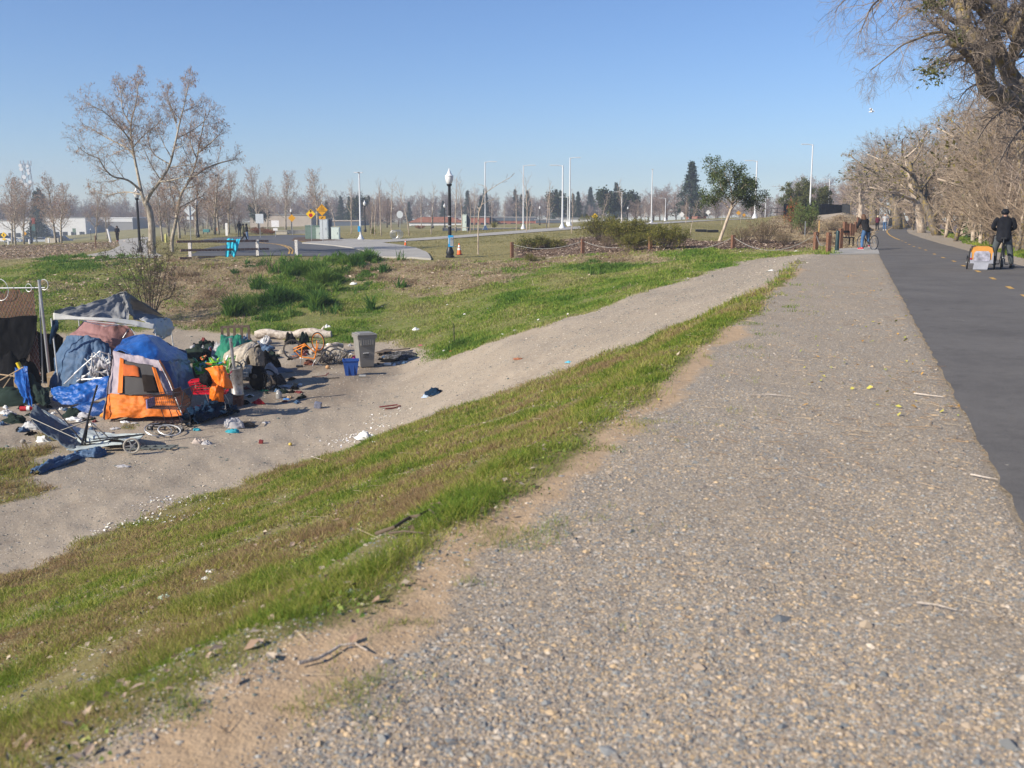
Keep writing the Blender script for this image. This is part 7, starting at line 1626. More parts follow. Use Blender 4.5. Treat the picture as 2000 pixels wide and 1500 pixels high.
o = cloth_patch('tarp', [row(0,(30,722,28),(42,718,27.8),(52,715,27.6)), row(0,(28,745,27.4),(44,745,27.2),(57,748,27.2)), row(0,(42,770,26.8),(50,775,26.5),(62,780,26.4)), row(0,(46,782,26.3),(56,790,26.0),(66,793,25.8))], M_TARP, None, 20, 32, .06, 6, 12, .012, fold=.05); finish(o, 'twisted bright blue tarp hanging at the left, below the slatted fence', 'tarp')
o = cloth_patch('tarp', [row(0,(57,728,28),(70,742,27.8),(82,755,27.6),(97,752,27.6)), row(0,(60,760,27),(75,765,26.6),(85,768,26.5),(97,765,26.8)), row(0,(64,786,26.4),(78,790,26.2),(88,795,26.1),(98,788,26.4))], M_DGC, None, 22, 22, .06, 5, 14, .012, fold=.03); finish(o, 'dark green cloth slumped between the twisted blue tarp and the blue tarp wall', 'tarp')
heap('cloth_heap', 10, 27.2, 1.6, .45, M_DGC, 'dark green and black cover on the ground at the left edge', 'cover', 41)
heap('rubbish_pile', 8, 29, 1.3, 1.0, M_BLKC, 'black rubbish heaped in the shade of the fence at the left edge', 'rubbish', 42)
mb = MB(); 
for a, c_ in [((0,743,27.6),(46,717,27.4)),((-10,730,28),(30,735,27.6)),((5,760,27.5),(22,735,27.6))]: mb.cyl(PD(*a), PD(*c_), .018, n=6)
o = mb.build('poles', M_CARD, None, False, origin=GD(15, 27.5)); tag(o, 'pale wooden poles leaning at the left edge under the fence', 'poles')
b_ = GD(22, 28.4); e = empty('yellow_case', b_+Vector((0,0,.45)), 'yellow hose-like piece lying on the dark rubbish at the left', 'hose'); MB().tube([(-.1,0,.55),(0,0,.3),(.05,0,.1),(-.02,0,-.1)], .06, 10).build('body', mat('yellow_plastic', (.65,.48,.02), .4), e, True)
o = MB().box((0,0,.3), (.12,.1,.6), bev=.01).build('wood_block', mat('pale_wood', (.38,.27,.15), .9)); o.location = GD(10, 27.9)+Vector((0,0,.15)); tag(o, 'upright pale wooden block left of the yellow piece', 'block')
b_ = G(50, 803); e = empty('red_canister', b_, 'red and white canister lying on the ground at the left', 'canister', None, .1); MB().cyl((-.13,0,.07), (.04,0,.07), .065, n=14).build('red_body', M_RED, e, True); MB().cyl((.04,0,.07), (.12,0,.07), .066, n=14).build('white_label', M_WHT, e, True); MB().cyl((.12,0,.07), (.17,0,.07), .06, .04, 14).build('red_end', M_RED, e, True)
# collapsed shelter with a wheel
D = 21.8; b_ = GD(160, D); e = empty('collapsed_trailer', b_, 'collapsed grey cargo trailer cover with black tubes and one spoked wheel', 'trailer')
M_TRL = fabric('slate_trailer_cloth', (.085,.11,.14), .8, .25, .4, 30, dirt=(.15,.17,.17)); M_TRW = fabric('pale_trailer_cloth', (.42,.47,.46), .7, .12)
cloth_patch('dark_cover', [row(0,(67,791,22.9),(85,803,22.8),(110,822,22.7),(140,842,22.6),(165,858,22.3)), row(0,(62,803,22.4),(84,822,22.2),(110,840,22.1),(135,855,22),(158,866,21.9)), row(0,(56,812,22.0),(80,838,21.6),(105,856,21.4),(128,872,21.2),(145,878,21.1))], M_TRL, e, 34, 20, .03, 5, 3, .015)
cloth_patch('pale_cover', [row(0,(68,790,23),(100,808,23.1),(140,826,23.2),(190,842,23),(240,846,22.6),(283,847,22.0)), row(0,(100,815,22.9),(130,830,22.9),(160,845,22.6),(200,852,22.3),(245,854,22.0),(280,850,21.8)), row(0,(150,866,22.0),(170,866,21.9),(190,864,21.7),(220,862,21.5),(250,862,21.4),(275,856,21.5))], M_TRW, e, 40, 18, .03, 5, 5, .012)
cloth_patch('hem', [row(0,(135,873,21.3),(160,872,21.4),(200,866,21.5),(240,864,21.4)), row(0,(130,879,21.0),(160,878,21.1),(200,872,21.3),(240,867,21.2))], M_TRW, e, 24, 6, .015, 6, 6, .015)
f = MB()
for a, c_, r_ in [((190,752,21.7),(170,824,21.6),.022),((172,822,21.6),(160,868,21.4),.028),((172,822,21.6),(166,868,21.5),.02),((58,815,21.9),(150,857,21.4),.016),((108,797,22.6),(160,862,21.7),.016),((118,841,21.7),(172,822,21.6),.014),((135,828,22),(174,822,21.6),.012),((174,822,21.6),(210,853,21.4),.014),((176,824,21.6),(197,862,21.3),.010),((160,866,21.4),(277,849,21.5),.018),((182,858,21.3),(282,848,21.7),.014)]:
    f.cyl(PD(*a)-b_, PD(*c_)-b_, r_, n=7)
f.build('frame_tubes', M_FRB, e, True)
c_ = PD(257, 871, 20.9)-b_; c_.z = max(c_.z, .17); w0 = MB().ring(c_, (.25,-1,.1), .155, .024, 28, 8).build('wheel', mat('pale_tyre', (.36,.33,.28), .9), e, True); mb = MB(); ax = Vector((.25,-1,.1)).normalized(); u = ax.cross(Vector((0,0,1))).normalized(); v = ax.cross(u)
for k in range(5): a = k*2*math.pi/5; mb.bar(c_, c_+(u*math.cos(a)+v*math.sin(a))*.14, .03, .02)
mb.cyl(c_-ax*.02, c_+ax*.02, .035, n=10); mb.build('spokes', mat('grey_plastic', (.22,.22,.22), .5), w0)
e = empty('trailer_frame', GD(270, 21.3), 'flat grey metal frame piece lying under the spoked wheel', 'scrap'); f = MB(); f.bar((-.55,0,.04), (.45,.1,.05), .035); f.bar((-.5,.25,.04), (.5,.3,.05), .035)
for x in (-.45,-.25,-.05,.2,.4): f.bar((x,0,.04), (x+.05,.27,.05), .03)
f.bar((.3,.1,.06), (.75,.2,.03), .02); f.build('bars', mat('grey_green_metal', (.17,.19,.18), .6, .3), e)
o = cloth_patch('blue_cloth', [row(0,(68,926,19.9),(95,908,20.4),(130,898,20.6),(155,886,21),(190,882,21.3),(206,883,21.3)), row(0,(68,922,20.1),(95,905,20.5),(130,893,20.8),(155,883,21.2),(190,878,21.5),(207,880,21.5))], M_SLAT, None, 10, 6, .03, 5, 3, .02)
bpy.data.objects.remove(o)
def ribbon(name, pts, width, h, m, lab, cat, seed):
    """a rumpled length of cloth lying along ground points"""
    P_ = [G(a, b) for a, b in pts]; rows_ = []
    for s in (-1, -.5, 0, .5, 1):
        r_ = []
        for i, p in enumerate(P_):
            d = (P_[min(i+1, len(P_)-1)] - P_[max(i-1, 0)]).xy.normalized(); nn = Vector((-d.y, d.x, 0))*width[i]/2*s; hh_ = h*(1-abs(s)**1.5)*(.7+.6*((i*37+seed*13) % 10)/10) + .015
            r_.append(Vector((p.x, p.y, p.z)) + nn + Vector((0,0,hh_)))
        rows_.append(r_)
    o = cloth_patch(name, rows_, m, None, 50, 16, h*.55, 12, seed, .015); return finish(o, lab, cat)
ribbon('blue_cloth', [(70,928),(95,915),(125,904),(150,893),(180,890),(204,886)], [.18,.3,.35,.42,.55,.3], .09, M_SLAT, 'crumpled slate blue cloth lying on the gravel below the collapsed trailer', 'cloth', 3)
ribbon('blanket', [(370,832),(390,822),(410,812),(435,806),(455,812)], [.25,.5,.65,.6,.3], .26, M_NAVY, 'dark navy blanket heaped on the ground in front of the red cart', 'blanket', 5)
heap('clothes', 442, 23.9, .5, .22, M_GREYC, 'pale grey shirt bundled against the navy blanket', 'clothes', 51); heap('clothes', 466, 24.1, .4, .1, mat('brown_cloth', (.10,.08,.06), .9), 'brown rag right of the grey shirt', 'cloth', 52)
M_TEAL = fabric('teal_cloth', (.03,.30,.38), .8)
heap('clothes', 437, 23.3, .3, .09, M_TEAL, 'teal garment at the front edge of the navy blanket', 'clothes', 53); heap('clothes', 366, 23.4, .18, .06, M_TEAL, 'small teal rag at the left end of the navy blanket', 'cloth', 54)
e = empty('flattened_rims', GD(300, 22.9), 'flattened bicycle wheels and rims lying between the cart and the trailer', 'wheels'); 
for x, y, r_, c_ in [(-.15,0,.30,M_GALV),(-.05,.05,.27,M_BLK),(.12,-.03,.25,M_FRW)]: MB().ring((x,y,.14), (.25,-.25,1), r_, .014, 28, 5).build('rim', c_, e)
e = empty('low_stool', GD(300, 23.4), 'low black folding rack lying under the black cart', 'rack'); f = MB(); f.bar((-.4,0,.12), (.5,.2,.18), .03); f.bar((-.35,.25,.12), (.5,.4,.18), .03)
for x in (-.3,0,.3): f.bar((x,.02,0), (x,.05,.14), .025)
f.build('bars', M_FRB, e)
# burnt heap and other bits by the ramp
heap('burnt_heap', 785, 35.0, 1.3, .20, fabric('charred_stuff', (.03,.03,.03), .9, .5, dirt=(.22,.22,.24)), 'flat heap of charred rubbish right of the grey bin', 'rubbish', 61); heap('burnt_heap', 757, 34.6, .6, .09, M_BLKC, 'small charred patch beside the grey bin', 'rubbish', 62)
for k, (a, c_) in enumerate([((735,690),(800,686)),((760,684),(742,694))]):
    p, q_ = G(*a), G(*c_); o = MB().bar(Vector((0,0,.04)), q_-p+Vector((0,0,.10)), .28, .03).build('board', M_WOODD); o.location = p; tag(o, ['dark warped board lying behind the charred heap', 'short dark plank at the left of the charred heap'][k], 'board')
b_ = G(887, 681); o = MB().cyl((0,0,-.1), (0,0,toph(b_, 632)), .018, n=6).build('stake', M_BLK); o.location = b_; tag(o, 'thin dark stake standing at the grassy edge of the ramp', 'stake')
def small(px, py, kind_, m, lab, cat, s=1.0, rz=0.0):
    b_ = G(px, py)
    if kind_ == 'cyl': o = MB().cyl((-.11*s,0,.045*s), (.11*s,0,.045*s), .045*s, n=12).build('container', m, None, True)
    elif kind_ == 'jug': o = MB().lathe([(.001,0),(.085*s,.005),(.09*s,.05*s),(.088*s,.15*s),(.05*s,.2*s),(.022*s,.22*s),(.022*s,.25*s),(.001,.25*s)], n=14).build('jug', m, None, True)
    elif kind_ == 'stick': o = MB().bar((-.3*s,0,.03), (.3*s,.08*s,.04), .025, .02).build('bar', m)
    elif kind_ == 'bent': o = MB().tube([(-.35*s,0,.04),(.15*s,.06,.07),(.25*s,0,.05),(.05*s,-.18*s,.03),(-.2*s,-.25*s,.03)], .018, 6).build('bent_tube', m)
    elif kind_ == 'block': o = MB().box((0,0,.08*s), (.19*s,.15*s,.17*s), (.1,.2,0), bev=.03*s).build('block', m)
    elif kind_ == 'flat': return heap('scrap', px, 0, .3*s, .035*s+.01, m, lab, cat, int(px) % 97, py=py, d_=.2*s, wr=.9)
    elif kind_ == 'cloth': return heap('cloth_scrap', px, 0, .4*s, .13*s, m, lab, cat, int(px+py) % 97, py=py, wr=.8)
    elif kind_ == 'ball': o = MB().ball((0,0,.05*s), (.07*s,.07*s,.06*s), 10, 7).build('ball', m, None, True)
    o.location = b_; o.rotation_euler.z = rz; tag(o, lab, cat); return o
M_WPL = mat('white_plastic', (.72,.72,.70), .5, var=.05); M_BRP = mat('maroon_plastic', (.20,.03,.03), .6); M_STONE = mat('grey_blue_stone', (.18,.19,.25), .9, var=.3, vs=12); M_CLR = mat('hazy_clear_plastic', (.45,.45,.44), .2, spec=.6, trans=.4)
M_GLIT = mat('green_plastic', (.03,.22,.1), .4)
for a in [(757,714,'cyl',M_WPL,'white bottle lying in front of the charred heap','bottle',1.1),(545,778,'jug',M_CLR,'cloudy plastic jug standing on the dirt','jug',1.0),(505,789,'cloth',mat('red_cloth',(.45,.02,.03),.9),'small red rag on the dirt left of the jug','cloth',.85),(621,797,'block',M_STONE,'blue grey lump of stone alone on the dirt','stone',1.0),
          (640,720,'ball',mat('tan_ball',(.5,.3,.15),.8),'tan ball near the blue tub','ball',1.1),(641,732,'stick',M_BRP,'upright looking maroon strap left of the blue tub','strap',.45,1.3),(624,737,'stick',M_BRP,'maroon bar lying on the dirt left of the blue tub','bar',.8,.35),(648,741,'stick',M_BLK,'thin black bar lying below the blue tub','bar',.8,.2),
          (708,737,'cyl',M_CLR,'clear plastic bottle lying right of the blue tub','bottle',1.0),(765,797,'bent',M_BRP,'bent dark red tube lying on the ramp','tube',.9,.2),(850,771,'cloth',M_NAVY,'navy and white bundle of clothes on the ramp','clothes',1.15),(833,776,'cloth',mat('light_blue_cloth',(.40,.50,.65),.8),'pale blue rag left of the navy clothes on the ramp','cloth',.6),
          (858,766,'flat',M_WPL,'white scrap lying on the navy clothes','scrap',.9),(715,857,'cloth',M_WPL,'crumpled white plastic sheet at the upper edge of the slope grass','plastic sheet',1.1),(733,866,'cyl',M_WPL,'white paper cup in the slope grass beside the white sheet','cup',.55),(388,866,'cloth',mat('dirty_pink_cloth',(.45,.38,.33),.9),'dirty pinkish white rag on the dirt left of the slope','cloth',.75),
          (404,868,'cloth',M_GREYC,'grey white rag touching the dirty pinkish one','cloth',.6),(510,866,'block',M_BRP,'small dark red piece on the dirt before the slope grass','scrap',.5),(567,870,'ball',mat('yellow_ball',(.6,.45,.1),.7),'tiny yellow ball on the dirt','ball',.6),(690,556,'cloth',M_WPL,'white plastic bag on the green bank right of the tall weeds','bag',.8),
          (638,640,'cloth',M_WPL,'crumpled white bag above the right end of the log','bag',.75),(812,645,'cloth',M_WPL,'white crumpled paper on the grassy bank','paper',.7),(873,686,'flat',M_WPL,'white plastic scrap beside the thin dark stake','scrap',1.0),(882,687,'flat',mat('orange_scrap',(.6,.2,.08),.6),'orange scrap on the white plastic by the stake','scrap',.5),(822,675,'flat',mat('pink_scrap',(.55,.15,.2),.6),'pink scrap at the foot of the bank','scrap',.6),
          (1328,521,'flat',M_WPL,'white scrap of paper on the right part of the bank','scrap',.7),(1556,491,'flat',M_WPL,'white paper left of the rust brown post pair','paper',.7),(1507,529,'flat',M_WPL,'small white scrap on the upper ramp','scrap',.6),(1111,708,'flat',mat('cyan_scrap',(.1,.45,.6),.5),'cyan wrapper on the ramp','wrapper',.5),(1012,702,'flat',mat('brown_leaf',(.3,.12,.06),.8),'brown leaf-like scrap on the ramp','scrap',.7),
          (415,1118,'flat',M_WPL,'white scrap in the middle of the near slope grass','scrap',.30),(322,1168,'flat',mat('mint_scrap',(.45,.65,.55),.6),'pale mint green scrap low in the slope grass','scrap',.28),(402,1131,'flat',M_WPL,'tiny white scrap just left of the larger one in the slope grass','scrap',.2),
          (545,749,'flat',M_WPL,'white plastic strip behind the jug','scrap',1.2),(523,755,'stick',M_BLK,'long black bar lying behind the jug','bar',1.5,.3),(560,756,'flat',M_GREYC,'grey flat wrapper right of the white strip','wrapper',1.3),(500,748,'cloth',mat('mixed_rag',(.16,.13,.12),.9),'dark mixed rags on the shaded dirt right of the drum','rags',1.1),(516,764,'flat',M_GLIT,'green flattened bottle on the shaded dirt','bottle',.8),
          (575,752,'cyl',M_WPL,'white tube end lying right of the grey wrapper','tube',.5),(478,752,'stick',M_GALV,'silver tube lying right of the drum','tube',1.2,.5),(487,773,'flat',M_WPL,'white wrapper left of the jug','wrapper',.7),(560,780,'flat',mat('blue_scrap',(.05,.2,.5),.6),'blue scrap right of the jug','scrap',.6),(570,767,'cloth',M_BLKC,'small black rag behind the jug','cloth',.55),
          (520,826,'flat',M_GREYC,'pale stick-like scrap on the dirt before the jug','scrap',.6),(240,912,'flat',M_GREYC,'flat pale stone slab on the dirt left foreground','slab',.8),(235,862,'flat',M_WPL,'white scrap right of the trailer hem','scrap',.5),(45,866,'ball',mat('grey_stone',(.3,.27,.24),.9),'grey stone near the small grass patch at the left','stone',.9),(85,862,'cloth',M_WPL,'white torn papers left of the trailer cover','papers',.9),
          (20,812,'cloth',M_GREYC,'pale rag among the rubbish at the left edge','cloth',.8),(8,808,'flat',M_WPL,'white scrap at the left picture edge','scrap',.9),(30,825,'cloth',M_DGC,'dark green rag among the rubbish at the left','cloth',1.3),(75,822,'flat',M_BLKC,'black flat piece right of the red canister','scrap',1.0),(58,838,'cloth',mat('net_white',(.5,.5,.5),.8),'bunched whitish net left of the trailer cover','net',1.0),
          (142,820,'flat',M_WPL,'white papers behind the trailer pole','papers',1.2),(245,825,'flat',M_WPL,'white scrap below the orange tent','scrap',.7),(262,827,'flat',M_GREYC,'grey scrap below the orange tent','scrap',.6),(225,838,'flat',M_GREYC,'pale scrap right of the trailer pole','scrap',.7),(350,815,'cloth',M_BLKC,'black rag under the rear casters of the black cart','cloth',.8),(200,795,'cloth',mat('white_mesh_cloth',(.55,.55,.55),.9),'whitish bundle at the left foot of the orange tent','cloth',.5),
          (770,714,'flat',M_WPL,'white scrap under the charred heap','scrap',.5),(800,700,'flat',M_WPL,'white scrap on the charred heap','scrap',.5),(695,700,'cloth',mat('magenta_cloth',(.35,.03,.15),.8),'magenta rag left of the grey bin','cloth',.6),(684,692,'flat',M_WPL,'white scrap behind the blue tub','scrap',.6),(605,712,'cloth',mat('rust_cloth',(.20,.07,.04),.9),'rust brown rag under the orange bicycle','cloth',1.0),(577,700,'cloth',mat('rust_cloth2',(.22,.09,.05),.9),'second rust brown rag at the left bicycle wheel','cloth',.8),
          (590,700,'flat',M_WPL,'white scrap beneath the orange frame','scrap',.6),(552,690,'cloth',M_CANV,'pale dirty rag left of the orange bicycle','cloth',.9),(433,745,'cloth',M_BLKC,'black rag between the drum and the canvas cart','cloth',.8)]: small(*a)
# curved branch and dark root by the gravel
def branch(pts, r, m, lab, z=.02):
    P_ = [G(a, b)+Vector((0,0,z)) for a, b in pts]; b_ = P_[0]; o = MB().tube([p-b_ for p in P_], [r*(1-.6*i/(len(P_)-1)) for i in range(len(P_))], 7).build('fallen_branch', m, None, True); o.location = b_; tag(o, lab, 'branch')
branch([(583,1305),(620,1296),(645,1283),(665,1270),(695,1266),(703,1272),(718,1280)], .008, M_LOG, 'pale curved twig lying on the sandy strip in the foreground')
branch([(735,1052),(770,1040),(800,1020),(820,1016),(838,1005),(850,1014),(868,1008)], .012, M_WOODD, 'dark gnarled root at the upper edge of the slope grass', .03); branch([(760,1052),(790,1048),(830,1052)], .008, M_WOODD, 'short dark root piece beside the gnarled one', .03)
branch([(1460,776),(1500,774),(1545,778)], .006, M_LOG, 'thin straw coloured stick on the gravel'); branch([(1785,772),(1815,776),(1842,779)], .007, M_LOG, 'orange brown stick near the asphalt edge'); branch([(1895,932),(1925,938),(1948,942)], .006, M_LOG, 'pale stick lying across the asphalt edge')
branch([(608,893),(640,903),(690,912)], .008, M_LOG, 'long pale dry stem in the slope grass'); branch([(1790,1185),(1830,1190),(1868,1200)], .004, M_LOG, 'thin pale stem on the foreground gravel')

gg = random.Random(77)
CL = [('bag_scrap', M_BLKC, 'black plastic scrap', 'scrap'), ('rag', M_GREYC, 'grey rag', 'rag'), ('rag', M_DGC, 'dark green rag', 'rag'), ('paper_scrap', M_WPL, 'white plastic or paper scrap', 'scrap'), ('rag', M_SLAT, 'slate blue rag', 'rag'), ('card_scrap', M_CARD, 'flattened brown cardboard scrap', 'cardboard'), ('rag', fabric('maroon_rag', (.16,.03,.03), .9), 'maroon rag', 'rag')]
ZN = [((372,600),(655,705),60,'in the dark rubbish behind the canvas covered cart', 'scraps behind the canvas covered cart'), ((455,600),(740,790),46,'on the trampled dirt right of the steel drum', 'scraps right of the steel drum'), ((0,200),(795,850),40,'on the ground between the tarps and the trailer', 'scraps around the collapsed trailer'), ((735,830),(690,712),14,'around the charred heap', 'scraps around the charred heap'), ((600,690),(672,708),16,'around the scrap bicycle wheels', 'scraps around the bicycle wheels')]
for (xa, xb), (ya, yb), n_, where, grp in ZN:
    for k in range(n_):
        nm, m_, nn, ct = CL[gg.choice([0,0,1,2,3,4,5,6,2])]; px, py = gg.uniform(xa, xb), gg.uniform(ya, yb); s_ = gg.uniform(.4, 1.3)*(1.5 if py < 705 and px < 600 else .8)
        b_ = G(px, py)
        if b_.y > 39: continue
        o = heap(nm, px, 0, .26*s_, (.05 + .10*gg.random()*(1.6 if py < 705 and px < 600 else .6))*s_, m_, nn + ' lying ' + where, ct, gg.randrange(900), py=py, d_=.2*s_, wr=.9); o['group'] = grp + ', ' + nn; o.rotation_euler.z = gg.random()*3
# ---------------------------------------------------------------- people, bicycles, bird
M_SKIN = mat('skin', (.42,.24,.17), .6, var=.04)
def skinned(name, V, E, Rr, m, parent, root=0, lvl=2):
    me_ = bpy.data.meshes.new(name); me_.from_pydata([tuple(v) for v in V], E, []); me_.materials.append(m)
    o = link(name, me_, parent); sm = o.modifiers.new('skin', 'SKIN'); sm.use_smooth_shade = True
    for i, r in enumerate(Rr):
        d = me_.skin_vertices[0].data[i]; d.radius = (r, r) if not isinstance(r, tuple) else r; d.use_root = (i == root)
    su = o.modifiers.new('smooth', 'SUBSURF'); su.levels = lvl; su.render_levels = lvl; return o
def person(loc, rz, label, top, legs, hair, shoes, h=1.75, pose=None, longhair=False, cap=None, coat=0.0, sleeves=True, bulk=1.0, sock=None):
    """facing +y in its own frame; the body is one skin, clothes and hair are children"""
    k = h/1.75; p = dict(pelvis=(0,0,.96), waist=(0,.0,1.10), chest=(0,0,1.33), neck=(0,.0,1.49), head=(0,.02,1.58), crown=(0,.01,1.67), chin=(0,.06,1.535), nose=(0,.12,1.59),
        shL=(-.18,0,1.42), shR=(.18,0,1.42), elL=(-.24,-.02,1.14), elR=(.24,-.02,1.14), wrL=(-.24,.08,.90), wrR=(.24,.08,.90), haL=(-.24,.11,.82), haR=(.24,.11,.82),
        hiL=(-.09,0,.92), hiR=(.09,0,.92), knL=(-.10,.02,.50), knR=(.10,.02,.50), anL=(-.10,-.02,.09), anR=(.10,-.02,.09), toL=(-.11,.13,.04), toR=(.11,.13,.04))
    if pose: p.update(pose)
    r = dict(pelvis=.10, waist=.09, chest=.105, neck=.045, head=.085, crown=.075, chin=.045, nose=.014, shL=.042, shR=.042, elL=.042, elR=.042, wrL=.028, wrR=.028, haL=.032, haR=.032, hiL=.07, hiR=.07, knL=.058, knR=.058, anL=.036, anR=.036, toL=.032, toR=.032)
    edges = [('pelvis','waist'),('waist','chest'),('chest','neck'),('neck','head'),('head','crown'),('head','chin'),('head','nose'),('chest','shL'),('chest','shR'),('shL','elL'),('shR','elR'),('elL','wrL'),('elR','wrR'),('wrL','haL'),('wrR','haR'),('pelvis','hiL'),('pelvis','hiR'),('hiL','knL'),('hiR','knR'),('knL','anL'),('knR','anR'),('anL','toL'),('anR','toR')]
    names = list(p); V = [Vector(p[n])*k for n in names]; Rr = [r[n]*k*(bulk if n in ('pelvis','waist','chest') else 1) for n in names]; E = [(names.index(a), names.index(b)) for a, b in edges]
    for s in ('L', 'R'):
        h0 = Vector(p['ha'+s]); d = (h0-Vector(p['wr'+s])).normalized(); side = d.cross(Vector((1,0,0))).normalized(); hi = names.index('ha'+s)
        for q in range(4):
            o_ = side*(q-1.5)*.020; a_ = h0+d*.035+o_; b2 = h0+d*(.085-.008*abs(q-1.3))+o_+Vector((0,0,-.006))
            V += [a_*k, b2*k]; Rr += [.0095*k, .007*k]; n = len(V); E += [(hi, n-2), (n-2, n-1)]
        a_ = h0-d*.01-side*.04; b2 = h0+d*.02-side*.06; V += [a_*k, b2*k]; Rr += [.011*k, .008*k]; n = len(V); E += [(hi, n-2), (n-2, n-1)]
    body = skinned('person', V, E, Rr, M_SKIN, None, 0, 2); body.location = loc; body.rotation_euler.z = rz; tag(body, label, 'person')
    def P3(n): return Vector(p[n])*k
    def loft(mb, rings, n=16):
        """rings: centre, half width, half depth"""
        vs = []; fs = []
        for c_, rx, ry in rings:
            for j in range(n): a = 2*math.pi*j/n; vs.append(Vector(c_) + Vector((math.cos(a)*rx, math.sin(a)*ry, 0)))
        for i in range(len(rings)-1):
            for j in range(n): fs.append((i*n+j, i*n+(j+1) % n, (i+1)*n+(j+1) % n, (i+1)*n+j))
        fs += [tuple(range(n))[::-1], tuple((len(rings)-1)*n+j for j in range(n))]; mb.add(vs, fs)
    B = bulk*k; pv, ws, chs, nk = P3('pelvis'), P3('waist'), P3('chest'), P3('neck'); sm = (P3('shL')+P3('shR'))/2; sw = (P3('shR')-P3('shL')).length/2
    mb = MB(); loft(mb, [(pv+Vector((0,0,-.10-coat))*k, (.185+coat*.25)*B, (.145+coat*.2)*B), (pv, .175*B, .14*B), (ws, .160*B, .125*B), (ws.lerp(chs, .5), .172*B, .13*B), (chs, .19*B, .135*B), (sm+Vector((0,0,-.02))*k, sw+.035*k, .115*B), (sm+Vector((0,0,.035))*k, sw*.80, .095*B), (sm.lerp(nk, .6)+Vector((0,0,.02))*k, .115*k, .09*k), (nk+Vector((0,0,.015))*k, .072*k, .068*k)])
    for s in 'LR':
        a_, b2, c2 = P3('sh'+s), P3('el'+s), P3('wr'+s); bl_ = 1+.5*(bulk-1)
        if sleeves: mb.tube([a_+(sm-a_)*.25, a_, a_.lerp(b2, .5), b2, b2.lerp(c2, .5), c2], [.075*B, .078*B, .064*B, .058*B, .050*B, .044*B], 12)
        else: mb.tube([a_+(sm-a_)*.25, a_, a_.lerp(b2, .75)], [.072*B, .075*B, .066*B], 12)
    o_t = mb.build('top', top, body, True); su = o_t.modifiers.new('soft', 'SUBSURF'); su.levels = su.render_levels = 1
    mb = MB(); loft(mb, [(pv+Vector((0,0,-.07))*k, .165*B, .135*B), (pv+Vector((0,0,.02))*k, .165*B, .135*B), (ws, .14*B, .115*B)])
    for s in 'LR':
        a_, b2, c2 = P3('hi'+s), P3('kn'+s), P3('an'+s); mb.tube([a_+Vector((0,0,.03)), a_, a_.lerp(b2, .5), b2, b2.lerp(c2, .5), c2+Vector((0,0,-.02))], [.095*B, .105*B, .092*B, .072*B, .066*B, .060*B], 12)
    o_t = mb.build('trousers', legs, body, True); su = o_t.modifiers.new('soft', 'SUBSURF'); su.levels = su.render_levels = 1
    for s in 'LR':
        a_, t_ = Vector(p['an'+s])*k, Vector(p['to'+s])*k; d = (t_-a_); d.z = 0; d.normalize()
        mb = MB(); mb.tube([a_-d*.06+Vector((0,0,-.035)), a_+d*.03+Vector((0,0,-.03)), t_+Vector((0,0,.005)), t_+d*.06], [.045*k,.048*k,.045*k,.028*k], 10); sh = mb.build('shoe', shoes, body, True)
        mb = MB(); mb.bar(a_-d*.09+Vector((0,0,-.075)), t_+d*.07+Vector((0,0,-.025)), .085*k, .02); mb.build('sole', M_WHT if shoes is not M_BLK else M_BLK, sh)
    hd = Vector(p['head'])*k
    if cap is not None:
        mb = MB(); mb.ball(hd+Vector((0,-.015,.06)), (.112*k,.125*k,.098*k), 16, 10); mb.build('cap', cap, body, True)
    if hair is not None:
        if cap is None: mb = MB(); mb.ball(hd+Vector((0,-.03,.045)), (.112*k,.118*k,.12*k), 14, 10); mb.build('hair', hair, body, True)
        if longhair: mb = MB(); mb.tube([hd+Vector((0,-.06,.06)), hd+Vector((0,-.10,-.04)), hd+Vector((0,-.11,-.16)), hd+Vector((.01,-.10,-.26))], [.09*k,.105*k,.09*k,.035], 10); mb.build('long_hair', hair, body, True)
    return body
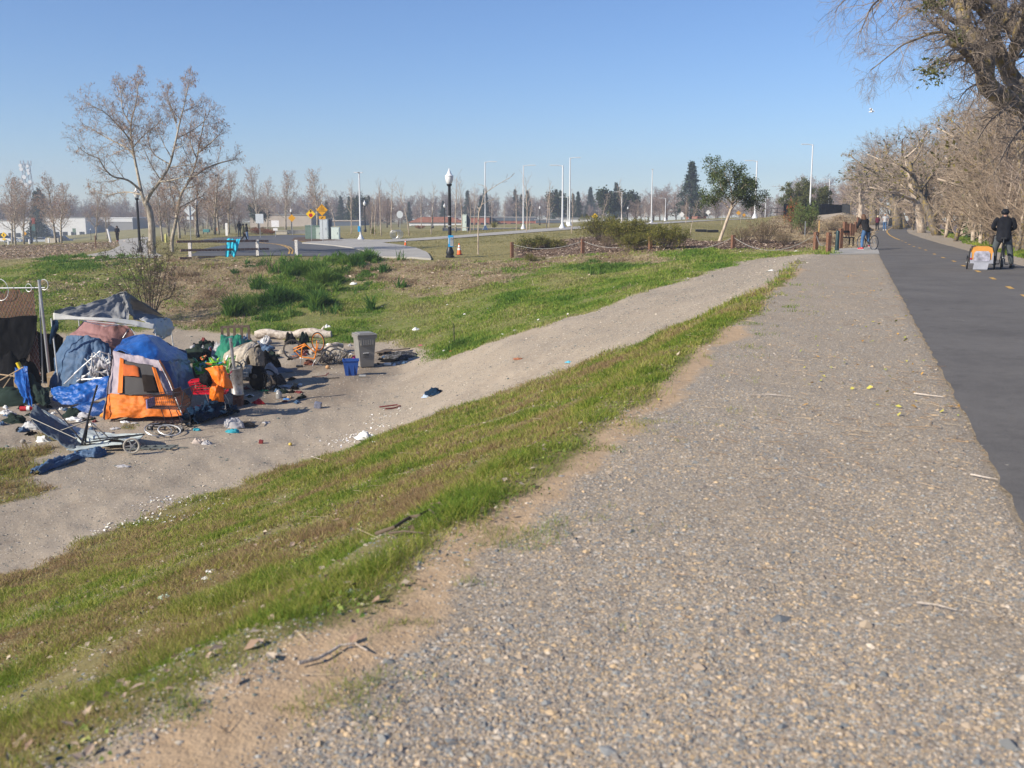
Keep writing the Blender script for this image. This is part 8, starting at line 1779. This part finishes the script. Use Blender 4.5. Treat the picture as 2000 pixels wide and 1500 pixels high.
def bicycle(loc, rz, label, m_frame, basket=False):
    """heading +y"""
    e = empty('bicycle', loc, label, 'bicycle', None, rz); wr_, wb = .335, 1.05
    for y in (-wb/2, wb/2): wheel(Vector((0,y,wr_)), (1,0,0), wr_, M_BLK, e)
    f = MB(); bb = Vector((0,-.08,.29)); st = Vector((0,-.22,.80)); hd = Vector((0,.36,.80)); hb = Vector((0,.40,.66)); rx = Vector((0,-wb/2,wr_)); fx = Vector((0,wb/2,wr_))
    for a, c_, q_ in [(bb,st,.017),(bb,hb,.02),(st+Vector((0,.02,-.08)),hd,.016),(hd,hb,.02)]: f.cyl(a, c_, q_, n=8)
    for s in (-.05, .05): f.cyl(rx+Vector((s,0,0)), bb+Vector((s*.5,0,0)), .011, n=6); f.cyl(rx+Vector((s,0,0)), st+Vector((s*.3,.02,-.1)), .009, n=6)
    f.build('frame', m_frame, e, True); f = MB()
    for s in (-.05, .05): f.cyl(fx+Vector((s,0,0)), hb+Vector((s*.8,0,0)), .011, n=6)
    f.build('fork', m_frame, e, True); MB().cyl(st, st+Vector((0,-.02,.10)), .013, n=8).build('seat_post', M_GALV, e)
    mb = MB(); mb.prism([(-.08,0),(.08,0),(.07,.05),(-.07,.05)], -.14, .0, Matrix.Translation(st+Vector((0,0,.10))) ); mb.bar(st+Vector((0,0,.12)), st+Vector((0,.14,.12)), .04, .035); mb.build('saddle', M_BLK, e)
    mb = MB(); mb.cyl(hd, hd+Vector((0,-.02,.16)), .014, n=8); q_ = hd+Vector((0,-.02,.17)); mb.tube([q_+Vector((-.30,-.12,.03)), q_+Vector((-.2,-.02,.04)), q_, q_+Vector((.2,-.02,.04)), q_+Vector((.30,-.12,.03))], .013, 7); mb.build('handlebar', M_BLK, e, True)
    MB().ring(bb+Vector((.05,0,0)), (1,0,0), .085, .01, 20, 5).build('chainring', M_GALV, e)
    for s, a in ((1, -1), (-1, 1)): mb = MB(); mb.bar(bb+Vector((s*.07,0,0)), bb+Vector((s*.08,a*.05,-.16*1)), .02, .025); mb.box(bb+Vector((s*.13,a*.05,-.17)), (.1,.09,.025)); mb.build('pedal', M_BLK, e)
    if basket:
        mb = MB()
        for i in range(8): x = -.15+.3*i/7; mb.cyl((x,.42,.80), (x,.42,1.02), .005, n=4); mb.cyl((x,.68,.80), (x,.68,1.02), .005, n=4)
        for z in (.80,.91,1.02): mb.tube([(-.15,.42,z),(.15,.42,z),(.15,.68,z),(-.15,.68,z)], .007, 4, closed=True)
        mb.build('basket', M_BLK, e)
    return e
M_BCOAT = fabric('black_wool_coat', (.012,.013,.018), .95, .3); M_DENIM = fabric('blue_denim', (.055,.12,.24), .9, .2); M_DENL = fabric('light_denim', (.20,.30,.45), .9, .2); M_GPANT = fabric('grey_green_trousers', (.07,.08,.085), .9, .2)
M_HOOD = fabric('black_hoodie', (.014,.014,.016), .95, .3); M_BURG = fabric('burgundy_jumper', (.10,.015,.03), .9); M_GTEE = fabric('grey_t_shirt', (.40,.40,.40), .9); M_OLIV = fabric('olive_jacket', (.085,.085,.05), .9); M_BLKP = fabric('black_trousers', (.012,.012,.014), .9)
M_HBR = mat('brown_hair', (.10,.05,.025), .7, var=.3, vs=30); M_HBK = mat('black_hair', (.010,.009,.009), .6); M_HBL = mat('blonde_hair', (.60,.50,.30), .7); M_REDS = mat('red_shoe', (.45,.02,.04), .7); M_WSH = mat('white_shoe', (.6,.6,.6), .7); M_CAP = mat('black_cap', (.012,.014,.02), .9)
# the man astride his bicycle with the trailer
def zp(px, py): return PZ(px, py, 0.014)
rw = zp(1955, 524.5); rzb = -R(28)
hd_ = Vector((math.sin(R(28)), math.cos(R(28)), 0)); bc = rw + hd_*.525
bicycle(bc, rzb, 'black bicycle with a front basket, towing the orange trailer', M_BLK, True)
pm = zp(1966, 522); pm = bc + hd_*(-.02)+Vector((-.02,0,0))
man = person(pm + Vector((0,0,.0)), rzb+R(8), 'man in a long black coat and cap standing astride his bicycle, seen from behind', M_BCOAT, M_GPANT, M_HBK, M_BLK, 1.86, dict(
    hiL=(-.10,0,.92), hiR=(.10,0,.92), knL=(-.21,.10,.52), knR=(.20,.02,.50), anL=(-.19,.05,.16), anR=(.27,-.04,.09), toL=(-.20,.19,.13), toR=(.33,.09,.05), elL=(-.31,.04,1.17), elR=(.31,.04,1.17), wrL=(-.17,.25,1.10), wrR=(.17,.25,1.10), haL=(-.10,.29,1.12), haR=(.10,.29,1.12), head=(0,.05,1.57), crown=(0,.05,1.66), chin=(0,.10,1.53), nose=(0,.16,1.56), shL=(-.20,0,1.41), shR=(.20,0,1.41)), cap=M_CAP, coat=.14, bulk=1.2)
mb = MB(); mb.ring(Vector((0,.035,1.60)), (0,.1,1), .052, .028, 16, 6); mb.build('collar', mat('teal_grey_collar', (.06,.10,.12), .9), man)
M_TORG = fabric('orange_trailer_cloth', (.55,.25,.05), .6, .1); M_TGRY = fabric('grey_trailer_cloth', (.26,.27,.31), .6, .12); M_PVC = mat('clear_pvc_window', (.30,.30,.36), .08, var=.5, vs=7, spec=1.0)
tc = zp(1925, 527) + Vector((0,.35,0)); e = empty('bicycle_trailer', tc, 'orange and grey covered bicycle trailer with a clear rear window', 'trailer', None, -R(22))
prof = [(-.31,.20),(-.31,.52),(-.27,.66),(-.18,.70),(.18,.70),(.27,.66),(.31,.52),(.31,.20)]
MB().prism(prof, -.32, .34).build('body', M_TORG, e)
MB().prism([(-.325,.19),(-.325,.40),(-.315,.52),(-.29,.52),(-.27,.30),(.27,.30),(.29,.52),(.315,.52),(.325,.40),(.325,.19)], -.34, -.321).build('grey_panel', M_TGRY, e)
MB().prism([(-.21,.26),(-.23,.32),(-.22,.50),(-.17,.56),(.17,.56),(.22,.50),(.23,.32),(.21,.26)], -.352, -.341).build('rear_window', M_PVC, e)
MB().box((.318,.05,.50), (.012,.42,.24), bev=.004).build('side_window', M_DARKIN, e); MB().box((-.318,.05,.50), (.012,.42,.24), bev=.004).build('side_window', M_DARKIN, e)
mb = MB(); mb.tube([(.33,-.33,.2),(.33,-.33,.52),(.28,-.33,.68),(.19,-.33,.72)], .016, 6); mb.tube([(-.33,-.33,.2),(-.33,-.33,.52),(-.28,-.33,.68),(-.19,-.33,.72)], .016, 6); mb.tube([(.32,.34,.2),(.32,.34,.52),(.27,.34,.68),(-.27,.34,.68),(-.32,.34,.52),(-.32,.34,.2)], .018, 6); mb.build('frame', M_BLK, e)
mb = MB(); mb.add([(-.20,-.36,.20),(.20,-.36,.20),(.17,-.42,.012),(-.23,-.42,.012),(-.20,-.35,.20),(.20,-.35,.20),(.17,-.41,.012),(-.23,-.41,.012)], [(0,3,2,1),(4,5,6,7),(0,1,5,4),(1,2,6,5),(2,3,7,6),(3,0,4,7)]); mb.build('ground_flap', M_TGRY, e)
MB().box((-.30,-.35,.33), (.04,.02,.05)).build('reflector', M_RED, e)
for s in (-1, 1): wheel(Vector((s*.38,0,.20)), (1,0,.0), .20, M_BLK, e)
MB().tube([(.2,.34,.2), (.25,.6,.25), (.35,.85,.33)], .014, 6).build('tow_bar', M_GALV, e)
# the cyclist waiting by the concrete pad
rw = zp(1706, 488); fh = R(14); hd_ = Vector((-math.sin(fh), math.cos(fh), 0)); bc = rw + hd_*.52
bicycle(bc, fh, 'dark bicycle under the waiting rider in the black hoodie', M_BLK)
person(bc + hd_*-.05 + Vector((-.20,0,0)), fh, 'rider in a black hoodie, jeans and red shoes waiting on a bicycle, seen from behind', M_HOOD, M_DENIM, M_HBR, M_REDS, 1.74, dict(
    pelvis=(.10,0,.93), hiL=(.0,0,.90), hiR=(.19,0,.90), knL=(-.05,.08,.50), knR=(.27,.10,.55), anL=(-.13,-.06,.09), anR=(.33,.0,.20), toL=(-.22,.05,.04), toR=(.34,.14,.17), waist=(.07,.03,1.08), chest=(.02,.10,1.31), neck=(0,.14,1.45), head=(0,.19,1.53), crown=(0,.20,1.62), chin=(0,.24,1.49), nose=(0,.30,1.53), shL=(-.18,.10,1.40), shR=(.20,.10,1.40), elL=(-.26,.20,1.14), elR=(.26,.22,1.12), wrL=(-.14,.38,1.00), wrR=(.22,.40,1.0), haL=(-.12,.44,.99), haR=(.23,.46,.99)), longhair=True, bulk=1.15)
# walkers on the trail
WK = dict(knL=(-.09,.14,.51), anL=(-.09,.10,.10), toL=(-.09,.25,.07), knR=(.09,.02,.50), anR=(.09,-.20,.12), toR=(.09,-.06,.05), elL=(-.23,-.04,1.14), elR=(.23,-.04,1.14), wrL=(-.2,.14,1.0), wrR=(.2,.14,1.0), haL=(-.19,.19,1.0), haR=(.19,.19,1.0))
person(zp(1713, 450), 0, 'blonde walker in a burgundy top and black trousers, left of the pair on the trail', M_BURG, M_BLKP, M_HBL, M_BLK, 1.60, WK, bulk=1.2)
person(zp(1727.5, 450.3), -.2, 'walker in a grey t-shirt and blue jeans, right of the pair on the trail', M_GTEE, M_DENIM, mat('short_sandy_hair', (.35,.2,.12), .7), M_WSH, 1.76, WK, sleeves=False, bulk=1.15)
person(Vector((PZ(1686,449,0).x, PZ(1686,449,0).y, -.25)), 3.0, 'distant person in a white shirt behind the row of posts', mat('white_shirt', (.7,.68,.68), .8), M_BLKP, M_HBK, M_BLK, 1.7)
person(G(230, 472), R(180)+.1, 'woman in black walking towards the camera on the footpath', M_BCOAT, M_BLKP, M_HBK, M_REDS, 1.66, WK, longhair=True, bulk=1.1)
person(G(476, 471.5), -R(70), 'walker in an olive jacket and black trousers striding right on the road', M_OLIV, M_BLKP, M_HBK, M_BLK, 1.72, dict(knL=(-.09,.20,.54), anL=(-.09,.36,.12), toL=(-.09,.50,.10), knR=(.09,.04,.52), anR=(.09,-.30,.16), toR=(.09,-.20,.04)), coat=.12, bulk=1.15)
person(G(482.5, 470.5), -R(60), 'walker in a black jacket and light jeans beside the one in olive', M_HOOD, M_DENL, M_HBK, M_WSH, 1.68, WK, bulk=1.1)
person(G(468, 462), R(30), 'person in dark clothes farther along the road, left of the two walkers', M_HOOD, M_GPANT, M_HBK, M_BLK, 1.74)
# gull in the sky
b_ = PD(1702, 218, 70); e = empty('bird', b_, 'small white bird flying in the clear sky', 'bird')
del e
o = None
mb = MB(); mb.tube([(-.16,0,-.02),(-.05,0,0),(.06,0,0),(.13,0,.02),(.17,0,.01)], [.008,.04,.045,.028,.006], 8)
for s, z in ((-1, .18), (1, .16)): mb.add([(.04,0,.02),(-.04,0,.02),(-.06,s*.16,z),(.03,s*.16,z+.01),(-.10,s*.30,z*.55),(-.04,s*.31,z*.6),(.04,0,.008),(-.04,0,.008),(-.06,s*.16,z-.012),(.03,s*.16,z-.005),(-.10,s*.30,z*.55-.006),(-.04,s*.31,z*.6-.006)], [(0,3,2,1),(3,5,4,2),(6,7,8,9),(9,8,10,11),(0,6,9,3),(3,9,11,5),(1,2,8,7),(2,4,10,8)])
for ob_ in [x for x in COL.objects if x.name.startswith('bird')]: bpy.data.objects.remove(ob_)
o = mb.build('bird', M_WHT, None, True); o.location = b_; o.rotation_euler = (0, 0, -.5); o.scale = (1.2,)*3; tag(o, 'small white bird flying in the clear sky', 'bird')
# ---------------------------------------------------------------- the air
m = bpy.data.materials.new('haze_air'); m.use_nodes = True; nt = m.node_tree
for n in list(nt.nodes):
    if n.type == 'BSDF_PRINCIPLED': nt.nodes.remove(n)
pv = nt.nodes.new('ShaderNodeVolumePrincipled'); pv.inputs['Color'].default_value = (.80, .88, 1.0, 1); pv.inputs['Density'].default_value = .00075
pv.inputs['Anisotropy'].default_value = .2
nt.links.new(pv.outputs[0], [n for n in nt.nodes if n.type == 'OUTPUT_MATERIAL'][0].inputs['Volume'])
mb = MB(); mb.box((0, 0, 14.), (1500, 1500, 44.)); o = mb.build('haze', m); tag(o, None, None, None, 'stuff')
o['label'] = 'thin pale blue winter haze over the whole place'; o['category'] = 'haze'
